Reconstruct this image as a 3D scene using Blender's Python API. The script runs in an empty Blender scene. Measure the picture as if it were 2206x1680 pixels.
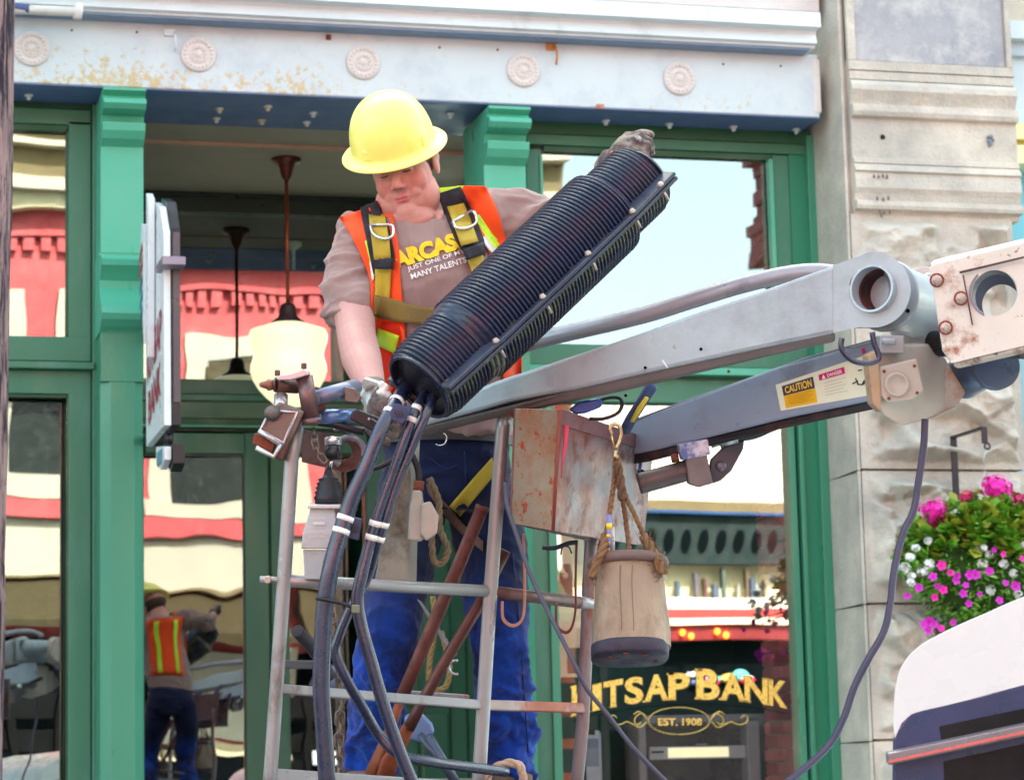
import bpy, bmesh, math, random
import numpy as np
from mathutils import Vector as V, Matrix, noise
random.seed(7)
SC = bpy.context.scene
COL = SC.collection
PI = math.pi
# ------------------------------------------------------------------ camera
FPX = 5755.0                        # focal length in pixels of a 2206 x 1680 picture
CAMLOC = V((0.0, -12.0, 1.6))
def _axes():
    zx = V((-903, 37340, -FPX)).normalized()            # world up seen from the camera
    xx = V((22200, -350, -FPX)); xx = (xx - zx * xx.dot(zx)).normalized()
    yy = zx.cross(xx).normalized()
    return Matrix((xx, yy, zx))                          # rows: world axes in camera coordinates
CR = _axes()                                             # camera -> world
RIGHT = CR @ V((1, 0, 0)); UP = CR @ V((0, 1, 0)); FWD = CR @ V((0, 0, -1))
cam = bpy.data.cameras.new('camera'); camo = bpy.data.objects.new('camera', cam); COL.objects.link(camo)
camo.matrix_world = Matrix.Translation(CAMLOC) @ CR.to_4x4()
cam.sensor_width = 36.0; cam.lens = FPX / 2206 * 36.0; cam.clip_start = 0.2; cam.clip_end = 500
cam.dof.use_dof = True; cam.dof.focus_distance = 6.6; cam.dof.aperture_fstop = 9.0
SC.camera = camo
# ------------------------------------------------------------------ light
SUN_EL, SUN_AZ = math.radians(50), math.radians(12)     # sun stands behind the bank, whose facade is in open shade
w = bpy.data.worlds.new('World'); SC.world = w; w.use_nodes = True
nt = w.node_tree; bg = nt.nodes['Background']
sky = nt.nodes.new('ShaderNodeTexSky'); sky.sky_type = 'NISHITA'; sky.sun_disc = False
sky.sun_elevation = SUN_EL; sky.sun_rotation = SUN_AZ; sky.dust_density = 3.0; sky.air_density = 1.0; sky.ozone_density = 0.6
hs = nt.nodes.new("ShaderNodeHueSaturation"); hs.inputs["Saturation"].default_value = .72; nt.links.new(sky.outputs[0], hs.inputs["Color"]); tn = nt.nodes.new('ShaderNodeMixRGB'); tn.blend_type = 'MULTIPLY'; tn.inputs[0].default_value = 1; tn.inputs[2].default_value = (.97, 1.03, .87, 1); nt.links.new(hs.outputs[0], tn.inputs[1]); nt.links.new(tn.outputs[0], bg.inputs[0]); bg.inputs[1].default_value = 0.15
sl = bpy.data.lights.new('sun', 'SUN'); sl.energy = 4.0; sl.angle = math.radians(0.5); sl.color = (1, 0.95, 0.88)
so = bpy.data.objects.new('sun', sl); COL.objects.link(so)
sdir = V((math.sin(SUN_AZ) * math.cos(SUN_EL), math.cos(SUN_AZ) * math.cos(SUN_EL), math.sin(SUN_EL)))
so.rotation_euler = sdir.to_track_quat('Z', 'Y').to_euler(); so.location = (0, 30, 40)
vs = SC.view_settings; vs.view_transform = 'Standard'; vs.look = 'None'; vs.gamma = 1.0; vs.use_curve_mapping = False
vs.exposure = 2.8
SC.cycles.max_bounces = 8; SC.cycles.transparent_max_bounces = 12
# ------------------------------------------------------------------ photograph pixel -> point
def ray(u, v):
    return CR @ V(((u - 1103) / FPX, -(v - 840) / FPX, -1.0))
def A(u, v, Y):                                          # on the plane y = Y
    d = ray(u, v); return CAMLOC + d * ((Y - CAMLOC.y) / d.y)
def Q(u, v, d):                                          # at depth d along the view axis
    return CAMLOC + ray(u, v) * d
def O(u, v, g, Y=-22.0):                                 # across the street, seen mirrored in a pane at y = g
    p = A(u, v, 2 * g - Y); return V((p.x, 2 * g - p.y, p.z))
def L(r, g, b):
    f = lambda c: (c / 255 / 12.92) if c <= 10 else ((c / 255 + .055) / 1.055) ** 2.4
    return (f(r), f(g), f(b), 1)
# ------------------------------------------------------------------ materials
MATS = {}
def N(t, ty, **kw):
    n = t.nodes.new(ty)
    for k, v_ in kw.items():
        if k.startswith('_'): setattr(n, k[1:], v_)
        else: n.inputs[k.replace('__', ' ')].default_value = v_
    return n
def mat(name, col, rough=0.6, metal=0.0, var=0.12, vs_=6.0, stain=None, st_scale=4.0, st_lo=0.55, st_hi=0.7,
        bump=0.0, bscale=40.0, stretch=(1, 1, 1), spec=0.5, emit=None, estr=0.0, stain2=None, st2_scale=10.0, st2_lo=.6, st2_hi=.7,
        sheen=0.0, sss=0.0, coat=0.0, rvar=0.15):
    if name in MATS: return MATS[name]
    m = bpy.data.materials.new(name); m.use_nodes = True; t = m.node_tree
    b = t.nodes['Principled BSDF']
    tc = N(t, 'ShaderNodeTexCoord'); mp = N(t, 'ShaderNodeMapping'); mp.inputs['Scale'].default_value = stretch
    t.links.new(tc.outputs['Object'], mp.inputs['Vector'])
    n1 = N(t, 'ShaderNodeTexNoise', Scale=vs_, Detail=8.0, Roughness=0.62); t.links.new(mp.outputs[0], n1.inputs['Vector'])
    hsv = N(t, 'ShaderNodeHueSaturation'); hsv.inputs['Color'].default_value = col
    mr = N(t, 'ShaderNodeMapRange'); mr.inputs['From Min'].default_value = .3; mr.inputs['From Max'].default_value = .7
    mr.inputs['To Min'].default_value = 1 - var; mr.inputs['To Max'].default_value = 1 + var
    t.links.new(n1.outputs['Fac'], mr.inputs['Value']); t.links.new(mr.outputs[0], hsv.inputs['Value'])
    out = hsv.outputs[0]
    def addstain(out, c, sc, lo, hi, seed):
        n2 = N(t, 'ShaderNodeTexNoise', Scale=sc, Detail=10.0, Roughness=0.7); n2.noise_dimensions = '4D'; n2.inputs['W'].default_value = seed
        t.links.new(mp.outputs[0], n2.inputs['Vector'])
        r2 = N(t, 'ShaderNodeMapRange'); r2.inputs['From Min'].default_value = lo; r2.inputs['From Max'].default_value = hi
        t.links.new(n2.outputs['Fac'], r2.inputs['Value'])
        mx = N(t, 'ShaderNodeMixRGB'); mx.inputs[2].default_value = c
        t.links.new(r2.outputs[0], mx.inputs[0]); t.links.new(out, mx.inputs[1]); return mx.outputs[0]
    if stain: out = addstain(out, stain, st_scale, st_lo, st_hi, 1.3)
    if stain2: out = addstain(out, stain2, st2_scale, st2_lo, st2_hi, 7.7)
    t.links.new(out, b.inputs['Base Color'])
    b.inputs['Roughness'].default_value = rough; b.inputs['Metallic'].default_value = metal
    if rvar:
        rr = N(t, 'ShaderNodeMapRange'); rr.inputs['From Min'].default_value = .3; rr.inputs['From Max'].default_value = .7
        rr.inputs['To Min'].default_value = max(.02, rough - rvar); rr.inputs['To Max'].default_value = min(1, rough + rvar)
        n4 = N(t, 'ShaderNodeTexNoise', Scale=vs_ * 2.3, Detail=6.0); t.links.new(mp.outputs[0], n4.inputs['Vector'])
        t.links.new(n4.outputs['Fac'], rr.inputs['Value']); t.links.new(rr.outputs[0], b.inputs['Roughness'])
    b.inputs['Specular IOR Level'].default_value = spec
    if sheen: b.inputs['Sheen Weight'].default_value = sheen
    if coat: b.inputs['Coat Weight'].default_value = coat; b.inputs['Coat Roughness'].default_value = .15
    if sss:
        b.inputs['Subsurface Weight'].default_value = sss; b.inputs['Subsurface Radius'].default_value = (.01, .004, .002); b.inputs['Subsurface Scale'].default_value = 1.0
    if emit: b.inputs['Emission Color'].default_value = emit; b.inputs['Emission Strength'].default_value = estr
    if bump:
        n3 = N(t, 'ShaderNodeTexNoise', Scale=bscale, Detail=8.0, Roughness=0.6); t.links.new(mp.outputs[0], n3.inputs['Vector'])
        bp = N(t, 'ShaderNodeBump'); bp.inputs['Strength'].default_value = bump; bp.inputs['Distance'].default_value = 0.01
        t.links.new(n3.outputs['Fac'], bp.inputs['Height']); t.links.new(bp.outputs[0], b.inputs['Normal'])
    MATS[name] = m; return m
# ------------------------------------------------------------------ mesh builder
def rotm(axis_from, axis_to):
    return axis_from.rotation_difference(axis_to).to_matrix()
def frame(d):
    d = d.normalized(); h = V((0, 0, 1)) if abs(d.z) < .9 else V((1, 0, 0))
    a = d.cross(h).normalized(); return a, a.cross(d).normalized(), d
class MB:
    def __init__(s): s.v = []; s.f = []; s.sm = []
    def add(s, vs, fs, smooth=False):
        n = len(s.v); s.v += [V(p) for p in vs]; s.f += [tuple(i + n for i in f) for f in fs]; s.sm += [smooth] * len(fs); return s
    def hexa(s, p):      # p[0..3] front ring, p[4..7] back ring
        return s.add(p, [(0, 1, 2, 3), (7, 6, 5, 4), (0, 4, 5, 1), (1, 5, 6, 2), (2, 6, 7, 3), (3, 7, 4, 0)])
    def box(s, a, b):
        x0, x1 = sorted((a[0], b[0])); y0, y1 = sorted((a[1], b[1])); z0, z1 = sorted((a[2], b[2]))
        return s.hexa([(x0, y0, z0), (x1, y0, z0), (x1, y0, z1), (x0, y0, z1), (x0, y1, z0), (x1, y1, z0), (x1, y1, z1), (x0, y1, z1)])
    def obox(s, c, ax, ay, az):   # centre and three half vectors
        c = V(c); P = lambda i, j, k: c + ax * i + ay * j + az * k
        return s.hexa([P(-1, -1, -1), P(1, -1, -1), P(1, -1, 1), P(-1, -1, 1), P(-1, 1, -1), P(1, 1, -1), P(1, 1, 1), P(-1, 1, 1)])
    def prism(s, poly, off):      # polygon (any n) pushed along off
        n = len(poly); off = V(off); vs = [V(p) for p in poly]; vs += [p + off for p in vs]
        fs = [tuple(range(n)), tuple(range(2 * n - 1, n - 1, -1))] + [(i, i + n, (i + 1) % n + n, (i + 1) % n) for i in range(n)]
        return s.add(vs, fs)
    def rings(s, rings, closed=True, cap=True, smooth=True):
        n = len(rings[0]); vs = [p for r in rings for p in r]; fs = []
        m = n if closed else n - 1
        for i in range(len(rings) - 1):
            for j in range(m):
                k = (j + 1) % n; fs.append((i * n + j, i * n + k, (i + 1) * n + k, (i + 1) * n + j))
        s.add(vs, fs, smooth)
        if cap and closed:
            b = len(s.v) - len(vs)
            s.f += [tuple(b + j for j in range(n))[::-1], tuple(b + (len(rings) - 1) * n + j for j in range(n))]; s.sm += [False, False]
        return s
    def tube(s, path, r, n=12, cap=True, flat=1.0, up=None):
        path = [V(p) for p in path]; R = r if hasattr(r, '__len__') else [r] * len(path)
        d = (path[1] - path[0]).normalized(); a, b, _ = frame(d)
        if up is not None: b = (V(up) - d * d.dot(V(up))).normalized(); a = d.cross(b)
        rg = []
        for i, p in enumerate(path):
            if i == 0: t = path[1] - p
            elif i == len(path) - 1: t = p - path[i - 1]
            else: t = (path[i + 1] - path[i - 1])
            t.normalize(); q = d.rotation_difference(t); a = q @ a; b = q @ b; d = t
            rg.append([p + a * (R[i] * math.cos(2 * PI * j / n)) + b * (R[i] * flat * math.sin(2 * PI * j / n)) for j in range(n)])
        return s.rings(rg, cap=cap)
    def cyl(s, a, b, r, n=16, r2=None, cap=True): return s.tube([a, b], [r, r if r2 is None else r2], n, cap)
    def lathe(s, prof, o, ax, n=24, cap=True, smooth=True):   # prof (radius, height)
        a, b, d = frame(V(ax)); o = V(o)
        return s.rings([[o + d * h + a * (max(r, 1e-4) * math.cos(2 * PI * j / n)) + b * (max(r, 1e-4) * math.sin(2 * PI * j / n)) for j in range(n)] for r, h in prof], cap=cap, smooth=smooth)
    def pipe(s, a, b, ro, ri, n=32):      # open pipe with wall
        a = V(a); b = V(b); e1, e2, d = frame(b - a); C = lambda o, r: [o + e1 * (r * math.cos(2 * PI * j / n)) + e2 * (r * math.sin(2 * PI * j / n)) for j in range(n)]
        return s.rings([C(a, ri), C(a, ro), C(b, ro), C(b, ri), C(a, ri)], cap=False, smooth=False)
    def ell(s, c, rx, ry=None, rz=None, n=14, R=None):
        ry = rx if ry is None else ry; rz = rx if rz is None else rz; c = V(c); R = R or Matrix.Identity(3)
        rg = []
        for i in range(n // 2 + 1):
            th = PI * i / (n // 2); st, ct = max(math.sin(th), 1e-3), math.cos(th)
            rg.append([c + R @ V((rx * st * math.cos(2 * PI * j / n), ry * st * math.sin(2 * PI * j / n), -rz * ct)) for j in range(n)])
        return s.rings(rg)
    def torus(s, c, ax, R, r, n=24, m=8, a0=0, a1=2 * PI):
        a, b, d = frame(V(ax)); c = V(c); full = abs(a1 - a0 - 2 * PI) < 1e-6
        rg = []
        for i in range(n + 1):
            t = a0 + (a1 - a0) * i / n; e = a * math.cos(t) + b * math.sin(t)
            rg.append([c + e * (R + r * math.cos(2 * PI * j / m)) + d * (r * math.sin(2 * PI * j / m)) for j in range(m)])
        return s.rings(rg, cap=not full)
    def ribbon(s, path, w, nrm, t=.003):   # flat strap following path, w = width vector(s), nrm = thickness dir
        path = [V(p) for p in path]; rg = []
        for i, p in enumerate(path):
            ww = V(w[i]) if isinstance(w, list) else V(w); nn = (V(nrm[i]) if isinstance(nrm, list) else V(nrm)) * t
            rg.append([p - ww / 2 - nn / 2, p + ww / 2 - nn / 2, p + ww / 2 + nn / 2, p - ww / 2 + nn / 2])
        return s.rings(rg, smooth=False)
    def fix(s, me):
        bm = bmesh.new(); bm.from_mesh(me); bmesh.ops.recalc_face_normals(bm, faces=bm.faces); bm.to_mesh(me); bm.free()
    def build(s, name, m, parent=None, bevel=0.0, local=None):
        """local: own origin for the piece (mesh is stored round it); otherwise the origin of the parent thing"""
        o0 = V((0, 0, 0))
        if parent is not None: o0 = world_of(parent)
        org = V(local) if local is not None else o0
        me = bpy.data.meshes.new(name)
        me.from_pydata([tuple(p - org) for p in s.v], [], s.f); me.update()
        for p, sm in zip(me.polygons, s.sm): p.use_smooth = sm
        s.fix(me); me.materials.append(m)
        o = bpy.data.objects.new(name, me); COL.objects.link(o); o.location = org - o0; o.parent = parent
        if bevel: 
            bv = o.modifiers.new('bevel', 'BEVEL'); bv.width = bevel; bv.segments = 2; bv.limit_method = 'ANGLE'; bv.angle_limit = .7
            bv.harden_normals = False
        return o
def world_of(o):
    p = V(o.location); q = o.parent
    while q is not None: p += q.location; q = q.parent
    return p
def thing(name, label, cat, loc, group=None, kind=None):
    o = bpy.data.objects.new(name, None); COL.objects.link(o); o.location = loc; o.empty_display_size = .1
    return tag(o, label, cat, group, kind)
def tag(o, label=None, cat=None, group=None, kind=None):
    if label: o['label'] = label
    if cat: o['category'] = cat
    if group: o['group'] = group
    if kind: o['kind'] = kind
    return o
def copy_at(o, loc, parent=None):
    c = o.copy(); COL.objects.link(c); c.parent = parent if parent is not None else o.parent; c.location = loc; return c
def fbox(m, u0, v0, u1, v1, Y, th, vm=None):
    """box whose front face covers the picture rectangle u0..u1 x v0..v1 on plane y = Y and is th deep"""
    vm = (v0 + v1) / 2 if vm is None else vm; um = (u0 + u1) / 2
    return m.box((A(u0, vm, Y).x, Y, A(um, v1, Y).z), (A(u1, vm, Y).x, Y + th, A(um, v0, Y).z))
def mould(m, x0, x1, prof):
    """prof: list of (z, y); extruded along x, closed at the back by its own outline"""
    a = [V((x0, y, z)) for z, y in prof]; return m.prism(a, V((x1 - x0, 0, 0)))
def smooth_path(pts, k=6):
    pts = [V(p) for p in pts]; out = []
    P = [pts[0] * 2 - pts[1]] + pts + [pts[-1] * 2 - pts[-2]]
    for i in range(1, len(P) - 2):
        for j in range(k):
            t = j / k; a, b, c, d = P[i - 1], P[i], P[i + 1], P[i + 2]
            out.append(0.5 * ((2 * b) + (c - a) * t + (2 * a - 5 * b + 4 * c - d) * t * t + (-a + 3 * b - 3 * c + d) * t ** 3))
    out.append(pts[-1]); return out
_fc = {}
def text_mb(txt, size=1.0, font_off=0.0, shear=0.0, depth=0.0):
    cu = bpy.data.curves.new('t', 'FONT'); cu.body = txt; cu.size = size; cu.offset = font_off; cu.shear = shear; cu.extrude = depth; cu.resolution_u = 4
    cu.align_x = 'LEFT'
    o = bpy.data.objects.new('t', cu); COL.objects.link(o); dg = bpy.context.evaluated_depsgraph_get()
    me = bpy.data.meshes.new_from_object(o.evaluated_get(dg)); vs = [V(v_.co) for v_ in me.vertices]; fs = [tuple(p.vertices) for p in me.polygons]
    bpy.data.objects.remove(o); bpy.data.curves.remove(cu); bpy.data.meshes.remove(me)
    return vs, fs
def text_on(m, txt, fn, w, h, **kw):
    """text fitted to the unit rectangle 0..1 x 0..1, mapped by fn(s, t) -> point"""
    vs, fs = text_mb(txt, **kw)
    x0 = min(p.x for p in vs); x1 = max(p.x for p in vs); y0 = min(p.y for p in vs); y1 = max(p.y for p in vs)
    m.add([fn((p.x - x0) / (x1 - x0), (p.y - y0) / (y1 - y0)) for p in vs], fs); return m
# ------------------------------------------------------------------ paints and surfaces
M = {}
M['white'] = mat('white_paint', L(222, 232, 236), .5, var=.05, vs_=3, stain=L(196, 205, 205), st_scale=7, st_lo=.55, st_hi=.75, bump=.08)
M['lintel'] = mat('pale_blue_paint', L(204, 216, 220), .5, var=.05, vs_=2.5, stain=L(176, 190, 202), st_scale=3.2, st_lo=.5, st_hi=.75, bump=.15, bscale=25)
M['blueshadow'] = mat('underside_shade_blue', L(120, 140, 165), .55, var=.08, vs_=5, stain=L(80, 80, 85), st_scale=16, st_lo=.62, st_hi=.7)  # cornice underside shade put into the colour; dark specks are dirt
M['soffit'] = mat('shaded_pale_blue_paint', L(92, 114, 158), .55, var=.06, vs_=3)  # pale blue paint darkened, soffit shade put into the colour
M['rosette'] = mat('cream_plaster', L(222, 216, 212), .6, var=.06, vs_=20, stain=L(190, 160, 120), st_scale=22, st_lo=.58, st_hi=.72, bump=.2, bscale=60)
M['green'] = mat('green_paint', L(56, 118, 92), .42, var=.07, vs_=2.2, stretch=(1, 1, .3), bump=.06, bscale=20, stain=L(84, 132, 122), st_scale=5, st_lo=.5, st_hi=.75, stain2=L(150, 176, 156), st2_scale=40, st2_lo=.72, st2_hi=.74)
M['mint'] = mat('mint_green_paint', L(80, 174, 144), .4, var=.05, vs_=3, stretch=(1, 1, .4), bump=.04, bscale=20)
M['darkgreen'] = mat('dark_green_paint', L(24, 82, 50), .42, var=.08, vs_=3, bump=.04)
M['seagreen'] = mat('sea_green_paint', L(60, 136, 108), .38, var=.05, vs_=2, stretch=(1, 1, .3))
M['blackgreen'] = mat('black_green_paint', L(26, 50, 42), .4, var=.08)
M['stone'] = mat('limestone', L(214, 206, 192), .88, var=.15, vs_=5.0, stain=L(174, 170, 162), st_scale=1.9, st_lo=.42, st_hi=.66, bump=.8, bscale=55,
                 stain2=L(176, 154, 130), st2_scale=6, st2_lo=.58, st2_hi=.78)
M['stone_dark'] = mat('weathered_limestone', L(172, 172, 176), .88, var=.1, vs_=2.5, stain=L(150, 152, 160), st_scale=2.4, st_lo=.45, st_hi=.65, bump=.4, bscale=30, stain2=L(204, 204, 200), st2_scale=3, st2_lo=.5, st2_hi=.65)
M['pinkstone'] = mat('pink_concrete', L(210, 200, 196), .85, var=.06, vs_=5, bump=.3)
M['ceiling'] = mat('beige_ceiling_paint', L(166, 156, 140), .7, var=.06, vs_=2, stain=L(140, 112, 90), st_scale=8, st_lo=.66, st_hi=.72, bump=.1)
M['brick'] = mat('brown_brick', L(206, 108, 104), .85, var=.25, vs_=4, stain=L(150, 92, 92), st_scale=9, st_lo=.5, st_hi=.7, bump=.4, bscale=50)
M['mortar'] = mat('mortar', L(190, 176, 170), .9, var=.1, vs_=12, bump=.3)
M['brick_red'] = mat('red_painted_brick', (.48, .075, .08, 1), .8, var=.1, vs_=2, stain=(.56, .16, .155, 1), st_scale=2.5, st_lo=.5, st_hi=.75, bump=.4, bscale=14)
M['cream'] = mat('cream_paint', (.44, .41, .32, 1), .6, var=.06, vs_=2)
M['paleyellow'] = mat('pale_yellow_paint', (.58, .54, .34, 1), .6, var=.05, vs_=2)
M['gold_awning'] = mat('ochre_awning', (.036, .025, .004, 1), .8, var=.1, vs_=3)
M['brownmould'] = mat('brown_moulding', (.16, .12, .05, 1), .7, var=.12)
M['dark'] = mat('dark_interior', (.003, .005, .006, 1), .9, var=.1, spec=.03)
M['darkroom'] = mat('dark_green_wall', L(16, 82, 68), .6, var=.12, vs_=1.5, spec=.1)
M['gold'] = mat('gold_leaf', (.85, .58, .14, 1), .32, metal=.85, var=.15, vs_=14)
M['goldpaint'] = mat('gold_leaf_flat', (.85, .62, .14, 1), .34, metal=.5, var=.2, vs_=25)
M['rust'] = mat('rust', L(120, 62, 42), .85, var=.25, vs_=18, stain=L(84, 42, 38), st_scale=30, bump=.4, bscale=120)
M['asphalt'] = mat('asphalt', (.05, .05, .052, 1), .9, var=.15, vs_=3, bump=.4, bscale=200)
M['pavement'] = mat('pavement', (.32, .31, .29, 1), .85, var=.1, vs_=2, bump=.3, bscale=80)
M['blind'] = mat('white_blind', (.5, .52, .42, 1), .7, var=.03)
M['ironwork'] = mat('dark_iron', L(52, 46, 52), .5, var=.15, vs_=12, metal=.3)
M['steel'] = mat('worn_grey_steel', L(150, 158, 164), .42, metal=.35, var=.1, vs_=5, stain=L(116, 116, 122), st_scale=4, st_lo=.5, st_hi=.72,
                 stain2=L(140, 96, 66), st2_scale=14, st2_lo=.68, st2_hi=.76, bump=.12, bscale=30)
# lintel weathering: ochre rust in the lower half of the girder
def lintel_rust():
    m = M['lintel']; t = m.node_tree; b = t.nodes['Principled BSDF']; src = b.inputs['Base Color'].links[0].from_socket
    g = N(t, 'ShaderNodeNewGeometry'); sp = N(t, 'ShaderNodeSeparateXYZ'); t.links.new(g.outputs['Position'], sp.inputs[0])
    n = N(t, 'ShaderNodeTexNoise', Scale=22.0, Detail=8.0, Roughness=.7); t.links.new(g.outputs['Position'], n.inputs['Vector'])
    n2 = N(t, 'ShaderNodeTexNoise', Scale=1.9, Detail=2.0); t.links.new(g.outputs['Position'], n2.inputs['Vector'])
    z = N(t, 'ShaderNodeMapRange'); z.inputs['From Min'].default_value = 5.16; z.inputs['From Max'].default_value = 4.95
    z.inputs['To Min'].default_value = -.12; z.inputs['To Max'].default_value = .05; t.links.new(sp.outputs['Z'], z.inputs['Value'])
    x = N(t, 'ShaderNodeMapRange'); x.inputs['From Min'].default_value = .9; x.inputs['From Max'].default_value = 3.3
    x.inputs['To Min'].default_value = .085; x.inputs['To Max'].default_value = -.05; t.links.new(sp.outputs['X'], x.inputs['Value'])
    a1 = N(t, 'ShaderNodeMath', _operation='ADD'); t.links.new(z.outputs[0], a1.inputs[0]); t.links.new(n.outputs['Fac'], a1.inputs[1])
    a2 = N(t, 'ShaderNodeMath', _operation='ADD'); t.links.new(a1.outputs[0], a2.inputs[0]); t.links.new(x.outputs[0], a2.inputs[1])
    a4 = N(t, 'ShaderNodeMath', _operation='MULTIPLY_ADD'); a4.inputs[1].default_value = .35; a4.inputs[2].default_value = -.175; t.links.new(n2.outputs['Fac'], a4.inputs[0])
    a3 = N(t, 'ShaderNodeMath', _operation='ADD'); t.links.new(a2.outputs[0], a3.inputs[0]); t.links.new(a4.outputs[0], a3.inputs[1])
    r = N(t, 'ShaderNodeMapRange'); r.inputs['From Min'].default_value = .57; r.inputs['From Max'].default_value = .66; r.inputs['To Max'].default_value = .75
    t.links.new(a3.outputs[0], r.inputs['Value'])
    mx = N(t, 'ShaderNodeMixRGB'); mx.inputs[2].default_value = L(202, 170, 96); t.links.new(r.outputs[0], mx.inputs[0]); t.links.new(src, mx.inputs[1])
    t.links.new(mx.outputs[0], b.inputs['Base Color'])
lintel_rust()
def glassmat(name, refl, tint=(1, 1, 1, 1), wav=.02, wscale=1.5, rough=0.0):
    m = bpy.data.materials.new(name); m.use_nodes = True; t = m.node_tree; t.nodes.clear()
    o = N(t, 'ShaderNodeOutputMaterial'); mix = N(t, 'ShaderNodeMixShader'); gl = N(t, 'ShaderNodeBsdfGlossy'); tr = N(t, 'ShaderNodeBsdfTransparent')
    gl.inputs['Roughness'].default_value = rough; gl.inputs['Color'].default_value = (1, 1, 1, 1); tr.inputs['Color'].default_value = tint
    mix.inputs[0].default_value = refl
    g = N(t, 'ShaderNodeNewGeometry'); n = N(t, 'ShaderNodeTexNoise', Scale=wscale, Detail=1.0); t.links.new(g.outputs['Position'], n.inputs['Vector'])
    bp = N(t, 'ShaderNodeBump'); bp.inputs['Strength'].default_value = 1.0; bp.inputs['Distance'].default_value = wav
    t.links.new(n.outputs['Fac'], bp.inputs['Height']); t.links.new(bp.outputs[0], gl.inputs['Normal'])
    t.links.new(tr.outputs[0], mix.inputs[1]); t.links.new(gl.outputs[0], mix.inputs[2]); t.links.new(mix.outputs[0], o.inputs[0]); return m
M['glass'] = glassmat('old_window_glass', .20, (.75, .85, .82, 1), wav=.0011, wscale=2.0)
M['doorglass'] = glassmat('door_glass', .20, (.6, .6, .6, 1), wav=.0011, wscale=2.5)
# ------------------------------------------------------------------ ground
g = MB(); g.add([(-60, -7.4, 0), (70, -7.4, 0), (70, -60, 0), (-60, -60, 0)], [(0, 1, 2, 3)]); tag(g.build('road', M['asphalt']), kind='structure')
g = MB(); g.box((-60, -4.2, -.2), (70, 60, .14)); tag(g.build('pavement', M['pavement'], bevel=.01), kind='structure')
g = MB(); g.box((-60, -21.95, -.2), (70, -19, .14)); tag(g.build('far_pavement', M['pavement'], bevel=.01), kind='structure')
g = MB(); g.box((-60, -7.4, -.3), (70, -4.2, -.004)); tag(g.build('parking_lane', M['asphalt']), kind='structure')
# ------------------------------------------------------------------ the bank building
BK = thing('bank_building', 'green and white storefront of the old bank with stone pier, seen behind the worker', 'building', (3, 0, 0))
ZL = A(900, 215, 0).z                                    # underside of the girder
ZL = 4.895
XP = A(1768, 150, 0).x                                   # where the girder meets the stone pier
xl = -6.0
def zc(v, Y, u=1700): return A(u, v, Y).z
Ya, Yb, Yc = -.2, -.14, -.11
c = MB()
mould(c, xl, A(1768, 45, Ya).x, [(zc(24, Ya), 0), (zc(24, Ya), Ya), (zc(55, Ya), Ya), (zc(55, Ya) - .003, Yb), (zc(60, Yb), Yb), (zc(72, Yb), Yb + .012), (zc(91, Yb), Yb), (zc(92, Yb) - .003, Yc), (zc(101, Yc), Yc), (zc(101, Yc), 0)])
c.build('cornice', M['white'], BK)
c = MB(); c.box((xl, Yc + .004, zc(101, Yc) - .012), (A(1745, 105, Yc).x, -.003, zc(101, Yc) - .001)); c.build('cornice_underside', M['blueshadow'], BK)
xr = A(1764, 200, 0).x
c = MB(); c.box((xl, 0, ZL), (xr, .1, zc(101, Yc))); LI = c.build('lintel', M['lintel'], BK, bevel=.006)
# torn end of the girder facing the pier
c = MB(); c.box((xr - .03, -.004, ZL + .02), (xr + .012, .08, zc(125, 0))); c.build('girder_end_plate', M['rosette'], BK, bevel=.01)
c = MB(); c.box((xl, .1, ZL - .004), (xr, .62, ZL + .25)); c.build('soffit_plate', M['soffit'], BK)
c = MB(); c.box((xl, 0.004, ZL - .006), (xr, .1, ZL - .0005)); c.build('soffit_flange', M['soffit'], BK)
# rosettes on the lintel
def rosette_mb():
    m = MB(); o = V((0, 0, 0)); ax = (0, -1, 0)
    m.lathe([(.083, 0), (.083, .008), (.078, .016), (.066, .017), (.055, .012), (.044, .010), (.041, .017), (.035, .019), (.028, .012), (.02, .014), (.013, .024), (.004, .027)], o, ax, 40)
    for i in range(20):
        a = 2 * PI * i / 20; m.ell((.064 * math.cos(a), -.0165, .064 * math.sin(a)), .0085, .006, .0085, 8)
    for i in range(10):
        a = 2 * PI * (i + .5) / 10; m.ell((.030 * math.cos(a), -.018, .030 * math.sin(a)), .0065, .006, .0065, 6)
    return m
r0 = None
for (u, v) in ((68, 106), (427, 118.5), (782, 136), (1127, 152.5), (1463, 170.5), (-290, 92)):
    p = A(u, v, 0); 
    if r0 is None: r0 = rosette_mb().build('rosette', M['rosette'], LI, local=V((0, 0, 0)))
    o = r0 if u == 68 else copy_at(r0, p, LI)
    o.location = p - world_of(LI); o.rotation_euler = (0, random.uniform(0, 6), 0)
# small iron fixings on the girder
def fixing(u, v, w, h, m_, nm='iron_clip', hook=True):
    p = A(u, v, 0); m = MB(); m.box((p.x - w / 2, -.016, p.z - h / 2), (p.x + w / 2, -.001, p.z + h / 2)); m.ell((p.x - w * .2, -.018, p.z), .008, n=8)
    if hook: m.tube([(p.x + w * .4, -.02, p.z), (p.x + w * .45, -.04, p.z - .03), (p.x + w * .5, -.03, p.z - .06), (p.x + w * .45, -.02, p.z - .09)], .0055, 6)
    m.build(nm, m_, LI)
fixing(365, 72, .05, .03, M['white']); fixing(1186, 103, .045, .03, mat('orange_rust', L(196, 130, 70), .8, var=.2, vs_=30)); fixing(707, 82, .022, .022, M['rust'], hook=False)
fixing(1292, 231, .035, .022, mat('pink_rust', L(200, 140, 120), .8), hook=False)
for (u, v) in ((155, 66), (295, 70), (947, 103), (1072, 108), (1558, 139), (1682, 143)):
    p = A(u, v, 0); m = MB(); m.lathe([(.006, 0), (.005, .004), (.001, .006)], p, (0, -1, 0), 8); m.build('nail_head', M['rust'], LI)
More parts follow.
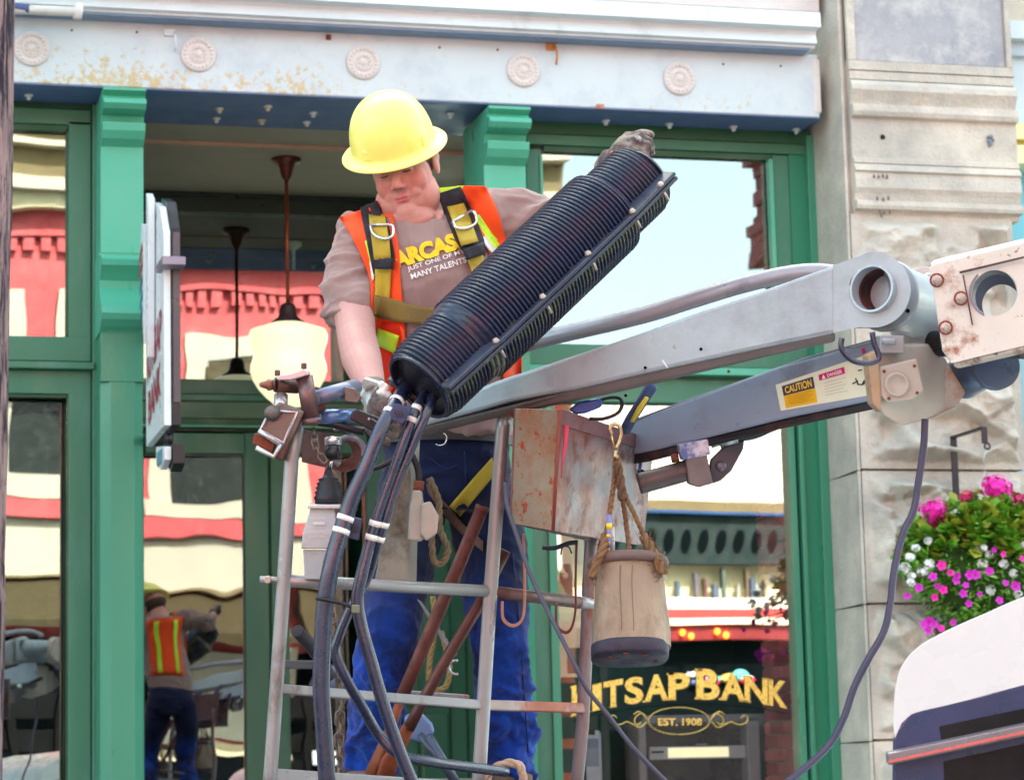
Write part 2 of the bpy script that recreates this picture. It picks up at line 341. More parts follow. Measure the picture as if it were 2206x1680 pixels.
# bolt heads under the soffit
bolt0 = None
for (u, v, Y) in ((62, 205, .22), (473, 234, .28), (466, 255, .5), (577, 229, .25), (564, 259, .52), (675, 243, .3), (661, 263, .53), (970, 245, .3), (1305, 260, .2), (1442, 267, .2), (1580, 273, .2), (1715, 279, .2)):
    d = ray(u, v); k = (ZL - .005 - CAMLOC.z) / d.z; p = CAMLOC + d * k
    if bolt0 is None:
        bolt0 = MB().lathe([(.021, 0), (.021, .006), (.012, .008), (.011, .02), (.008, .024), (.001, .025)], (0, 0, 0), (0, 0, -1), 12).build('bolt', M['lintel'], BK, local=V((0, 0, 0))); o = bolt0
    else: o = copy_at(bolt0, p, BK)
    o.location = p - world_of(BK)
# wall above, unseen roof mass made tall to shade the street, pier wall strip
c = MB(); c.box((xl, 0.02, zc(20, 0)), (A(1768, 20, 0).x, .5, 9.0)); c.build('upper_wall', M['pinkstone'], BK)
c = MB(); c.box((-30, .6, 9.0), (30, 12, 12.0)); c.box((-30, .02, 8.9), (30, .7, 12.0)); c.build('shading_roof_mass', M['pinkstone'], BK)
c = MB(); c.box((xl - 24, .3, -.1), (xl, 12, 9)); c.build('side_wall', M['pinkstone'], BK)
XJ = A(1768, 700, .02).x
PF = -.16                                               # pier front plane
PX0 = A(1848, 800, PF).x; PX1 = A(2194, 700, PF).x
c = MB(); c.box((A(1835, 300, PF).x - .03, PF + .045, 3.9), (PX0 + .1, .7, 12)); c.build('pier_backing', M['stone'], BK); c = MB(); c.box((PX0 + .03, PF + .06, -.1), (PX1 - .03, .7, 12)); c.build('pier_core', M['stone'], BK)
# window jamb strip right of the storefront frame and its dark joints
def zp(v, Y=PF, u=2015): return A(u, v, Y).z
X0p, X1p = A(1835, 300, PF).x, A(2190, 300, PF).x
prof = [(zp(-60), PF + .03), (zp(138), PF + .03), (zp(139), PF - .002), (zp(158), PF - .002), (zp(159), PF - .012), (zp(161), PF + .006), (zp(162), PF - .008), (zp(179), PF - .008),
        (zp(180), PF + .006), (zp(182), PF - .012), (zp(192), PF - .03), (zp(204), PF - .034), (zp(216), PF - .018), (zp(228), PF - .004), (zp(233), PF + .0), (zp(235), PF - .035), (zp(250), PF - .04), (zp(259), PF - .03), (zp(262), PF - .0),
        (zp(346), PF), (zp(348), PF - .014), (zp(358), PF - .018), (zp(359), PF - .01), (zp(366), PF - .02), (zp(367), PF - .028), (zp(376), PF - .036), (zp(379), PF - .02), (zp(392), PF - .026), (zp(412), PF - .03), (zp(424), PF - .014), (zp(437), PF - .004), (zp(440), PF - .03),
        (zp(450), PF - .036), (zp(457), PF - .03), (zp(460), PF + .01), (zp(470), PF + .02)]
pr = [(z, y) for z, y in prof] + [(prof[-1][0], .5), (prof[0][0], .5)]
c = MB(); mould(c, X0p, X1p, pr); c.build('pier_capital', M['stone'], BK)
c = MB(); c.box((X0p + .045, PF + .02, zp(136)), (X1p - .03, PF + .1, 6.4)); c.build('pier_panel', M['stone_dark'], BK, bevel=.004)
for dx0, dx1 in ((X0p, X0p + .043), (X1p - .028, X1p)):
    c = MB(); c.box((dx0, PF, zp(138)), (dx1, PF + .2, 6.4)); c.build('pier_border', M['stone'], BK, bevel=.004)
h = A(1901, 296, PF); c = MB(); c.lathe([(.013, .002), (.013, .004)], h + V((0, .0, 0)), (0, -1, 0), 14); c.build('drill_hole', mat('hole_black', (.01, .004, .004, 1), .9), BK)
h = A(2132, 297, PF); c = MB()
for i in range(9): c.ell(h + V((random.gauss(0, .008), -.008, random.gauss(0, .01) - .004 * i)), .007 + random.random() * .006, n=7)
c.build('cement_blob', mat('grey_cement', L(130, 140, 150), .8, var=.2, vs_=30), BK)
for (u, v) in ((1883, 380), (1893, 381), (1902, 379), (1911, 381), (1890, 428), (1903, 430), (1914, 427), (1895, 455), (1905, 458), (1899, 463), (1917, 456)):
    p = A(u, v, PF - .038); m = MB(); m.ell(p, .007, .004, .010 + random.random() * .006, 7); m.build('paint_drip', mat('brown_drip', L(120, 104, 100), .8), BK)
# rock-faced blocks: a displaced sheet with drafted margins
def rock_block(name, x0, x1, z0, z1, seed, amp=.11, margin=.035):
    m = MB(); nx = 110; nz = max(20, int((z1 - z0) / (x1 - x0) * nx)); rows = []
    for j in range(nz + 1):
        row = []
        for i in range(nx + 1):
            x = x0 + (x1 - x0) * i / nx; z = z0 + (z1 - z0) * j / nz
            e = min((x - x0) , (x1 - x) , (z - z0), (z1 - z))
            edge = max(0, min(1, (e - margin) / .05 + .35 * noise.noise(V((x * 18, z * 18, seed))))) if e > margin * .8 else 0
            q = V((x * 3.1 + seed, seed * 2, z * 4.3))
            r = .55 + .5 * noise.noise(q) + .28 * (1 - abs(noise.noise(q * 2.2)) * 2.2) + .13 * noise.noise(q * 5.3) + .05 * noise.noise(q * 13)
            st = noise.noise(V((x * 2.2 + z * 2.6, seed, z * 1.3 - x * .9)) * 2.0)
            r += .38 * max(-1, min(1, st * 11)) + .2 * max(-1, min(1, noise.noise(V((x * 5 - z * 3, seed + 3, z * 4 + x))) * 9))
            row.append(V((x, PF + .012 - edge * amp * max(.0, r), z)))
        rows.append(row)
    m.rings(rows, closed=False, cap=False, smooth=True)
    m.box((x0, PF + .013, z0), (x1, PF + .12, z1))
    return m.build(name, M['stone'], BK)
xb0, xb1 = PX0 + .004, PX1
rock_block('stone_block', xb0, xb1, zp(1009), zp(466), 3.3)
rock_block('stone_block', xb0, xb1, zp(1296), zp(1015), 9.1)
rock_block('stone_block', xb0, xb1, zp(1588), zp(1302), 5.7)
rock_block('stone_block', xb0, xb1, .14, zp(1594), 2.2)
# splayed reveal between window jamb and pier front (smooth ashlar)
for i, (va, vb) in enumerate(((-1900, 1012), (1013.6, 1298), (1300, 1592), (1594, 2400))):
    c = MB(); z1, z0 = zp(va), zp(vb); xa = A(1786, 1200, .3).x + .012
    c.prism([V((PX0, PF + .02, z0)), V((PX0, PF + .3, z0)), V((xa, .5, z0)), V((xa, .22, z0)), V((xa + .05, .16, z0)), V((xa + .055, .13, z0)), V((PX0 - .012, PF + .03, z0))], V((0, 0, z1 - z0)))
    c.build('reveal_block', M['stone'], BK, bevel=.003)
c = MB(); c.box((xl, 2.3, 8.9), (PX1, 12, 9.2)); c.box((xl, .62, ZL + .02), (PX1, 2.4, ZL + .3)); c.build('floor_slab', M['dark'], BK)
# ------------------------------------------------------------------ left bay
FY = .3
def frame_bay(name, parts_, th=.08, m_=None):
    m = MB()
    for (u0, v0, u1, v1, Y) in parts_: fbox(m, u0, v0, u1, v1, Y, th)
    return m.build(name, m_ or M['green'], BK, bevel=.004)
LW = frame_bay('window_frame', ((-260, 228, 196, 262, FY), (148, 262, 196, 728, FY), (-260, 722, 196, 775, FY)))
c = MB(); fbox(c, -260, 262, 148, 276, FY + .015, .04); fbox(c, 143, 276, 148.5, 722, FY + .015, .04); c.build('glazing_bead', M['darkgreen'], LW)
c = MB(); fbox(c, -260, 270, 150, 724, FY + .05, .006); c.build('window_pane', M['glass'], LW)
c = MB(); fbox(c, -260, 205, 207, 228, FY + .02, .1); c.build('head_trim', M['darkgreen'], BK)
c = MB(); fbox(c, -260, 776, 204, 791, FY - .05, .1); c.build('window_sill', M['green'], BK, bevel=.004)
LW2 = frame_bay('window_frame', ((-260, 795, 196, 846, FY), (147, 846, 196, 2450, FY)))
c = MB(); fbox(c, -260, 846, 147, 853, FY + .015, .04); fbox(c, 143, 853, 147.5, 2450, FY + .015, .04); c.build('glazing_bead', M['darkgreen'], LW2)
xa_, xb_, za_ = A(-260, 1300, FY).x, A(149, 1300, FY).x, A(0, 850, FY).z; dy_ = math.tan(math.radians(3.8)) * (xb_ - xa_)
c = MB(); c.hexa([(xa_, FY + .06 - dy_ * 0, .2), (xb_, FY + .06 + dy_, .2), (xb_, FY + .06 + dy_, za_), (xa_, FY + .06, za_), (xa_, FY + .066, .2), (xb_, FY + .066 + dy_, .2), (xb_, FY + .066 + dy_, za_), (xa_, FY + .066, za_)]); c.build('window_pane', M['glass'], LW2)
c = MB(); fbox(c, 195, 225, 199.5, 2450, FY + .03, .05); c.build('joint', M['darkgreen'], BK)
c = MB(); fbox(c, 199.5, 225, 216, 2450, FY - .03, .1); c.build('jamb_post', M['green'], BK, bevel=.004)
# ------------------------------------------------------------------ pilasters
def pilaster(u0, u1, dv, Yp, full=True):
    PL = MB(); x0 = A(u0, 430 + dv, Yp).x; x1 = A(u1, 430 + dv, Yp).x; um = (u0 + u1) / 2
    z = lambda v, Y=Yp: A(um, v + dv, Y).z
    prof = [(z(203), Yp - 0.1190), (z(209), Yp - 0.1190), (z(216), Yp - 0.0765), (z(226), Yp - 0.0935), (z(228), Yp - 0.1275), (z(238), Yp - 0.1360), (z(248), Yp - 0.1122), (z(254), Yp - 0.0300), (z(270), Yp - 0.0120), (z(273), Yp - 0.0100),
            (z(274), Yp - 0.0850), (z(276), Yp - 0.0850), (z(290), Yp - 0.0782), (z(305), Yp - 0.0510), (z(317), Yp), (z(545), Yp)]
    PLo = mould(PL, x0, x1, prof + [(prof[-1][0], Yp + .4), (prof[0][0], Yp + .4)]).build('pilaster', M['mint'], BK)
    c = MB(); mould(c, x0 - .006, x1 + .006, [(z(545) + .0, Yp + .35), (z(545), Yp + .004), (z(552), Yp + .004), (z(556), Yp - 0.0510), (z(560), Yp - 0.0850), (z(568), Yp - 0.1020), (z(580), Yp - 0.0935), (z(592), Yp - 0.0510), (z(606), Yp - 0.0120), (z(622), Yp - 0.0100),
                 (z(640), Yp - 0.0340), (z(655), Yp - 0.0595), (z(668), Yp - 0.0935), (z(683), Yp - 0.1020), (z(695), Yp - 0.0850), (z(706), Yp - 0.0425), (z(713), Yp - 0.0000), (z(716), Yp + .006), (z(716), Yp + .35)])
    c.build('band_moulding', M['mint'], PLo)
    c = MB(); za, zb = z(716), z(822); c.box((x0, Yp + .004, zb), (x1, Yp + .35, za))
    ch = .045; zz = [zb, .14]
    bot = [V((x0, Yp + .35, .14)), V((x0, Yp + ch, .14)), V((x0 + ch, Yp + .004, .14)), V((x1 - ch, Yp + .004, .14)), V((x1, Yp + ch, .14)), V((x1, Yp + .35, .14))]
    c.prism(bot, V((0, 0, zb - .14)))
    c.build('shaft', M['seagreen'], PLo, bevel=.003)
    return PLo
pilaster(217, 309, 0, .06)
pilaster(1045, 1135, 40, .06)
c = MB(); c.box((A(1022, 400, .3).x, .14, .1), (A(1046, 400, .1).x, .5, ZL - .01)); c.build('pilaster_return', M['green'], BK, bevel=.004)
# ------------------------------------------------------------------ recessed entry
c = MB(); x0 = A(300, 300, .4).x; x1 = 6.0; zce = ZL + .02
c.box((1.3, .62, ZL - .0), (4.9, 1.0, ZL + .2)); c.box((1.3, 1.0, ZL - .012), (4.9, 2.05, ZL + .19)); c.build('entry_ceiling', M['ceiling'], BK)
c = MB(); c.box((1.3, .95, ZL - .018), (4.9, .99, ZL - .001)); c.build('ceiling_batten', mat('peeling_batten', L(190, 158, 136), .7), BK)
DY = 2.0
def db(m, u0, v0, u1, v1, Y=DY, th=.1): return fbox(m, u0, v0, u1, v1, Y, th)
c = MB(); db(c, 150, 404, 1150, 430, DY, .12); db(c, 150, 430, 1150, 463, DY + .02, .1); c.build('transom_head', M['blackgreen'], BK)
TW = MB(); db(TW, 150, 820, 1150, 852, DY - .02, .12); TWo = TW.build('transom_bar', mat('olive_green_paint', L(66, 106, 84), .45, var=.08), BK, bevel=.004)
c = MB(); db(c, 150, 852, 1150, 866, DY - .03, .14); c.build('transom_moulding', M['green'], TWo, bevel=.004)
c = MB(); db(c, 150, 866, 1150, 904, DY - .01, .12); c.build('transom_rail', mat('grey_green_paint', L(84, 120, 96), .45, var=.08), TWo, bevel=.004)
c = MB(); db(c, 150, 904, 1150, 917, DY - .03, .14); c.build('transom_sill', M['darkgreen'], TWo, bevel=.003)
c = MB(); db(c, 150, 917, 1150, 922, DY - .045, .14); c.build('drip_strip', M['mint'], TWo)
c = MB(); db(c, 150, 922, 1150, 931, DY - .0, .1); c.build('door_stop', M['blackgreen'], TWo)
c = MB(); db(c, 150, 458, 1150, 824, DY + .05, .006); c.build('transom_pane', M['glass'], TWo)
def door(u0, u1, gl0, gl1, rot):
    m = MB(); db(m, u0, 932, gl0, 2500); db(m, gl1, 932, u1, 2500); db(m, gl0, 932, gl1, 977); db(m, gl0, 1590, gl1, 2500) if gl1 - gl0 < 0 else None
    m.v = m.v; D = m.build('door', M['green'], BK, bevel=.006)
    b = MB(); db(b, gl0 - 1, 976, gl1 + 1, 981.5, DY + .015, .05); b.build('glazing_bead', M['blackgreen'], D)
    b = MB(); db(b, gl1 - 2, 982, gl1 + 4, 2500, DY + .012, .05); b.build('glazing_bead', M['blackgreen'], D)
    p = MB(); x0 = A(gl0, 1300, DY + .05).x; x1 = A(gl1, 1300, DY + .05).x; dy = math.tan(rot) * (x1 - x0) / 2
    z1 = A(gl0, 976, DY).z; p.hexa([(x0 - .02, DY + .06 + dy, .3), (x1 + .02, DY + .06 - dy, .3), (x1 + .02, DY + .06 - dy, z1), (x0 - .02, DY + .06 + dy, z1), (x0 - .02, DY + .066 + dy, .3), (x1 + .02, DY + .066 - dy, .3), (x1 + .02, DY + .066 - dy, z1), (x0 - .02, DY + .066 + dy, z1)])
    p.build('door_pane', M['doorglass'], D)
    return D
door(200, 585, 312, 531, math.radians(4.8))
door(589, 842, 628, 800, 0)
c = MB(); db(c, 585, 932, 589, 2500, DY + .03, .05); c.build('door_joint', M['darkgreen'], BK)
# solid green panelling right of the doors
c = MB(); db(c, 842, 932, 1160, 2500, DY + .02, .08); P_ = c.build('entry_panel', M['green'], BK)
for u in (868, 905, 975, 1012): 
    c = MB(); db(c, u, 1190, u + 3, 2500, DY + .008, .02); c.build('panel_groove', M['darkgreen'], P_)
for (u0, v0, u1, v1) in ((872, 1200, 900, 1520), (912, 1200, 970, 1520), (912, 1535, 970, 2000)):
    c = MB(); db(c, u0, v0, u1, v1, DY - .0, .03); c.build('raised_panel', M['green'], P_, bevel=.008)
# ------------------------------------------------------------------ right bay
RW = frame_bay('window_frame', ((1135, 291, 1738, 322, FY), (1138, 322, 1172, 745, FY), (1672, 335, 1706, 748, FY), (1138, 745, 1740, 790, FY)))
c = MB(); fbox(c, 1172, 322, 1668, 336, FY + .02, .05, ); c.build('head_bead', M['darkgreen'], RW)
c = MB(); fbox(c, 1168, 335, 1174, 745, FY - .01, .05); c.build('glazing_bead', M['mint'], RW, bevel=.002); c = MB(); fbox(c, 1664, 343, 1673, 745, FY - .01, .05); c.build('glazing_bead', M['mint'], RW, bevel=.002)
c = MB(); fbox(c, 1150, 318, 1690, 748, FY + .05, .006, vm=530); c.build('window_pane', M['glass'], RW)
c = MB(); c.box((A(1135, 400, FY).x, FY - .02, A(1400, 299, FY).z), (A(1738, 300, FY).x, FY + .1, ZL)); c.build('head_trim', M['darkgreen'], BK)
# tall right-hand jamb with two light fillets
XJ0 = A(1700, 700, FY).x
c = MB(); c.box((A(1706, 500, FY).x, FY + .01, .1), (A(1756, 790, FY).x, FY + .12, ZL - .02)); JB = c.build('jamb', mat('deep_green_paint', L(38, 128, 96), .4, var=.06, vs_=2), BK)
c = MB(); c.box((A(1741, 500, FY).x, FY - .03, .1), (A(1768, 790, FY).x + .01, FY + .12, ZL - .02)); c.build('jamb_fillet', M['seagreen'], JB, bevel=.004)
c = MB(); c.box((A(1700, 500, FY).x + .0, FY - .02, .1), (A(1712, 560, FY).x, FY + .12, A(1700, 790, FY).z)); c.build('jamb_fillet', M['seagreen'], JB, bevel=.004)
c = MB(); fbox(c, 1138, 790, 1745, 806, FY - .07, .14); c.build('window_sill', M['mint'], BK, bevel=.004)
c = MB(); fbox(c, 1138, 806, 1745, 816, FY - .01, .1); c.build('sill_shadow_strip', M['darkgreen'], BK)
RW2 = frame_bay('window_frame', ((1138, 816, 1745, 868, FY), (1140, 868, 1207, 2500, FY)), m_=M['green'])
c = MB(); c.box((A(1186, 1400, FY).x, FY - .02, .1), (A(1204, 1400, FY).x, FY + .06, A(1200, 868, FY).z)); c.build('glazing_bead', M['seagreen'], RW2, bevel=.003)
c = MB(); x0 = A(1700, 1000, FY).x; c.box((x0, FY - .0, .1), (x0 + .035, FY + .1, A(1700, 868, FY).z)); c.build('glazing_bead', M['seagreen'], RW2, bevel=.003)
c = MB(); fbox(c, 1190, 862, 1720, 2500, FY + .05, .006, vm=1300); c.build('window_pane', glassmat('shop_glass', .20, (1, 1, 1, 1), wav=.0005), RW2)
# brick return inside the window
bx = A(1695, 1000, FY + .15).x
c = MB(); c.box((bx + .012, FY + .14, .1), (bx + .3, FY + .62, 4.9)); BR = c.build('brick_return', M['mortar'], BK)
b0 = None; z = .14; k = 0
while z < 4.8:
    for j in range(3):
        y0 = FY + .145 + j * .205 - (.1 if k % 2 else 0); ya = max(y0, FY + .145); yb = min(y0 + .195, FY + .62)
        if yb - ya < .03: continue
        m = MB(); j_ = random.uniform(-.003, .003); m.box((bx - .001 + j_, ya, z), (bx + .06, yb, z + .058))
        m.build('brick', M['brick'] if random.random() < .7 else mat('dark_brick', L(170, 76, 80), .85, var=.2, vs_=8, bump=.3), BR)
    z += .068; k += 1
# shop interior behind the window
c = MB(); c.box((4.45, 3.6, 0), (5.6, 3.7, 4.85)); c.build('interior_wall', M['darkroom'], BK)
c = MB(); c.box((5.45, .95, 0), (5.6, 3.6, 4.85)); c.build('interior_side_wall', M['darkroom'], BK)
xq = A(1136, 900, .5).x; c = MB(); c.prism([V((xq - .04, .5, 0)), V((xq + .02, .5, 0)), V((4.5, 2.0, 0)), V((4.5, 3.6, 0)), V((4.42, 3.6, 0)), V((4.42, 2.02, 0))], V((0, 0, 4.88))); c.build('interior_partition', M['darkroom'], BK)
c = MB(); c.box((3.35, .5, 4.8), (5.6, 3.6, 4.86)); c.box((-5, .5, 4.8), (1.2, 3.6, 4.86)); c.build('interior_ceiling', M['dark'], BK)
c = MB(); c.box((-5, 2.5, 0), (1.25, 2.6, 4.85)); c.box((1.2, .45, 0), (1.3, 2.6, 4.85)); c.build('room_behind_left_window', M['dark'], BK)
c = MB(); c.box((1.2, 3.6, 0), (3.5, 3.7, 4.9)); c.box((1.2, 2.2, 4.86), (3.5, 3.7, 4.9)); c.build('hall_behind_door', M['dark'], BK)
# ------------------------------------------------------------------ buildings across the street (seen mirrored in the glass)
YB = -22.0
RB = thing('brick_building', 'red brick building with cream window surrounds reflected in the left windows', 'building', (5, YB, 0))
def rbx(m, x0, x1, z0, z1, out=0.0, th=.3): return m.box((x0, YB - th, z0), (x1, YB + out, z1))
XE = 9.7
c = MB(); rbx(c, -12, XE, 0, 9.45, 0, 8); c.build('wall', M['brick_red'], RB)
for (z0, z1, o, m_, nm) in ((9.05, 9.42, .12, 'brick_red', 'brick_cornice'), (9.42, 9.62, .35, 'paleyellow', 'cornice'), (9.62, 9.78, .5, 'cream', 'cornice'), (9.78, 9.86, .3, 'brownmould', 'cornice_shadow_board'),
                        (9.86, 10.25, .1, 'brownmould', 'frieze'), (10.25, 10.33, .3, 'cream', 'parapet_moulding'), (10.33, 10.55, .15, 'brownmould', 'parapet'), (10.55, 10.62, .3, 'cream', 'coping')):
    c = MB(); rbx(c, -12, XE + .2, z0 + .003, z1, o); c.build(nm, M[m_], RB)
x = -1.0
corb = None
while x < XE:
    if corb is None: corb = MB().box((-.06, 0, -.22), (.06, .09, 0)).build('corbel', M['brick_red'], RB, local=V((0, 0, 0))); o = corb
    else: o = copy_at(corb, (0, 0, 0), RB)
    o.location = V((x, YB + .001, 9.04)) - world_of(RB); x += .2
win0 = 2.98 - 2.15 * 2
awn = mat('street_window_glass', L(40, 46, 44), .15, var=.1, spec=.8)
for k in range(5):
    xa = win0 + 2.15 * k; xb = xa + 1.72
    f = MB(); rbx(f, xa, xa + .34, 5.95, 8.35, .1); rbx(f, xb - .34, xb, 5.95, 8.35, .1); rbx(f, xa + .34, xb - .34, 8.05, 8.35, .1); rbx(f, xa - .1, xb + .1, 5.68, 5.95, .22)
    rbx(f, xa + .34, xb - .34, 7.0, 7.12, .06); F = f.build('window', M['cream'], RB)
    c = MB(); c.box((xa + .34, YB + .01, 5.95), (xb - .34, YB + .03, 7.0)); c.build('pane', awn, F)
    c = MB(); c.box((xa + .34, YB + .01, 7.12), (xb - .34, YB + .035, 8.05)); c.build('pane', M['blind'] if k % 2 else awn, F)
    if k >= 2:
        c = MB(); c.prism([V((xa + .3, YB + .05, 8.0)), V((xa + .3, YB + .5, 7.35)), V((xa + .3, YB + .47, 7.3)), V((xa + .3, YB + .05, 7.4))], V((1.1, 0, 0))); c.build('window_awning', M['gold_awning'], F)
c = MB(); rbx(c, -12, XE, 5.42, 5.66, .25); c.build('brick_ledge', M['brick_red'], RB)
c = MB(); rbx(c, -12, XE, 4.66, 5.42, .15); c.build('fascia', M['cream'], RB)
c = MB(); rbx(c, -12, XE, 4.62, 4.66, .3); c.build('fascia_trim', M['brownmould'], RB)
for (xa, xb) in ((-2, 2.9), (3.2, 6.4), (6.6, 9.6)):
    c = MB(); c.prism([V((xa, YB + .16, 4.6)), V((xa, YB + 1.3, 4.0)), V((xa, YB + 1.3, 3.9)), V((xa, YB + .16, 4.4))], V((xb - xa, 0, 0))); c.build('awning', M['gold_awning'], RB)
for (xa, xb, z0, z1, m_) in ((-2, 2.55, 2.55, 3.85, 'blind'), (-2, 2.6, 2.3, 2.5, 'paleyellow'), (2.7, 3.0, 0, 4.2, 'paleyellow'), (3.05, 3.35, 0, 4.2, 'cream'), (-2, 2.6, 0, 2.3, 'dark'), (3.4, 6.2, 0, 3.8, 'dark'), (6.25, 6.6, 0, 3.9, 'cream'), (6.6, 9.4, .5, 3.8, 'dark')):
    c = MB(); rbx(c, xa, xb, z0, z1, .05); c.build('shopfront', M[m_], RB)
# brown bark-wrapped porch posts painted red and white
LB = thing('cream_shop', 'low cream shop with deep fascia and arcaded green canopy across the street', 'building', (11.5, YB, 0))
c = MB(); c.box((XE + .22, YB - 7, 0), (13.6, YB - .05, 7.05)); c.build('wall', M['paleyellow'], LB)
c = MB(); c.box((XE + .22, YB - .04, 5.62), (13.6, YB + .1, 7.1)); c.build('fascia', mat('bright_cream', (.66, .62, .48, 1), .6, var=.03), LB)
c = MB(); c.box((XE + .22, YB - .04, 5.45), (13.6, YB + .25, 5.6)); c.build('fascia_trim', M['brownmould'], LB)
cg = mat('canopy_green', L(12, 36, 34), .8, var=.2, vs_=3)
c = MB(); c.box((XE + .22, YB + .01, 4.75), (13.6, YB + .2, 5.44)); c.build('canopy', cg, LB)
e0 = None
for k in range(14):
    m = MB(); p = V((XE + .5 + k * .25, YB + .205, 5.06)); m.prism([p + V((.075 * math.cos(t) + .03 * math.sin(t), 0, .16 * math.sin(t))) for t in [2 * PI * i / 14 for i in range(14)]], V((0, .01, 0))); m.build('oval_opening', M['dark'], LB)
c = MB(); c.box((XE + .22, YB + .2, 5.42), (13.6, YB + .3, 5.46)); c.build('canopy_edge', mat('canopy_blue', L(24, 70, 120), .4), LB)
cols = [L(96, 56, 58), L(120, 110, 80), L(70, 86, 110), L(140, 140, 130), L(80, 96, 86), L(104, 84, 66), L(92, 88, 100), L(150, 148, 138)]
for k in range(52):
    if random.random() < .35: continue
    x = XE + .4 + k * .067; hgt = random.uniform(.12, .42); m = MB(); m.box((x, YB + .02, 4.3), (x + random.uniform(.03, .06), YB + .14, 4.3 + hgt)); m.build('book', mat('cover_%d' % (k * 5 % 8), cols[k * 5 % 8], .5, var=.02, rvar=0), LB)
for (z0, z1, o, cc) in ((4.12, 4.28, .3, (.8, .78, .62, 1)), (4.0, 4.11, .34, L(205, 60, 60)), (3.9, 3.99, .36, (.75, .7, .5, 1)), (3.7, 3.89, .3, L(120, 20, 24))):
    c = MB(); c.box((XE + .22, YB, z0), (13.6, YB + o, z1)); c.build('awning_stripe', mat('stripe_%d' % int(z0 * 100), cc, .6, var=.05), LB)
c = MB(); c.box((XE + .22, YB, .1), (13.6, YB + .04, 3.69)); c.build('shop_window', M['dark'], LB)
for k in range(4):
    m = MB(); m.ell((11.3 + (k // 2) * .5 + (k % 2) * .12, YB + .34, 3.8 - (k % 2) * .05), .045, n=8); m.build('amber_lamp', mat('amber_glow', L(255, 120, 30), emit=L(255, 120, 30), estr=3), LB)
for k in range(9):
    x = 11.3 + random.random() * 1.0; z = random.uniform(3.14, 3.26); m = MB(); m.ell((x, YB + .1, z), random.uniform(.05, .16), .04, random.uniform(.03, .08), 10)
    m.build('goods', mat('goods_%d' % (k % 6), [L(230, 40, 70), L(90, 200, 190), L(235, 230, 220), L(230, 190, 90), L(60, 90, 150), L(240, 140, 160)][k % 6], .6, var=.05), LB)
DB_ = thing('dark_brick_building', 'tall dark brick building with stepped edge at the right of the reflections', 'building', (14, YB, 0))
dm = mat('dark_masonry', L(112, 66, 66), .9, var=.25, vs_=3, bump=.4)
for k in range(60):
    c = MB(); c.box((15.3 + .10 * math.sin(k * .7) + .06 * math.sin(k * 2.1) - (.5 if k > 50 else 0), YB - 6, k * .2), (22, YB - .5, k * .2 + .2)); c.build('course', dm, DB_)
# dark flatbed added behind the camera to darken the window reflections
FT = thing('added_dark_truck', 'made-up dark work truck with stake sides, added to darken the window reflections', 'truck', (6, -15.5, 0))
tk = mat('dark_truck_paint', (.010, .010, .010, 1), .9, var=.3, vs_=3, spec=.03)
for q_ in (((2.9, -16.6, .9), (8.2, -14.8, 1.3)), ((8.4, -16.6, .7), (10.4, -14.8, 2.4))): c = MB(); c.box(*q_); c.build('bed' if q_[0][0] < 3 else 'cab', tk, FT, bevel=.06)
for k in range(11): c = MB(); c.box((2.9 + k * .52, -14.84, 1.3), (2.98 + k * .52, -14.78, 2.9 + .1 * math.sin(k * 2))); c.build('stake', tk, FT)
for z_ in (1.55, 1.9, 2.25, 2.6): c = MB(); c.box((2.9, -14.9, z_), (8.2, -14.85, z_ + .24)); c.build('side_board', tk, FT, bevel=.01)
for (x_, z_, r_) in ((3.6, 2.9, .25), (4.6, 3.0, .18), (6.2, 2.95, .3)): c = MB(); c.ell((x_, -15.5, z_), .5, .5, r_, 12); c.build('tarpaulin_load', mat('tarp_blue_grey', L(60, 70, 96), .7, var=.3, vs_=5), FT)
for x_ in (3.9, 7.0, 9.6): c = MB(); c.lathe([(.25, 0), (.45, .02), (.45, .24), (.25, .26)], (x_, -14.8, .45), (0, -1, 0), 24); c.build('wheel', M['dark'], FT)
for (x_, z_) in ((5.0, 1.05), (5.6, 2.1)): c = MB(); c.box((x_, -14.78, z_), (x_ + .3, -14.76, z_ + .18)); c.build('plate', mat('plate_white', L(200, 206, 210), .5), FT)
# neighbour on the right edge of the picture
NB = thing('pale_yellow_storefront', 'pale yellow and sky blue storefront just visible past the stone pier at right edge', 'building', (6.6, .2, 0))
for (v0, v1, cc, Y) in ((45, 83, L(214, 230, 236), .0), (83, 120, L(190, 210, 222), .06), (120, 265, L(205, 222, 230), .1), (265, 300, L(244, 238, 180), -.05), (300, 312, L(226, 208, 90), .0), (312, 352, L(246, 240, 190), -.04), (352, 600, L(126, 208, 226), .15), (600, 1700, L(150, 190, 200), .15)):
    m = MB(); m.box((PX1 + .02, Y, A(2200, v1, Y).z), (9.5, Y + .4, A(2200, v0, Y).z - .001)); m.build('band', mat('neighbour_%d' % v0, cc, .5, var=.04), NB)
c = MB(); c.box((PX1 + .02, .3, 5.9), (12, 6, 9.0)); c.build('upper_wall', M['pinkstone'], NB)
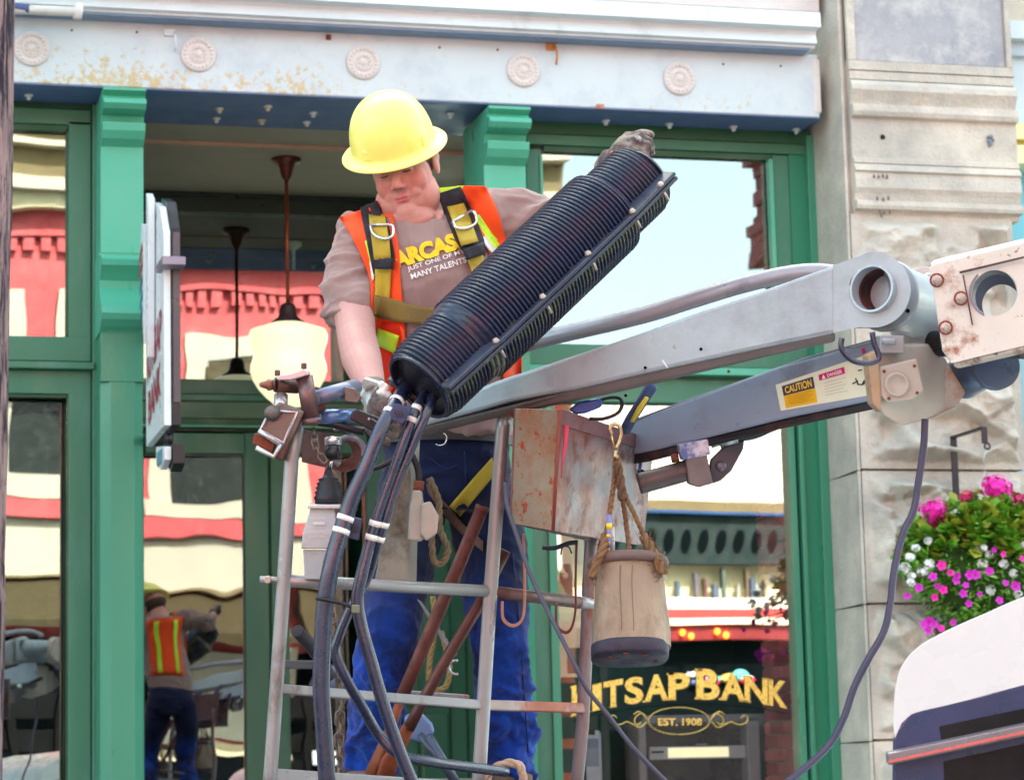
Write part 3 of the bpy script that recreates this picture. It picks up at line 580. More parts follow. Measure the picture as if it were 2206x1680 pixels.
# utility pole at the left edge
pb = A(10, 840, -1.3); up_ = thing('utility_pole', 'weathered wooden utility pole cropped by the left edge of the photo', 'pole', (pb.x - .12, -1.3, 0))
pm = mat('weathered_pole_wood', L(150, 124, 122), .9, var=.3, vs_=30, stretch=(1, 1, .10), stain=L(40, 30, 46), st_scale=42, st_lo=.47, st_hi=.54, bump=1.0, bscale=60, stain2=L(214, 196, 184), st2_scale=60, st2_lo=.62, st2_hi=.7)
m = MB(); rgs = []
pe0 = A(42, 0, -1.3).x; pe1 = A(16, 1680, -1.3).x; zt, zb = A(42, 0, -1.3).z, A(16, 1680, -1.3).z
for i in range(221):
    z = -.1 + 9.6 * i / 220; xe = pe1 + (pe0 - pe1) * (z - zb) / (zt - zb); r = .15; cx = xe - r - .02
    row = []
    for j in range(72):
        a = 2 * PI * j / 72; q = V((math.cos(a) * 3.2, math.sin(a) * 3.2, z * .55))
        k = 1 + .045 * noise.noise(q * 3.0) + .06 * min(0, noise.noise(V((q.x * 3, q.y * 3, z * 1.1))) + .12)
        if noise.noise(V((q.x * 2.0, q.y * 2.0, z * .9 + 40))) > .28: k -= .05
        row.append(V((cx + r * k * math.cos(a), -1.3 + r * k * math.sin(a), z)))
    rgs.append(row)
m.rings(rgs, smooth=True); m.build('trunk', pm, up_)
# white conduit stub with its elbow on the cornice, fixed beside the pole
p0 = A(-40, 18, -.24); p1 = A(172, 26, -.24)
ct = thing('conduit_pipe', 'white capped conduit stub on the cornice beside the wooden pole', 'pipe', p1)
m = MB(); m.cyl(p0, p1, .022, 14); m.build('pipe', mat('conduit_white', L(214, 210, 205), .5, var=.12, vs_=10, stain=L(150, 120, 90), st_scale=8, st_lo=.55, st_hi=.7), ct)
m = MB(); m.cyl(p1 + V((-.012, 0, -.034)), p1 + V((-.002, 0, .036)), .021, 14); m.build('end_cap', M['rosette'], ct)
m = MB(); q = A(62, 21, -.24); m.cyl(q - V((.09, 0, -.006)), q, .024, 14); m.build('coupling', mat('blue_coupling', L(70, 84, 130), .5), ct)
# ------------------------------------------------------------------ pendant lamp in the entry
YL = 1.2
lt = A(613, 345, YL); lb = A(620, 655, YL); LX = lb.x
PLm = thing('pendant_lamp', 'lit cream schoolhouse globe lamp hanging on a copper rod in the entry', 'lamp', (LX, YL, ZL - .02))
copper = mat('copper', L(150, 78, 50), .35, metal=.6, var=.2, vs_=10)
bronze = mat('dark_bronze', L(84, 66, 70), .4, metal=.4, var=.15, vs_=10)
zc_ = ZL - .012; m = MB(); m.lathe([(.001, 0), (.075, 0), (.078, -.012), (.07, -.022), (.05, -.03), (.036, -.05), (.03, -.08), (.022, -.1), (.012, -.115)], (LX, YL, zc_), (0, 0, 1), 28); m.build('canopy', mat('bronze_canopy', L(96, 46, 40), .4, metal=.4, var=.2, vs_=12), PLm)
zs = lb.z; m = MB(); m.cyl((LX, YL, zc_ - .1), (LX, YL, zs), .0095, 12); m.build('rod', copper, PLm)
S = (YL + 12) / FPX / FWD.y   # metres per display pixel here
def hz(v): return A(620, v, YL).z
m = MB(); m.lathe([(.012, hz(652)), (14 * S, hz(656)), (17 * S, hz(664)), (19 * S, hz(680)), (26 * S, hz(688)), (36 * S, hz(694)), (38 * S, hz(699)), (30 * S, hz(702))], (LX, YL, 0), (0, 0, 1), 32); m.build('fitter', bronze, PLm)
gl = mat('lit_opal_glass', (.9, .75, .4, 1), .3, var=0, rvar=0, emit=(1, .93, .60, 1), estr=.14)
m = MB(); m.lathe([(36 * S, hz(697)), (52 * S, hz(703)), (80 * S, hz(712)), (84 * S, hz(724)), (82 * S, hz(738)), (77 * S, hz(752)), (74 * S, hz(764)), (76 * S, hz(774)), (80 * S, hz(786)), (81 * S, hz(800)), (76 * S, hz(818)), (64 * S, hz(838)), (48 * S, hz(856)), (34 * S, hz(868)), (30 * S, hz(874))], (LX, YL, 0), (0, 0, 1), 40)
m.build('globe', gl, PLm)
# white ceiling fan hub seen through the transom
q = A(632, 530, 3.0); fn = thing('ceiling_fixture', 'small white ceiling fixture seen through the glass beside the copper rod', 'lamp', q)
m = MB(); m.lathe([(.05, .02), (.048, .0), (.02, -.02), (.01, -.03), (.01, -.14)], q, (0, 0, 1), 16); m.build('bowl', mat('dull_white', (.6, .6, .55, 1), .5), fn)
# ------------------------------------------------------------------ projecting sign of the bank (nearly edge-on)
sg_y = -.25
a0 = A(352, 570, sg_y)
SG = thing('projecting_sign', 'white projecting bank sign with dark red letters seen almost edge-on', 'sign', a0)
wht = mat('sign_white', L(222, 234, 238), .35, var=.03); blk = mat('sign_black', L(24, 22, 30), .4)
red = mat('sign_red', L(176, 40, 70), .5, var=.02)
# the board stands out from the pilaster towards the street: near edge at x=354, far edge at x=314
def sp(u, v, t):  # t 0 wall side .. 1 street side, board in a vertical plane
    return A(u, v, -.12 - .62 * t)
n1 = sp(352, 500, 1); n0 = sp(314, 640, 0)
dirw = V((n1.x - n0.x, n1.y - n0.y, 0)); nrm = V((dirw.y, -dirw.x, 0)).normalized() 
if nrm.x > 0: nrm = -nrm
def SB(s, z, off=0): return V((n0.x, n0.y, z)) + dirw * s + nrm * off
zt0 = sp(314, 500, 0).z; zb1 = sp(354, 916, 1).z; zb0 = sp(316, 962, 0).z; 
ztop = sp(352, 500, 1).z
m = MB(); m.prism([SB(0, zb0), SB(1, zb1), SB(1, ztop), SB(.8, ztop + .14), SB(.5, ztop + .2), SB(.2, ztop + .1), SB(0, ztop - .02)], nrm * -.03); B_ = m.build('board', wht, SG, bevel=.003)
m = MB(); m.prism([SB(0.02, zb0 + .0, -.032), SB(1.0, zb1 - .0, -.032), SB(1.0, ztop + .02, -.032), SB(.82, ztop + .16, -.032), SB(.5, ztop + .22, -.032), SB(.02, ztop, -.032)], nrm * -.04); m.build('back_board', blk, SG, bevel=.004)
m = MB(); m.prism([SB(1.0, zb1 + .1, -.04), SB(1.012, zb1 + .1, -.04), SB(1.012, ztop + .0, -.04), SB(1.0, ztop + .0, -.04)], nrm * -.03); m.build('edge_strip', mat('grey_edge', L(84, 76, 80), .4), SG)
m = MB()
text_on(m, 'KITSAP', lambda s, t: SB(.10 + .8 * s, sp(314, 835, 0).z + .17 * t + .10 * s, .003), 1, 1, font_off=.02)
text_on(m, 'BANK', lambda s, t: SB(.16 + .68 * s, sp(314, 925, 0).z + .15 * t + .08 * s, .003), 1, 1, font_off=.02); m.build('lettering', red, B_)
m = MB(); m.prism([SB(.12, ztop - .02, .006), SB(.34, ztop - .42, .006), SB(.34, ztop + .12, .006), SB(.22, ztop + .14, .006)], nrm * .03); m.build('emblem_panel', wht, SG, bevel=.003)
m = MB(); m.prism([SB(.5, ztop - .5, .006), SB(.56, ztop - .5, .006), SB(.62, ztop + .2, .006), SB(.5, ztop + .24, .006)], nrm * .03); m.build('emblem_panel', wht, SG, bevel=.003)
for k in range(5):
    m = MB(); m.prism([SB(.16 + .012 * k, ztop - .02 - .07 * k, .04), SB(.32, ztop + .04 - .07 * k, .04), SB(.32, ztop + .01 - .07 * k, .04), SB(.16 + .012 * k, ztop - .04 - .07 * k, .04)], nrm * .003); m.build('emblem_stripe', mat('emblem_blue', L(60, 110, 140), .5) if k > 1 else red, SG)
zb_ = sp(360, 572, 1).z
m = MB(); m.obox(SB(1.02, zb_, -.03), dirw.normalized() * .1, nrm * .05, V((0, 0, .018))); m.build('clamp_bracket', mat('galvanised', L(140, 134, 150), .4, metal=.5, var=.1), SG, bevel=.002)
for zz in (zb0 + .06, zt0 - .45):
    m = MB(); m.cyl(SB(-.35, zz, -.03), SB(.02, zz, -.03), .018, 10); m.build('wall_bracket', blk, SG)
s2 = MB(); s2.prism([SB(.55, sp(335, 1000, .5).z, 0), SB(.8, sp(345, 1012, .8).z, 0), SB(1.0, sp(350, 990, 1).z, 0), SB(1.0, sp(350, 962, 1).z, 0), SB(.85, sp(350, 955, 1).z, 0), SB(.55, sp(338, 965, .5).z, 0)], nrm * -.03)
S2 = thing('hours_plaque', 'small white plaque with blue print hanging below the white bank sign', 'sign', SB(.8, zb1 - .1)); s2.build('board', wht, S2, bevel=.003)
s2 = MB(); s2.prism([SB(.6, sp(335, 1000, .5).z - .0, -.034), SB(.9, sp(345, 1020, .8).z, -.034), SB(1.05, sp(350, 1000, 1).z, -.034), SB(1.05, sp(350, 958, 1).z, -.034), SB(.6, sp(338, 960, .5).z, -.034)], nrm * -.05); s2.build('back_board', blk, S2, bevel=.003)
s2 = MB(); s2.obox(SB(.78, sp(345, 985, .8).z, .003), dirw * .12, nrm * .002, V((0, 0, .03))); s2.build('blue_print', mat('print_blue', L(90, 150, 170), .5), S2)
s2 = MB(); s2.cyl(SB(.85, zb1 - .02, -.03), SB(.85, sp(350, 950, 1).z, -.03), .02, 10); s2.build('hanger', blk, S2)
# ------------------------------------------------------------------ machinery helpers
def qp(pts, d): return [Q(u, v, d if len(p_) < 3 else p_[2]) for p_ in pts for (u, v) in [p_[:2]]]
def plate(m, pts, thick, d=None):       # pts (u, v, d): pushed away from the camera
    P = qp(pts, d); return m.prism(P, FWD * thick)
def plate_hole(m, outer, c, r, thick, n=48):   # outer polygon and centre as points; round hole of radius r
    P = [V(p) for p in outer]; c = V(c); e1 = (P[0] - c).normalized(); nn = (P[1] - c).cross(P[0] - c).normalized(); e2 = nn.cross(e1)
    P2 = [((p - c).dot(e1), (p - c).dot(e2)) for p in P]; ang = sorted([math.atan2(y, x) for x, y in P2] + [2 * PI * i / n - PI for i in range(n)])
    out = []; inn = []
    for a in ang:
        dx, dy = math.cos(a), math.sin(a); best = None
        for i in range(len(P2)):
            x1, y1 = P2[i]; x2, y2 = P2[(i + 1) % len(P2)]; ex, ey = x2 - x1, y2 - y1; den = dx * ey - dy * ex
            if abs(den) < 1e-12: continue
            t = (x1 * ey - y1 * ex) / den; s_ = (x1 * dy - y1 * dx) / den
            if t > 0 and -1e-6 <= s_ <= 1 + 1e-6: best = t if best is None else max(best, t)
        out.append(c + e1 * dx * best + e2 * dy * best); inn.append(c + e1 * dx * r + e2 * dy * r)
    off = FWD * thick
    return m.rings([inn, out, [p + off for p in out], [p + off for p in inn], inn], cap=False, smooth=False)
steel = M['steel']
class Plane:
    def __init__(s, a, b, c): s.p = a; s.n = (b - a).cross(c - a).normalized()
    def at(s, u, v, off=0.0): d = ray(u, v); return CAMLOC + d * ((s.p - CAMLOC).dot(s.n) / d.dot(s.n)) + d * (off / d.length)
JPL = Plane(Q(880, 900, 6.56), Q(1880, 620, 6.06), Q(880, 900, 6.56) + UP)
LPL = Plane(Q(1360, 930, 6.75), Q(1880, 800, 6.2), Q(1360, 930, 6.75) + UP)
armg = mat('grey_boom_paint', L(168, 180, 188), .4, metal=.15, var=.07, vs_=4, stain=L(138, 142, 150), st_scale=3, st_lo=.5, st_hi=.7, stain2=L(128, 96, 78), st2_scale=18, st2_lo=.66, st2_hi=.72, bump=.12, bscale=25, coat=.15)
armw = mat('chipped_white_boom_paint', L(216, 210, 200), .55, var=.06, vs_=5, stain=L(150, 96, 70), st_scale=8, st_lo=.56, st_hi=.66, stain2=L(92, 66, 62), st2_scale=26, st2_lo=.61, st2_hi=.66, bump=.2, bscale=40)
blueg = mat('blue_grey_boom_paint', L(140, 154, 174), .4, metal=.1, var=.08, vs_=4, stain=L(110, 116, 126), st_scale=4, st_lo=.55, st_hi=.7, bump=.08)
beige = mat('stained_beige_housing', L(176, 168, 158), .5, var=.08, vs_=6, stain=L(158, 118, 80), st_scale=9, st_lo=.57, st_hi=.68, bump=.12)
rusty = mat('brown_rusted_steel', L(98, 70, 66), .5, metal=.3, var=.2, vs_=14, stain=L(74, 40, 36), st_scale=18, st_lo=.5, st_hi=.65, bump=.3, bscale=60)
black = mat('black_rubber', (.012, .013, .02, 1), .42, var=.2, vs_=20, spec=.4, rvar=.1)
bluehose = mat('blue_black_cable', (.010, .016, .055, 1), .30, var=.2, vs_=16, spec=.8, stain=(.03, .028, .045, 1), st_scale=20, st_lo=.5, st_hi=.7, rvar=.1, coat=.3)
white_t = mat('white_tape', L(235, 238, 236), .5, var=.05, vs_=30, stain=L(190, 185, 175), st_scale=50)
bolt_m = mat('bolt_steel', L(176, 168, 160), .4, metal=.5, var=.1, vs_=30)
BM = thing('lift_boom', 'grey and rusty white boom arms of the aerial lift reaching in from the right', 'lift boom', Q(1880, 620, 6.1))
def DJ(u): return 6.56 - (u - 870) / 1010 * .5          # depth of the jib's face
top = [(882, 905), (935, 880), (1065, 822), (1293, 747), (1395, 712), (1500, 673), (1654, 622), (1800, 570), (1848, 553)]
bot = [(1905, 704), (1850, 705), (1654, 746), (1385, 804), (1240, 838), (1103, 864), (885, 926)]
cx, cy, rr = 1880, 624, 82
arc = [(cx + rr * math.cos(a), cy + rr * math.sin(a)) for a in [math.radians(x) for x in range(-80, 80, 10)]]
# long beam
ja = [JPL.at(u, v) for u, v in top[:-1]] + [JPL.at(1800, 716)] + [JPL.at(u, v) for u, v in bot[2:]]
m = MB(); m.prism(ja, FWD * .085 + UP * -.012); JA = m.build('jib_arm', armg, BM, bevel=.008)
# underside strip, darker grey than the arm, with brown stains
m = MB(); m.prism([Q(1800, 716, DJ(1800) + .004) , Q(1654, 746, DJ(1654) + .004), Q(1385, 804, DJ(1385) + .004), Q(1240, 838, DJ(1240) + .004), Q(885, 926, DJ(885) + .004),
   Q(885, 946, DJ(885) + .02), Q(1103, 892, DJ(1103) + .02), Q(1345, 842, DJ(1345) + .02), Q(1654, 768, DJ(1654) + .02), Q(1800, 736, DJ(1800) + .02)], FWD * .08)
m.build('jib_underside', mat('dark_grey_underside', L(104, 98, 98), .6, var=.15, vs_=8, stain=L(150, 100, 70), st_scale=12, st_lo=.62, st_hi=.7), BM, bevel=.006)
for (u, v) in ((1510, 752), (1348, 852), (1570, 800), (1390, 792)):
    m = MB(); p = JPL.at(u, v, -.001); m.ell(p, .004, n=8); m.build('dent', M['dark'] if u < 1520 else M['rust'], BM)
m = MB(); m.prism([JPL.at(u, v, -.0015) for u, v in ((1425, 776), (1429, 775), (1440, 792), (1437, 793))], FWD * .001); m.build('scratch', M['white'], BM)
# head with the open pivot tube
hd = [JPL.at(u, v, -.001) for u, v in [(1795, 571.5)] + top[8:] + [(1867, 544)] + arc + [(1893, 705)] + bot[1:2] + [(1795, 717)]]
m = MB(); plate_hole(m, hd, JPL.at(1877, 621, -.001), 50 * DJ(1880) / FPX, .11); m.build('jib_head', armg, BM, bevel=.003)
a_ = Q(1877, 621, DJ(1880) - .012); ax2 = (Q(1990, 658, DJ(1880) + .22) - Q(1877, 621, DJ(1880))).normalized()
m = MB(); m.pipe(a_, a_ + ax2 * .17, .0545, .0495, 40); m.build('pivot_tube', armg, BM)
m = MB(); m.pipe(a_ + ax2 * .035, a_ + ax2 * .168, .0494, .044, 40); m.build('tube_lining', mat('rusty_lining', L(84, 36, 34), .85, var=.3, vs_=10, stain=(.01, .008, .01, 1), st_scale=4, st_lo=.45, st_hi=.6), BM)
m = MB(); m.cyl(a_ + ax2 * .10, a_ + ax2 * .104, .0438, 30); m.build('tube_dark_disc', M['dark'], BM)  # black disc added to darken the inside of the tube
for (u, v) in ((1947, 592), (1951, 628), (1955, 670)):
    p = Q(u, v, DJ(1880) - .001); m = MB(); m.lathe([(.005, 0), (.005, .003), (.001, .004)], p, -FWD, 10); m.build('set_screw', M['dark'], BM)
b_ = Q(1905, 636, DJ(1880) + .06); m = MB(); m.lathe([(.082, 0), (.084, .01), (.078, .03), (.074, .15), (.074, .24)], b_, ax2, 48); m.build('pivot_drum', armg, BM)
# flange collar between drum and the white boom
cc = b_ + ax2 * .22; m = MB(); m.lathe([(.1, 0), (.102, .006), (.102, .02), (.06, .022)], cc, ax2, 48); m.build('collar_flange', mat('pinkish_flange', L(190, 176, 172), .5, var=.1, vs_=8), BM)
# white boom
wd = 5.9
wp = [(2004, 577), (2014, 568), (2206, 522), (2420, 470), (2420, 690), (2206, 738), (2062, 784), (2040, 775), (2028, 740)]
m = MB(); plate_hole(m, [Q(u, v, wd + (u - 2004) * -.0004) for u, v in [(2004, 577), (2014, 570), (2206, 524), (2420, 474), (2420, 700), (2206, 745), (2050, 782), (2032, 755)]], Q(2143, 631, wd - .055), .05, .012); m.build('boom_side_plate', armw, BM, bevel=.003)
for va, vb, dd in ((568, 0, .0), (760, 0, .0)):
    pass
m = MB(); m.prism([Q(2004, 575, wd + .01), Q(2014, 566, wd + .01), Q(2014, 560, wd + .2), Q(2004, 568, wd + .2)], Q(2420, 470, wd - .16) - Q(2014, 566, wd + .01)); m.build('boom_top_plate', armw, BM, bevel=.004)
m = MB(); m.prism([Q(2050, 782, wd - .01), Q(2060, 795, wd + .0), Q(2070, 790, wd + .22), Q(2055, 776, wd + .22)], Q(2420, 712, wd - .17) - Q(2060, 795, wd)); m.build('boom_bottom_plate', mat('chipped_boom_bottom', L(190, 180, 168), .6, var=.1, vs_=6, stain=L(110, 64, 48), st_scale=9, st_lo=.52, st_hi=.6, stain2=L(50, 44, 52), st2_scale=20, st2_lo=.6, st2_hi=.64, bump=.3), BM, bevel=.008)
m = MB(); m.prism([Q(2075, 600, wd + .2), Q(2410, 520, wd), Q(2410, 690, wd), Q(2085, 765, wd + .2)], FWD * .01); 
m = MB(); plate_hole(m, [Q(2060, 600, wd + .2), Q(2420, 520, wd + .05), Q(2420, 700, wd + .05), Q(2060, 775, wd + .2)], Q(2158, 655, wd + .15), .045, .01); m.build('boom_rear_plate', mat('boom_inside', L(88, 96, 118), .6, var=.1), BM)
m = MB(); m.pipe(Q(2143, 631, wd - .05), Q(2150, 640, wd + .1), .056, .0505, 36); m.build('hole_sleeve', mat('boom_sleeve', L(120, 124, 140), .5, var=.12), BM)
m = MB(); m.prism([Q(2068, 590, wd - .034), Q(2205, 557, wd - .09), Q(2206, 552, wd - .09), Q(2066, 585, wd - .034)], FWD * -.004); m.build('weld_seam', rusty, BM)
m = MB(); m.prism([Q(2073, 592, wd - .035), Q(2093, 700, wd - .04), Q(2096, 700, wd - .04), Q(2076, 592, wd - .035)], FWD * -.003); m.build('plate_edge', rusty, BM)
for (u, v) in ((2018, 604), (2070, 643), (2037, 706)):
    p = Q(u, v, wd - .012 - (u - 2004) * .0004); m = MB(); m.lathe([(.0125, 0), (.0125, .002), (.009, .003), (.009, .009), (.006, .011), (.001, .0115)], p, -FWD, 8, smooth=False); o = m.build('bolt', bolt_m, BM)
    m = MB(); m.lathe([(.016, 0), (.016, .0015)], p, -FWD, 20); m.build('rust_ring', mat('rust_red', L(134, 50, 40), .8, var=.2, vs_=40), BM)
# joint body behind the collar: dark cavity and lower knuckle
m = MB(); plate(m, [(1990, 590, 6.28), (2040, 575, 6.3), (2060, 770, 6.3), (2030, 752, 6.28), (1960, 745, 6.28), (1925, 715, 6.28)], .1); m.build('knuckle', mat('knuckle_grey', L(176, 170, 166), .5, var=.1, vs_=6, stain=L(150, 80, 60), st_scale=8, st_lo=.6, st_hi=.7), BM, bevel=.012)
m = MB(); m.cyl(Q(2075, 815, 6.3), Q(2150, 770, 6.15), .05, 28); m.cyl(Q(2140, 790, 6.12), Q(2148, 786, 6.1), .056, 28); m.build('slew_cylinder', mat('dark_blue_grey', L(78, 92, 118), .35, metal=.4, var=.2, vs_=8), BM)
m = MB(); m.cyl(Q(2010, 740, 6.2), Q(2210, 745, 6.0), .03, 16); m.build('hydraulic_tube', mat('grimy_black', L(40, 38, 42), .5, var=.3, vs_=20), BM)
# gearbox housing
GX = [(1886, 776), (1905, 742), (1996, 744), (2020, 772), (2067, 850), (2052, 878), (2012, 900), (1944, 918), (1904, 895), (1884, 850)]
m = MB(); front = [Q(u, v, 6.02 + (u - 1886) * .0012) for u, v in GX]; back = [Q(u + 14, v - 6, 6.2) for u, v in GX]; m.rings([front, back], smooth=False); GBX = m.build('gearbox_housing', beige, BM, bevel=.012)
m = MB(); fp = [(1893, 790), (1975, 772), (1990, 842), (1968, 860), (1912, 868), (1897, 852)]; m.prism([Q(u, v, 6.016) for u, v in fp], FWD * .03); m.build('cover_plate', beige, GBX, bevel=.004)
m = MB(); m.lathe([(.028, 0), (.028, .006), (.022, .008), (.02, .004), (.001, .004)], Q(1932, 828, 6.016), -FWD, 28); m.build('cover_cap', beige, GBX)
for (u, v) in ((1905, 800), (1970, 788), (1976, 846), (1915, 858)):
    m = MB(); m.ell(Q(u, v, 6.014), .004, n=8); m.build('screw', M['rust'], GBX)
m = MB(); m.prism([Q(u, v, 6.01) for u, v in ((1868, 765), (1893, 752), (1900, 890), (1880, 870))], FWD * .09); m.build('housing_flange', mat('beige_rust', L(168, 140, 112), .6, var=.12, vs_=8, stain=L(150, 84, 50), st_scale=10, st_lo=.56, st_hi=.66), GBX, bevel=.004)
m = MB(); m.obox(Q(1918, 742, 6.05), RIGHT * .028, FWD * .03, UP * .02); m.cyl(Q(1900, 735, 6.0), Q(1930, 735, 6.0), .008, 12); m.build('terminal_block', mat('terminal_grey', L(150, 154, 160), .4, metal=.3), GBX, bevel=.003)
# loop of cable at the gearbox
m = MB(); lp = smooth_path([Q(u, v, 5.94) for u, v in ((1879, 715), (1884, 740), (1893, 765), (1890, 776), (1868, 783), (1840, 778), (1820, 762), (1812, 745), (1814, 728))]); m.tube(lp, .0065, 10); lc = thing('cable_loop', 'short blue-black cable loop hanging under the end of the grey jib', 'cable', Q(1850, 780, 5.94)); m.build('cable', bluehose, lc)
# lower blue-grey beam with its decal
def DL(u): return 6.75 - (u - 1360) / 520 * .55
lf = [(1340, 916), (1362, 906), (1470, 866), (1680, 789), (1884, 734), (1884, 862), (1700, 899), (1415, 969), (1330, 985)]
m = MB(); m.prism([LPL.at(u, v) for u, v in lf], FWD * .1 + UP * -.01); LBm = m.build('lower_arm', blueg, BM, bevel=.006)
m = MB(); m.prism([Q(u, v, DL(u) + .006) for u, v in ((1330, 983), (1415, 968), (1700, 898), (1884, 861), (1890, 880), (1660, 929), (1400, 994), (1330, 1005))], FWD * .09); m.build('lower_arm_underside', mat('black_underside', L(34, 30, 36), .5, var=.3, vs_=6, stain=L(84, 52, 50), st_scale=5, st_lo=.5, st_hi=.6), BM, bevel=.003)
m = MB(); m.prism([Q(u, v, DL(u) - .003) for u, v in ((1362, 905), (1470, 865), (1750, 766), (1880, 731), (1880, 735), (1750, 770), (1470, 869), (1362, 909))], FWD * .03); m.build('top_edge', mat('edge_dirty', L(120, 116, 130), .5, var=.2, vs_=12), BM)
def dec(s, t, off=.003):      # decal coordinates 0..1
    c0, c1, c2, c3 = (1671, 829), (1868, 764), (1881, 850), (1682, 885)
    u = (c0[0] * (1 - s) + c1[0] * s) * (1 - t) + (c3[0] * (1 - s) + c2[0] * s) * t; v = (c0[1] * (1 - s) + c1[1] * s) * (1 - t) + (c3[1] * (1 - s) + c2[1] * s) * t
    return LPL.at(u, v, -off)
def decq(name, s0, t0, s1, t1, m_, off): 
    m = MB(); m.prism([dec(s0, t0, off), dec(s1, t0, off), dec(s1, t1, off), dec(s0, t1, off)], FWD * .0007); return m.build(name, m_, DC)
DC = MB().prism([dec(0, 0, .0015), dec(1, 0, .0015), dec(1, 1, .0015), dec(0, 1, .0015)], FWD * .001).build('warning_decal', mat('decal_cream', L(226, 228, 204), .45, var=.04, vs_=20), BM)
def decq2(m, s0, t0, s1, t1, off): return m.prism([dec(s0, t0, off), dec(s1, t0, off), dec(s1, t1, off), dec(s0, t1, off)], FWD * .0006)
dq = lambda nm, s0, t0, s1, t1, mm, off=.0028: decq2(MB(), s0, t0, s1, t1, off).build(nm, mm, DC)
dq('caution_header', .06, .12, .40, .48, mat('decal_dark', L(58, 56, 82), .5)); dq('caution_panel', .06, .48, .40, .93, mat('decal_yellow', L(226, 178, 10), .5, var=.05, vs_=40))
m = MB(); text_on(m, 'CAUTION', lambda s, t: dec(.085 + .29 * s, .42 - .25 * t, .0042), 1, 1, font_off=.025); m.build('caution_lettering', mat('decal_letter_yellow', L(240, 196, 40), .5), DC)
for k in range(5): dq('fine_print', .10, .53 + .07 * k, .36 - .03 * (k % 2), .545 + .07 * k, mat('decal_ochre', L(170, 130, 20), .6), .0042)
dq('danger_header', .46, .12, .74, .30, mat('decal_magenta', L(206, 16, 110), .5))
m = MB(); text_on(m, 'DANGER', lambda s, t: dec(.55 + .16 * s, .265 - .1 * t, .0042), 1, 1, font_off=.02); m.build('danger_lettering', mat('decal_white', L(240, 240, 240), .5), DC)
m = MB(); m.prism([dec(.49, .28, .0042), dec(.53, .28, .0042), dec(.51, .15, .0042)], FWD * .0005); m.build('danger_triangle', mat('decal_white', L(240, 240, 240), .5), DC)
for k in range(5): dq('fine_print', .50, .40 + .09 * k, .74 - .04 * (k % 2), .42 + .09 * k, mat('decal_pale', L(190, 205, 195), .6))
teal = mat('decal_teal', L(30, 70, 70), .5)
m = MB(); 
for a_s, a_t, b_s, b_t in ((.80, .62, .86, .58), (.85, .66, .90, .70), (.90, .70, .93, .60), (.91, .70, .955, .62), (.84, .5, .855, .64), (.88, .32, .92, .33)):
    p, q = dec(a_s, a_t, .004), dec(b_s, b_t, .004); m.tube([p, q], .0016, 5)
m.build('pictogram', teal, DC)
dq('corner_label', .95, -.18, .985, -.05, mat('decal_magenta', L(206, 16, 110), .5), .002)
# hydraulic actuator under the lower arm
hd_ = 6.62
m = MB(); m.tube(smooth_path([Q(1375, 1042, hd_), Q(1420, 1030, hd_), Q(1480, 1013, hd_), Q(1520, 1000, hd_)]), .0265, 16); m.build('ram_barrel', mat('grimy_barrel', L(86, 76, 76), .5, metal=.3, var=.25, vs_=10, stain=L(120, 70, 50), st_scale=12), BM)
m = MB(); m.prism([Q(u, v, hd_ - .04) for u, v in ((1476, 985), (1522, 975), (1536, 1040), (1506, 1050), (1484, 1044))], FWD * .08); m.build('valve_body', mat('valve_grey', L(116, 110, 112), .5, metal=.3, var=.2, vs_=14), BM, bevel=.004)
m = MB(); m.prism([Q(u, v, hd_ - .045) for u, v in ((1461, 958), (1525, 945), (1531, 979), (1469, 992))], FWD * .08); m.build('valve_block', mat('scuffed_blue_block', L(200, 200, 214), .4, metal=.2, var=.1, vs_=20, stain=L(86, 104, 160), st_scale=14, st_lo=.45, st_hi=.55), BM, bevel=.003)
m = MB(); m.cyl(Q(1531, 956, hd_ - .01), Q(1552, 950, hd_ - .01), .012, 6); m.cyl(Q(1550, 951, hd_ - .01), Q(1588, 942, hd_ - .01), .017, 14); m.build('hose_fitting', mat('zinc', L(176, 184, 184), .3, metal=.7, var=.08), BM)
m = MB(); m.tube(smooth_path([Q(1586, 942, hd_ - .01), Q(1625, 935, hd_ - .01), Q(1656, 922, hd_), Q(1700, 905, hd_ + .05)]), .0125, 12); m.build('hydraulic_hose', black, BM)
m = MB(); m.prism([Q(u, v, hd_ - .02) for u, v in ((1532, 990), (1560, 962), (1604, 948), (1601, 968), (1576, 1014), (1552, 1036), (1520, 1046))], FWD * .03); m.build('ram_bracket', mat('bracket_dark', L(70, 70, 80), .45, metal=.4, var=.2, vs_=10), BM, bevel=.004)
m = MB(); m.lathe([(.013, 0), (.013, .012), (.009, .016), (.001, .017)], Q(1553, 1004, hd_ - .02), -FWD, 16); m.build('pin', mat('pin_dark', L(100, 96, 104), .35, metal=.5), BM)
m = MB(); m.cyl(Q(1462, 985, hd_ - .01), Q(1446, 988, hd_ - .01), .012, 6); m.build('plug', M['rust'], BM)
# bent grab pipe behind the jib
m = MB(); m.tube(smooth_path([Q(u, v, 6.72 - (u - 1100) * .0004) for u, v in ((1000, 770), (1120, 744), (1178, 728), (1378, 681), (1480, 650), (1580, 619), (1654, 600), (1700, 591), (1750, 586), (1800, 590), (1850, 600))]), .0215, 16)
gp = thing('bent_pipe', 'bent grey tubular rail running above and behind the grey jib', 'pipe', Q(1378, 681, 6.6)); m.build('pipe', mat('galvanised_pipe', L(150, 148, 156), .38, metal=.35, var=.1, vs_=8, stain=L(112, 108, 112), st_scale=8, bump=.05), gp)
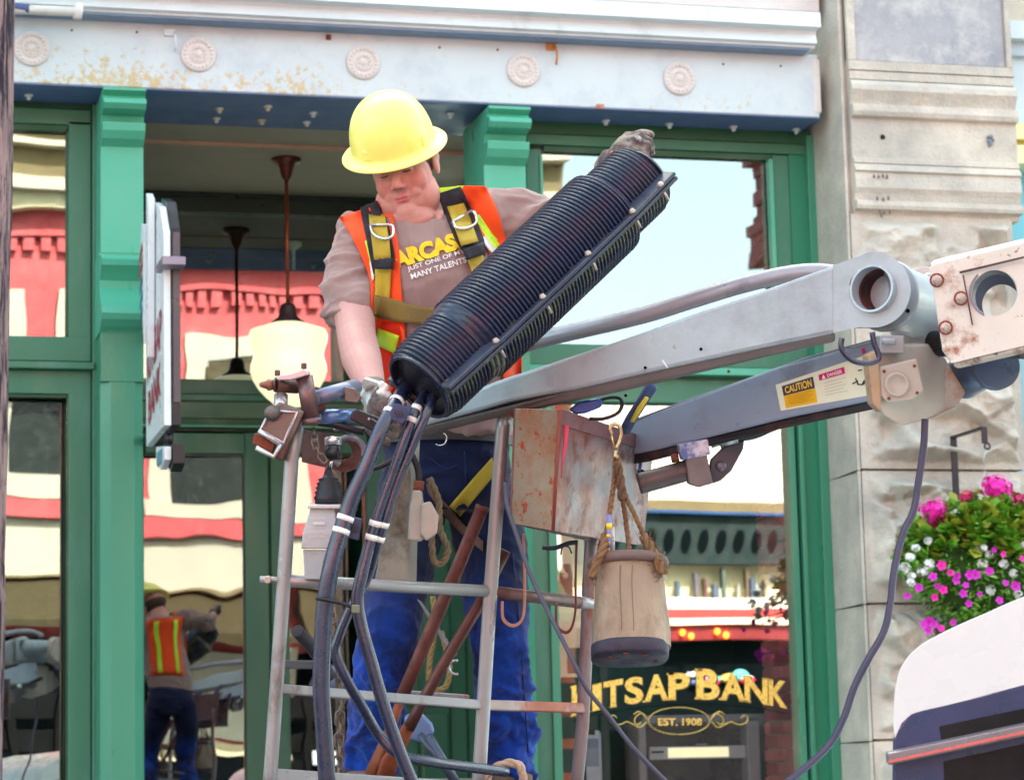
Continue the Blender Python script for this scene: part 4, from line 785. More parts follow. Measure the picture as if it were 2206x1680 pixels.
# ------------------------------------------------------------------ work platform (cage)
CG = thing('work_platform', 'grey tubular cage of the lift that the worker stands in', 'platform', Q(900, 1680, 6.6))
D1, D2, D3 = 6.15, 6.5, 6.92
galv = mat('worn_galvanised_tube', L(160, 162, 164), .36, metal=.35, var=.12, vs_=5, stretch=(1, 1, .35), stain=L(112, 100, 92), st_scale=9, st_lo=.55, st_hi=.68, bump=.1, bscale=50)
galvr = mat('rust_stained_tube', L(132, 122, 124), .42, metal=.3, var=.15, vs_=6, stretch=(1, 1, .3), stain=L(128, 64, 44), st_scale=8, st_lo=.47, st_hi=.58, bump=.12, bscale=50)
def tubeq(nm, pts, r, m_, par, d=None, n=14, sm=0):
    P = [Q(p_[0], p_[1], p_[2] if len(p_) > 2 else d) for p_ in pts]; P = smooth_path(P, sm) if sm else P
    return MB().tube(P, r, n).build(nm, m_, par)
tubeq('post', ((642, 905), (628, 990), (613, 1230), (604, 1360), (583, 1660), (575, 1760)), .0165, galv, CG, D1)
tubeq('post', ((1088, 895), (1083, 922), (1061, 1215), (1051, 1360), (1033, 1660), (1027, 1760)), .0172, galv, CG, D2)
tubeq('post', ((1280, 1060), (1268, 1260), (1263, 1400), (1255, 1560), (1245, 1660), (1238, 1760)), .017, galvr, CG, D3)
tubeq('rail', ((612, 1250, D1), (1055, 1273, D2)), .0145, galv, CG)
tubeq('rail', ((1060, 1274, D2), (1245, 1297, D3 - .04)), .0155, mat('brown_rail', L(100, 74, 72), .45, metal=.3, var=.2, vs_=10, stain=L(130, 60, 40), st_scale=10), CG)
tubeq('rail_end', ((1245, 1297, D3 - .04), (1274, 1300, D3)), .0165, galv, CG)
tubeq('rail', ((560, 1247, D1 + .0), (612, 1250, D1)), .0075, galv, CG)
m = MB(); m.lathe([(.007, -.012), (.009, -.01), (.009, .01), (.007, .012)], Q(577, 1248, D1 - .01), -FWD, 10); m.build('cotter_pin', bolt_m, CG)
def bar(nm, u0, v0, d0, u1, v1, d1, h, t, m_):
    a, b = Q(u0, v0, d0), Q(u1, v1, d1); dv = (b - a); n_ = dv.cross(V((0, 0, 1))).normalized(); m = MB()
    m.obox((a + b) / 2, dv / 2, n_ * t / 2, V((0, 0, 1)) * h / 2); return m.build(nm, m_, CG, bevel=.004)
bar('step_bar', 598, 1483, D1, 1040, 1518, D2, .023, .02, galv); bar('step_bar', 1045, 1518, D2, 1258, 1525, D3, .026, .02, mat('half_rusted_bar', L(150, 132, 130), .5, metal=.2, var=.15, vs_=8, stain=L(150, 76, 56), st_scale=4, st_lo=.45, st_hi=.55))
bar('kick_plate', 580, 1675, D1, 1030, 1704, D2, .045, .012, galv); bar('kick_plate', 1033, 1704, D2, 1245, 1700, D3, .045, .012, galvr)
bar('rear_bar', 600, 1430, D1 + .2, 690, 1432, D1 + .5, .021, .012, mat('grey_bar', L(96, 92, 96), .5, metal=.3, var=.1)); bar('rear_bar', 840, 1490, 7.2, 1010, 1502, 7.3, .016, .012, galvr)
m = MB(); m.obox(Q(900, 1680, 6.75) - V((0, 0, .02)), RIGHT * .36, V((FWD.x, FWD.y, 0)) * .38, V((0, 0, .012))); m.build('floor', mat('platform_floor', L(90, 84, 84), .7, metal=.2, var=.2, vs_=10), CG)
m = MB(); m.obox(Q(900, 1760, 6.75), RIGHT * .3, FWD * .34, UP * .05); m.build('floor_frame', mat('frame_dark', L(60, 58, 62), .6, metal=.2), CG)
for u in (575, 594):
    pass
m = MB(); m.prism([Q(u, v, D1 + .03) for u, v in ((626, 905), (634, 905), (592, 1440), (583, 1440))], FWD * .004); m.build('rusty_guard_strip', rusty, CG)
# perforated mounting plate behind the joystick
for nm, pts in (('bracket_plate', ((650, 925), (770, 945), (795, 1000), (745, 1018), (650, 995))),):
    m = MB(); plate_hole(m, [Q(u, v, 6.33) for u, v in pts], Q(738, 972, 6.33), .022, .008); m.build(nm, rusty, CG, bevel=.001)
m = MB(); m.torus(Q(752, 975, 6.31), -FWD, .036, .007, 30, 8, a0=-.9, a1=3.4); m.torus(Q(735, 950, 6.31), -FWD, .03, .006, 20, 8, 1.0, 3.2); m.build('hoop_bracket', mat('bracket_steel', L(130, 128, 134), .4, metal=.4, var=.15, vs_=10), CG)
# control box with joystick
JB_ = thing('control_box', 'grey control box with black bellows and chrome topped joystick on the cage', 'controller', Q(680, 1240, 6.05))
jm = mat('cast_grey_box', L(166, 176, 180), .5, metal=.15, var=.06, vs_=8, bump=.1, stain=L(140, 140, 142), st_scale=10)
jd = 6.1
m = MB(); m.rings([[Q(u, v, jd - o + e) for (u, e) in ((a0, 0), (a1, .0), (a1, .12), (a0, .12))] for (v, a0, a1, o) in ((1182, 649, 728, .012), (1150, 652, 727, .01), (1105, 666, 722, .0), (1094, 668, 719, .0))], smooth=False); JX = m.build('housing', jm, JB_, bevel=.003)
m = MB(); m.rings([[Q(u, v, jd - .004 + e) for (u, e) in ((a0, 0), (a1, 0), (a1, .1), (a0, .1))] for (v, a0, a1) in ((1248, 656, 722), (1196, 654, 724), (1184, 652, 726))], smooth=False); m.build('lower_box', jm, JB_, bevel=.003)
m = MB(); m.obox(Q(701, 1089, jd + .045), RIGHT * .037, FWD * .055, UP * .0045); m.build('top_flange', mat('flange_light', L(196, 198, 198), .4, metal=.3), JB_, bevel=.002)
m = MB(); prof = []
for i, (v, r) in enumerate(((1088, 31), (1078, 30), (1071, 33), (1067, 28), (1060, 31), (1056, 25), (1050, 29), (1046, 23), (1041, 27), (1037, 20), (1032, 23), (1028, 14), (1022, 11), (1012, 8), (1004, 6))): prof.append((r * jd / FPX, Q(708, v, jd + .05).z))
c_ = Q(708, 1050, jd + .05); m.lathe(prof, (c_.x, c_.y, 0), (0, 0, 1), 28); m.build('bellows', black, JB_)
m = MB(); m.cyl(Q(711, 1010, jd + .05), Q(716, 985, jd + .05), .004, 10); m.build('stick', mat('chrome', L(210, 210, 214), .12, metal=1, var=.02, rvar=0), JB_)
k0 = Q(718, 992, jd + .05); r_ = 18.5 * jd / FPX; zq = lambda v: Q(718, v, jd + .05).z
m = MB(); m.lathe([(r_ * .7, zq(990)), (r_, zq(987)), (r_, zq(959))], (k0.x, k0.y, 0), (0, 0, 1), 28); m.build('knob_base', mat('gloss_black', (.008, .008, .010, 1), .3, rvar=0, var=0), JB_)
m = MB(); m.lathe([(r_ * 1.02, zq(959)), (r_ * 1.02, zq(943)), (r_ * .9, zq(941)), (.001, zq(940.5))], (k0.x, k0.y, 0), (0, 0, 1), 28); m.build('knob_cap', mat('satin_aluminium', L(206, 206, 208), .32, metal=.8, var=.03), JB_)
lt_m = mat('raised_letter', L(204, 208, 208), .4, metal=.1)
def jt(txt, v, w0=677, w1=708, h=5):
    m = MB(); text_on(m, txt, lambda s, t: Q(w0 + (w1 - w0) * s, v - h * t, jd - .0125 - (v - 1105) * 0), 1, 1); m.build('raised_lettering', lt_m, JX)
jt('PELOTA', 1118, 669, 701); jt('OPERATNG', 1138, 666, 700); jt('SYSTEMS', 1148, 664, 700); jt('SPARTAN', 1158, 664, 699)
m = MB(); m.obox(Q(687, 1127, jd - .0115), RIGHT * .013, FWD * .001, UP * .0035); m.build('name_plate', lt_m, JX)
# flat grey service box and conduit fitting
SB_ = thing('service_box', 'tall flat grey steel box fixed to the cage in front of the jeans', 'box', Q(850, 1260, 6.4))
m = MB(); m.rings([[Q(u, v, d) for (u, v, d) in r_] for r_ in ([(805, 1262, 6.36), (876, 1262, 6.40), (898, 1262, 6.5), (812, 1262, 6.5)], [(852, 1010, 6.36), (884, 985, 6.40), (904, 985, 6.5), (850, 1000, 6.5)], [(866, 945, 6.36), (886, 940, 6.40), (906, 945, 6.5), (860, 950, 6.5)])], smooth=False)
m.build('casing', mat('dull_service_box', L(160, 154, 144), .5, metal=.25, var=.12, vs_=6, stain=L(100, 84, 70), st_scale=6, st_lo=.52, st_hi=.65, bump=.1), SB_, bevel=.005)
CF = thing('conduit_fitting', 'cast grey conduit elbow with diamond cover beside the tall steel box', 'conduit fitting', Q(900, 1160, 6.33))
cf = mat('cast_fitting', L(172, 166, 158), .45, metal=.2, var=.1, vs_=14, bump=.15)
m = MB(); m.rings([[Q(u0, v, 6.30), Q(u1, v, 6.30), Q(u1 + 2, v, 6.36), Q(u0 - 2, v, 6.36)] for v, u0, u1 in ((1166, 884, 908), (1160, 880, 911), (1090, 884, 912), (1076, 888, 910), (1056, 889, 908))], smooth=False); m.build('body', cf, CF, bevel=.006)
m = MB(); m.prism([Q(u, v, 6.29) for u, v in ((908, 1085), (927, 1080), (945, 1112), (941, 1150), (918, 1166), (905, 1150))], FWD * .03); m.build('cover', cf, CF, bevel=.005)
m = MB(); m.cyl(Q(901, 1056, 6.33), Q(903, 1036, 6.33), .0125, 14); m.build('nipple', M['rust'], CF)
m = MB(); m.tube(smooth_path([Q(u, v, 6.4) for u, v in ((903, 1038), (900, 1010), (890, 985), (878, 965))]), .008, 8); m.build('flex_lead', mat('grimy_black', L(40, 38, 42), .5), CF)
# ------------------------------------------------------------------ rusty clamp assembly at the left
CL = thing('cable_clamp', 'heavy cast steel cable clamp with rusty jaw at the left end of the cage', 'clamp', Q(600, 950, 6.1))
cs = mat('cast_steel', L(112, 106, 102), .42, metal=.6, var=.15, vs_=12, stain=L(92, 70, 66), st_scale=9, st_lo=.5, st_hi=.62, bump=.2, bscale=60)
cse = mat('worn_bright_steel', L(190, 188, 192), .3, metal=.6, var=.1, vs_=12)
Z = lambda x, y: (551.5 + (600 + x * 300 / 1938 - 600) / 1.0879, 772.1 + (y * 260 / 1680) / 1.0879)   # detail crop -> display pixels
def zq_(x, y, d): u, v = Z(x, y); return Q(u, v, d)
cb = [(160, 880), (200, 760), (340, 660), (740, 800), (700, 880), (400, 1500), (300, 1590), (10, 1370), (0, 1320), (250, 1460), (360, 1290), (40, 1080)]
m = MB(); m.prism([zq_(x, y, 6.1) for x, y in ((180, 860), (340, 660), (740, 800), (400, 1560), (260, 1500), (360, 1280), (50, 1090))], FWD * .05); m.build('casting', cs, CL, bevel=.004)
m = MB(); m.tube([zq_(x, y, 6.095) for x, y in ((330, 800), (620, 810), (420, 1280), (60, 1080), (170, 900))], .0045, 8); m.build('worn_rim', cse, CL)
m = MB(); m.tube([zq_(x, y, 6.09) for x, y in ((380, 1290), (270, 1490), (0, 1350))], .006, 8); m.tube([zq_(x, y, 6.09) for x, y in ((40, 1090), (370, 1300))], .006, 8); m.build('jaw_frame', cse, CL)
m = MB(); m.prism([zq_(x, y, 6.11) for x, y in ((-20, 1120), (300, 1300), (240, 1440), (-60, 1290))], FWD * .02); m.build('jaw_insert', M['rust'], CL, bevel=.003)
m = MB(); m.lathe([(.0185, 0), (.0185, .006), (.0135, .007), (.0135, .018), (.009, .02), (.001, .0205)], zq_(250, 830, 6.095), -FWD, 24); m.build('pivot_bolt', cs, CL)
m = MB(); m.cyl(zq_(380, 560, 6.14), zq_(370, 800, 6.12), .016, 16); m.build('neck', cse, CL)
m = MB(); m.cyl(zq_(300, 400, 6.13), zq_(620, 420, 6.16), .0175, 20); m.cyl(zq_(270, 400, 6.13), zq_(300, 400, 6.13), .0145, 20); m.build('cross_sleeve', rusty, CL)
m = MB(); m.lathe([(.012, 0), (.014, .01), (.01, .014), (.007, .024), (.004, .03)], zq_(250, 400, 6.13), (-1, 0, 0), 12); m.build('grease_nut', mat('brown_nut', L(140, 92, 76), .5, metal=.3, var=.2, vs_=30), CL)
m = MB(); m.cyl(zq_(730, 270, 6.12), zq_(840, 900, 6.12), .0195, 24); m.cyl(zq_(842, 905, 6.12), zq_(850, 1000, 6.12), .023, 24); m.build('king_pin', mat('mauve_rust_steel', L(112, 86, 86), .38, metal=.5, var=.15, vs_=10, stain=L(90, 50, 54), st_scale=10), CL)
m = MB(); m.prism([zq_(x, y, 6.09) for x, y in ((300, 300), (330, 260), (560, 215), (720, 160), (800, 190), (815, 250), (640, 300), (540, 330), (330, 335))], FWD * .035); m.build('top_strap', cse, CL, bevel=.003)
for (x, y) in ((325, 250), (725, 145)):
    m = MB(); m.lathe([(.0065, 0), (.0065, .012), (.004, .014)], zq_(x, y + 15, 6.1), UP, 8, smooth=False); m.build('nut', rusty, CL)
tubeq('handle_tube', [Z(900, 600) + (6.16,), Z(1320, 480) + (6.2,), Z(1500, 430) + (6.3,)], .0185, mat('blue_grey_tube', L(120, 130, 156), .36, metal=.4, var=.12, vs_=8), CL, n=18)
m = MB(); m.prism([zq_(x, y, 6.18) for x, y in ((1330, 420), (1500, 460), (1600, 590), (1540, 680), (1340, 660))], FWD * .02); m.build('bracket_end', cs, CL, bevel=.003)
m = MB(); m.prism([zq_(x, y, 6.16) for x, y in ((880, 420), (960, 440), (1070, 740), (1000, 840), (900, 850), (840, 640))], FWD * .03); m.build('swivel_plate', rusty, CL, bevel=.004)
m = MB(); m.cyl(zq_(950, 880, 6.2), zq_(1500, 870, 6.24), .017, 20); BT = m.build('blue_tube', mat('blue_steel_tube', L(96, 134, 190), .3, metal=.35, var=.1, vs_=8, coat=.3), CL)
m = MB(); m.tube(smooth_path([zq_(x, y, 6.22) for x, y in ((940, 960), (1200, 1000), (1450, 1070), (1640, 1110))]), .010, 10); m.build('black_lead', black, CL)
# small chain looped on the clamp and the long chain below
def chain(name, label, pts, r, wr, n, par=None):
    T = thing(name, label, 'chain', pts[0]); P = smooth_path(pts, 12); Ls = [0]
    for i in range(1, len(P)): Ls.append(Ls[-1] + (P[i] - P[i - 1]).length)
    step = r * 2.5; k = 0; s = 0; proto = None
    while s < Ls[-1]:
        i = max(j for j in range(len(Ls)) if Ls[j] <= s); i = min(i, len(P) - 2); t = (s - Ls[i]) / max(1e-6, Ls[i + 1] - Ls[i]); p = P[i].lerp(P[i + 1], t); d = (P[i + 1] - P[i]).normalized()
        a, b, _ = frame(d); side = a if k % 2 else b; nn = d.cross(side); rg = []
        m = MB(); loop = [p + d * (r * 1.0 * math.copysign(1, math.cos(q)) + r * .62 * math.cos(q)) + side * (r * .95 * math.sin(q)) for q in [2 * PI * j / 14 for j in range(14)]]
        loop.append(loop[0]); loop.append(loop[1]); m.tube(loop, wr, 7, cap=False); m.build('link', M['chain'], T, local=p); s += step; k += 1
    return T
M['chain'] = mat('chain_steel', L(110, 100, 94), .4, metal=.6, var=.15, vs_=30, stain=L(90, 58, 44), st_scale=30)
chain('chain', 'short dark chain hooked behind the joystick', [zq_(880, 1120, 6.12), zq_(890, 1260, 6.1), zq_(930, 1400, 6.1), zq_(1020, 1530, 6.1)], .0072, .0022, 8)
dx = 6.33
chain('chain', 'long steel chain hanging down beside the left trouser leg behind the cables', [Q(u, v, dx) for u, v in ((722, 1310), (724, 1400), (732, 1440), (735, 1500), (731, 1560), (729, 1610), (726, 1690))], .0105, .0032, 12)
# ------------------------------------------------------------------ organic surfaces
from mathutils.bvhtree import BVHTree
def organic(name, mb, m, parent, voxel=.008, smooth=5, disp=None, attr=None):
    o0 = world_of(parent); me = bpy.data.meshes.new('tmp'); me.from_pydata([tuple(p) for p in mb.v], [], mb.f); mb.fix(me)
    o = bpy.data.objects.new('tmp', me); COL.objects.link(o)
    r = o.modifiers.new('r', 'REMESH'); r.mode = 'VOXEL'; r.voxel_size = voxel
    s = o.modifiers.new('s', 'SMOOTH'); s.iterations = smooth; s.factor = .5
    dg = bpy.context.evaluated_depsgraph_get(); me2 = bpy.data.meshes.new_from_object(o.evaluated_get(dg))
    bpy.data.objects.remove(o); bpy.data.meshes.remove(me)
    if disp:
        nn = [V(v_.normal) for v_ in me2.vertices]; cc = [V(v_.co) for v_ in me2.vertices]
        for v_, n_, c_ in zip(me2.vertices, nn, cc): v_.co = c_ + n_ * disp(c_, n_)
        me2.update()
    if attr:
        at = me2.color_attributes.new('tint', 'FLOAT_COLOR', 'POINT')
        for i, v_ in enumerate(me2.vertices): at.data[i].color = attr(V(v_.co))
    bvh = BVHTree.FromPolygons([V(v_.co) for v_ in me2.vertices], [tuple(p.vertices) for p in me2.polygons])
    for v_ in me2.vertices: v_.co = V(v_.co) - o0
    me2.polygons.foreach_set('use_smooth', [True] * len(me2.polygons)); me2.materials.clear(); me2.materials.append(m); me2.name = name
    ob = bpy.data.objects.new(name, me2); COL.objects.link(ob); ob.parent = parent
    return ob, bvh
def limb(m, pts, off=0.0, n=20):       # pts (u, v, d, radius px)
    P = [Q(a[0], a[1], a[2]) for a in pts]; R = [a[3] * a[2] / FPX + off for a in pts]
    m.tube(P, R, n)
    m.ell(P[0], R[0] * .98, n=16); m.ell(P[-1], R[-1] * .98, n=16)
def torso(m, secs, off=0.0, n=36):     # secs (u, v, halfwidth px, half depth m, d, tilt)
    rg = []
    for (u, v, hw, hd, d) in secs:
        c = Q(u, v, d); w_ = hw * d / FPX + off; h_ = hd + off; row = []
        for j in range(n):
            a = 2 * PI * j / n; ca, sa = math.cos(a), math.sin(a)
            x = math.copysign(abs(ca) ** .85, ca) * w_; y = math.copysign(abs(sa) ** .85, sa) * h_
            row.append(c + RIGHT * x + V((FWD.x, FWD.y, 0)).normalized() * y)
        rg.append(row)
    m.rings(rg)
foot = Q(960, 1672, 6.9)
PR = thing('person', 'worker in yellow hard hat, orange safety vest and blue jeans looking down at the cables', 'person', foot)
TOR = [(962, 1075, 132, .12, 7.0), (962, 1010, 135, .125, 7.0), (962, 950, 132, .125, 6.98), (962, 880, 146, .145, 6.95), (958, 800, 152, .15, 6.93), (948, 710, 150, .145, 6.92), (932, 620, 146, .14, 6.91), (918, 545, 150, .125, 6.92), (912, 495, 128, .105, 6.95), (905, 462, 78, .085, 6.96), (900, 440, 60, .07, 6.95)]
LEGS = (((892, 1050, 7.0, 74), (868, 1180, 6.95, 76), (842, 1340, 6.85, 64), (828, 1440, 6.85, 60), (812, 1560, 6.92, 55), (800, 1655, 6.95, 50)),
        ((1030, 1050, 7.05, 76), (1058, 1180, 7.02, 76), (1072, 1340, 6.95, 64), (1082, 1440, 6.95, 60), (1094, 1560, 7.0, 56), (1100, 1655, 7.02, 52)))
RARM = ((775, 520, 6.93, 56), (762, 590, 6.88, 50), (762, 660, 6.8, 45), (768, 725, 6.7, 42), (778, 770, 6.6, 44), (792, 812, 6.5, 36), (806, 850, 6.4, 25))
LARM = ((1062, 468, 6.97, 60), (1120, 468, 6.98, 54), (1190, 482, 6.98, 48), (1245, 478, 6.95, 42), (1285, 425, 6.88, 38), (1312, 370, 6.78, 28))
# ---- head frame
Hx0 = (RIGHT * .957 + UP * .27).normalized(); Hz0 = (UP * .957 - RIGHT * .27).normalized()
pit = math.radians(8); Hz = (Hz0 * math.cos(pit) - FWD * math.sin(pit)).normalized(); Hx = Hx0; Hy = (-FWD * math.cos(pit) - Hz0 * math.sin(pit)).normalized()
yaw = math.radians(16); Hx, Hy = (Hx * math.cos(yaw) + Hy * -math.sin(yaw) * -1, Hy * math.cos(yaw) - Hx * math.sin(yaw))
Hx = Hx.normalized(); Hy = (Hy - Hx * Hy.dot(Hx)).normalized(); Hz = Hx.cross(-Hy).normalized() * -1
if Hz.z < 0: Hz = -Hz
HC = Q(868, 352, 6.912); HR = Matrix((Hx, Hy, Hz)).transposed()
def hp(x, y, z): return HC + HR @ V((x, y, z))
def head(m, off=0.0):
    e = lambda c, rx, ry, rz, n=24: m.ell(hp(*c), rx + off, ry + off, rz + off, n, HR)
    e((0, -.012, .03), .079, .096, .09); e((0, .028, -.04), .075, .062, .082); e((-.006, .028, -.092), .078, .060, .056)
    for s in (-1, 1):
        e((s * .052 - .005, .026, -.092), .036, .044, .044); e((s * .038, .058, -.045), .032, .026, .036, 16); e((s * .026, .076, .002), .024, .012, .010, 16)
        e((s * .0125, .100, -.051), .0088, .009, .007, 12); e((s * .081, -.012, -.022), .009, .018, .030, 14); e((s * .086, -.02, -.005), .007, .016, .016, 12)
        e((s * .030, .074, -.018), .016, .012, .011, 14); e((s * .03, .072, -.074), .020, .014, .018, 14)
    m.tube([hp(0, .078, .0), hp(0, .093, -.022), hp(0, .106, -.041), hp(0, .104, -.050)], [.0085, .0095, .0125, .0115], 14); e((0, .109, -.046), .012, .011, .0105, 14)
    e((0, .074, -.078), .034, .018, .02, 18); e((0, .090, -.0765), .020, .0065, .0046, 16); e((0, .0885, -.0865), .018, .0075, .0056, 16)
    e((0, .080, -.121), .030, .020, .024, 18); e((-.002, .066, -.134), .050, .034, .026, 20); e((-.004, .052, -.146), .066, .048, .034)
def hand(m, w, d, n_, curls, k=1.0, off=0.0, spread=.02, thumb=1, tb=.9, tc=.5):
    """w wrist, d towards the fingers, n_ back of the hand; thumb on side d x n * thumb"""
    d = V(d).normalized(); n_ = (V(n_) - d * V(n_).dot(d)).normalized(); s = d.cross(n_) * thumb
    R = Matrix((s, d, n_)).transposed(); L_ = .098 * k
    m.ell(w + d * L_ * .5, .043 * k + off, .058 * k + off, .0185 * k + off, 18, R); m.ell(w + d * L_ * .78, .042 * k + off, .03 * k + off, .016 * k + off, 16, R); m.ell(w + d * .01, .03 * k + off, .035 * k + off, .022 * k + off, 14, R)
    for i, (so, ln, r) in enumerate(((.031, .074, .0098), (.0105, .082, .0102), (-.0105, .076, .0098), (-.031, .060, .0088))):
        p = w + d * (L_ * (.92 - .03 * abs(i - 1))) + s * so * k; a = 0; dirv = (d + s * (spread * (1.5 - i) * 4)).normalized(); P = [p]; c = curls[i] if hasattr(curls, '__len__') else curls
        for f, q in ((.46, .9), (.31, 1.15), (.23, .8)):
            a += c * q; dd = dirv * math.cos(a) - n_ * math.sin(a); p = p + dd * (ln * f * k * 1.12); P.append(p)
        m.tube(P, [(r + .0016) * k + off, r * k + off, r * .94 * k + off, r * .8 * k + off], 12); m.ell(P[-1], r * .82 * k + off, n=10)
        for q in P[:-1]: m.ell(q, (r + .0008) * k + off, n=10)
    p = w + d * .022 * k + s * .03 * k; q1 = p + (s * tb + d * .6 - n_ * .25).normalized() * .042 * k; q2 = q1 + (d * .8 + s * .25 - n_ * tc).normalized() * .036 * k; q3 = q2 + (d * .8 - s * .15 - n_ * tc * 1.4).normalized() * .027 * k
    m.tube([p, q1, q2, q3], [.0155 * k + off, .013 * k + off, .0115 * k + off, .0095 * k + off], 12); m.ell(q3, .0095 * k + off, n=10); m.ell(q1, .0135 * k + off, n=10)
# right hand closes round the cables, left hand over the top of the splice case
RW = Q(806, 850, 6.4); RH = (RW, (Q(826, 905, 6.27) - RW), (RIGHT * -.75 - FWD * .75 + UP * .1), (.75, .85, .9, .95))
LW_ = Q(1316, 352, 6.77); LH = (LW_, (Q(1350, 296, 6.66) - LW_), (UP * .75 - FWD * .75 + RIGHT * -.35), (.8, .75, .72, .75))
bm_ = MB(); torso(bm_, TOR, -.014); 
for l in LEGS: limb(bm_, l, -.016)
limb(bm_, RARM, 0.0); limb(bm_, LARM, -.006)
bm_.tube([Q(908, 480, 6.96), Q(898, 440, 6.95), HC - Hz * .06 - Hy * .01], [.085, .072, .066], 24)
head(bm_); hand(bm_, *RH, thumb=1); hand(bm_, *LH, thumb=-1)
def skin_tint(p):
    q = HR.transposed() @ (p - HC); r, g, b = .56, .262, .222
    if q.length < .34 and p.z > Q(900, 520, 6.9).z:
        def blob(c, s, w_=1.0): dx = V(((q.x - c[0]) / s[0], (q.y - c[1]) / s[1], (q.z - c[2]) / s[2])).length; return max(0, min(1, 1.6 - dx)) * w_
        ck = max(blob((-.045, .07, -.045), (.025, .04, .025)), blob((.045, .07, -.045), (.025, .04, .025)), blob((0, .108, -.044), (.012, .02, .012))) * .5
        r, g, b = r * (1 - ck * .02), g * (1 - ck * .34), b * (1 - ck * .30)
        st = max(blob((0, .09, -.0705), (.028, .03, .006), .5), blob((0, .085, -.122), (.032, .04, .018), .30), blob((-.03, .08, -.08), (.01, .02, .02), .25), blob((.03, .08, -.08), (.01, .02, .02), .25)) * (.7 + .6 * noise.noise(q * 140))
        st = max(0, st); r, g, b = r * (1 - .42 * st), g * (1 - .40 * st), b * (1 - .45 * st)
        lp = max(blob((0, .094, -.077), (.019, .014, .0038)), blob((0, .094, -.086), (.017, .014, .0050))) if q.y > .08 else 0
        lp = min(1, lp * 1.2); r, g, b = r * (1 - lp) + .56 * lp, g * (1 - lp) + .15 * lp, b * (1 - lp) + .17 * lp
        sl = blob((0, .1, -.0815), (.020, .02, .0012)) ; r, g, b = r * (1 - .65 * sl), g * (1 - .7 * sl), b * (1 - .7 * sl)
        ns = max(blob((-.007, .106, -.0555), (.0024, .01, .0018)), blob((.007, .106, -.0555), (.0022, .01, .0016))); r, g, b = r * (1 - .8 * ns), g * (1 - .85 * ns), b * (1 - .85 * ns)
    else:
        k = noise.noise(p * 14) * .14; r *= .9 + k * .3; g *= 1.04 + k; b *= 1.12 + k
        sc = V((p - Q(770, 692, 6.74))).length
        if sc < .03: g *= .8 + sc * 6
    return (r, g, b, 1)
sk = mat('skin', (.6, .3, .25, 1), .5, var=.0, rvar=.06, spec=.35, sss=.12, bump=.12, bscale=260)
_t = sk.node_tree; _b = _t.nodes['Principled BSDF']; _a = N(_t, 'ShaderNodeVertexColor'); _a.layer_name = 'tint'
_n = N(_t, 'ShaderNodeTexNoise', Scale=55.0, Detail=4.0); _h = N(_t, 'ShaderNodeHueSaturation'); _m = N(_t, 'ShaderNodeMapRange'); _m.inputs['To Min'].default_value = .9; _m.inputs['To Max'].default_value = 1.1
_t.links.new(_n.outputs['Fac'], _m.inputs['Value']); _t.links.new(_m.outputs[0], _h.inputs['Value']); _t.links.new(_a.outputs[0], _h.inputs['Color']); _t.links.new(_h.outputs[0], _b.inputs['Base Color'])
body, bvb = organic('body', bm_, sk, PR, voxel=.0029, smooth=5, attr=skin_tint)
# ---- eyes, brows
for s in (-1, 1):
    m = MB(); m.ell(hp(s * .031, .079, -.014), .0125, .009, .008, 16, HR); m.build('eyelid', mat('eyelid_skin', (.56, .24, .20, 1), .5, var=.1, vs_=60, rvar=.05), body)
    m = MB(); m.tube([hp(s * .031 + x, .0885 - abs(x) * .35, -.0185 + abs(x) * .15) for x in (-.011, -.006, 0, .006, .011)], .0013, 6); m.build('eyelashes', mat('lash_dark', (.02, .012, .01, 1), .6), body)
    m = MB(); m.tube([hp(s * (.014 + x), .086 - x * .3, .000 + (.003 if x > .01 else 0) + x * .05) for x in (0, .008, .018, .028, .034)], [.003, .0042, .004, .003, .0015], 8); m.build('eyebrow', mat('brow_hair', (.09, .045, .03, 1), .8, var=.4, vs_=300), body)
m = MB(); m.ell(HC + HR @ V((0, -.02, .005)), .081, .093, .07, 24, HR); m.build('hair', mat('short_hair', (.08, .045, .03, 1), .8, var=.4, vs_=200, bump=.6, bscale=300), PR)
# ---- clothing
def fold(seed, amp, sc, st=(1, 1, 1)):
    def f(p, n_):
        q = V((p.x * st[0], p.y * st[1], p.z * st[2])) * sc + V((seed, 0, 0)); a = noise.noise(q + V((noise.noise(q * .7), noise.noise(q * .6 + V((3, 3, 3))), 0)) * .8); b = noise.noise(q * 2.3 + V((5, 5, 5)))
        return amp * (max(-.4, 1 - abs(a) * 5.5) * .6 + (max(-.3, 1 - abs(b) * 5) * .28) + .15 * noise.noise(q * 5.0))
    return f
sh = MB(); torso(sh, [TOR[2]] + TOR[3:9] + [(906, 474, 92, .075, 6.985), (903, 462, 70, .066, 7.0)], .008)
limb(sh, [(a[0], a[1], a[2], b) for a, b in zip(RARM[:3], (62, 61, 57))], .002); sh.tube([Q(758, 600, 6.87), Q(752, 678, 6.79)], [.072, .069], 24)
limb(sh, [(a[0], a[1], a[2], b) for a, b in zip(LARM[:4], (64, 60, 56, 50))], .002); sh.tube([Q(1150, 474, 6.98), Q(1262, 470, 6.94)], [.066, .056], 24)
fs_ = fold(3, .014, 6, (1.4, 1, .55)); fa = fold(9, .014, 8, (.6, 1, 1.8))
def shirt_disp(p, n_):
    u = (p - CAMLOC); x = 1103 + FPX * u.dot(RIGHT) / u.dot(FWD); y = 840 - FPX * u.dot(UP) / u.dot(FWD)
    arm = max(0, min(1, (815 - x) / 40)) if x < 900 else max(0, min(1, (x - 1080) / 30))
    dg = math.sin((x * .55 + y * .8) * .075 + 3 * noise.noise(p * 6)) * .007 * arm
    return fs_(p, n_) * (1 - arm) + fa(p, n_) * arm + dg
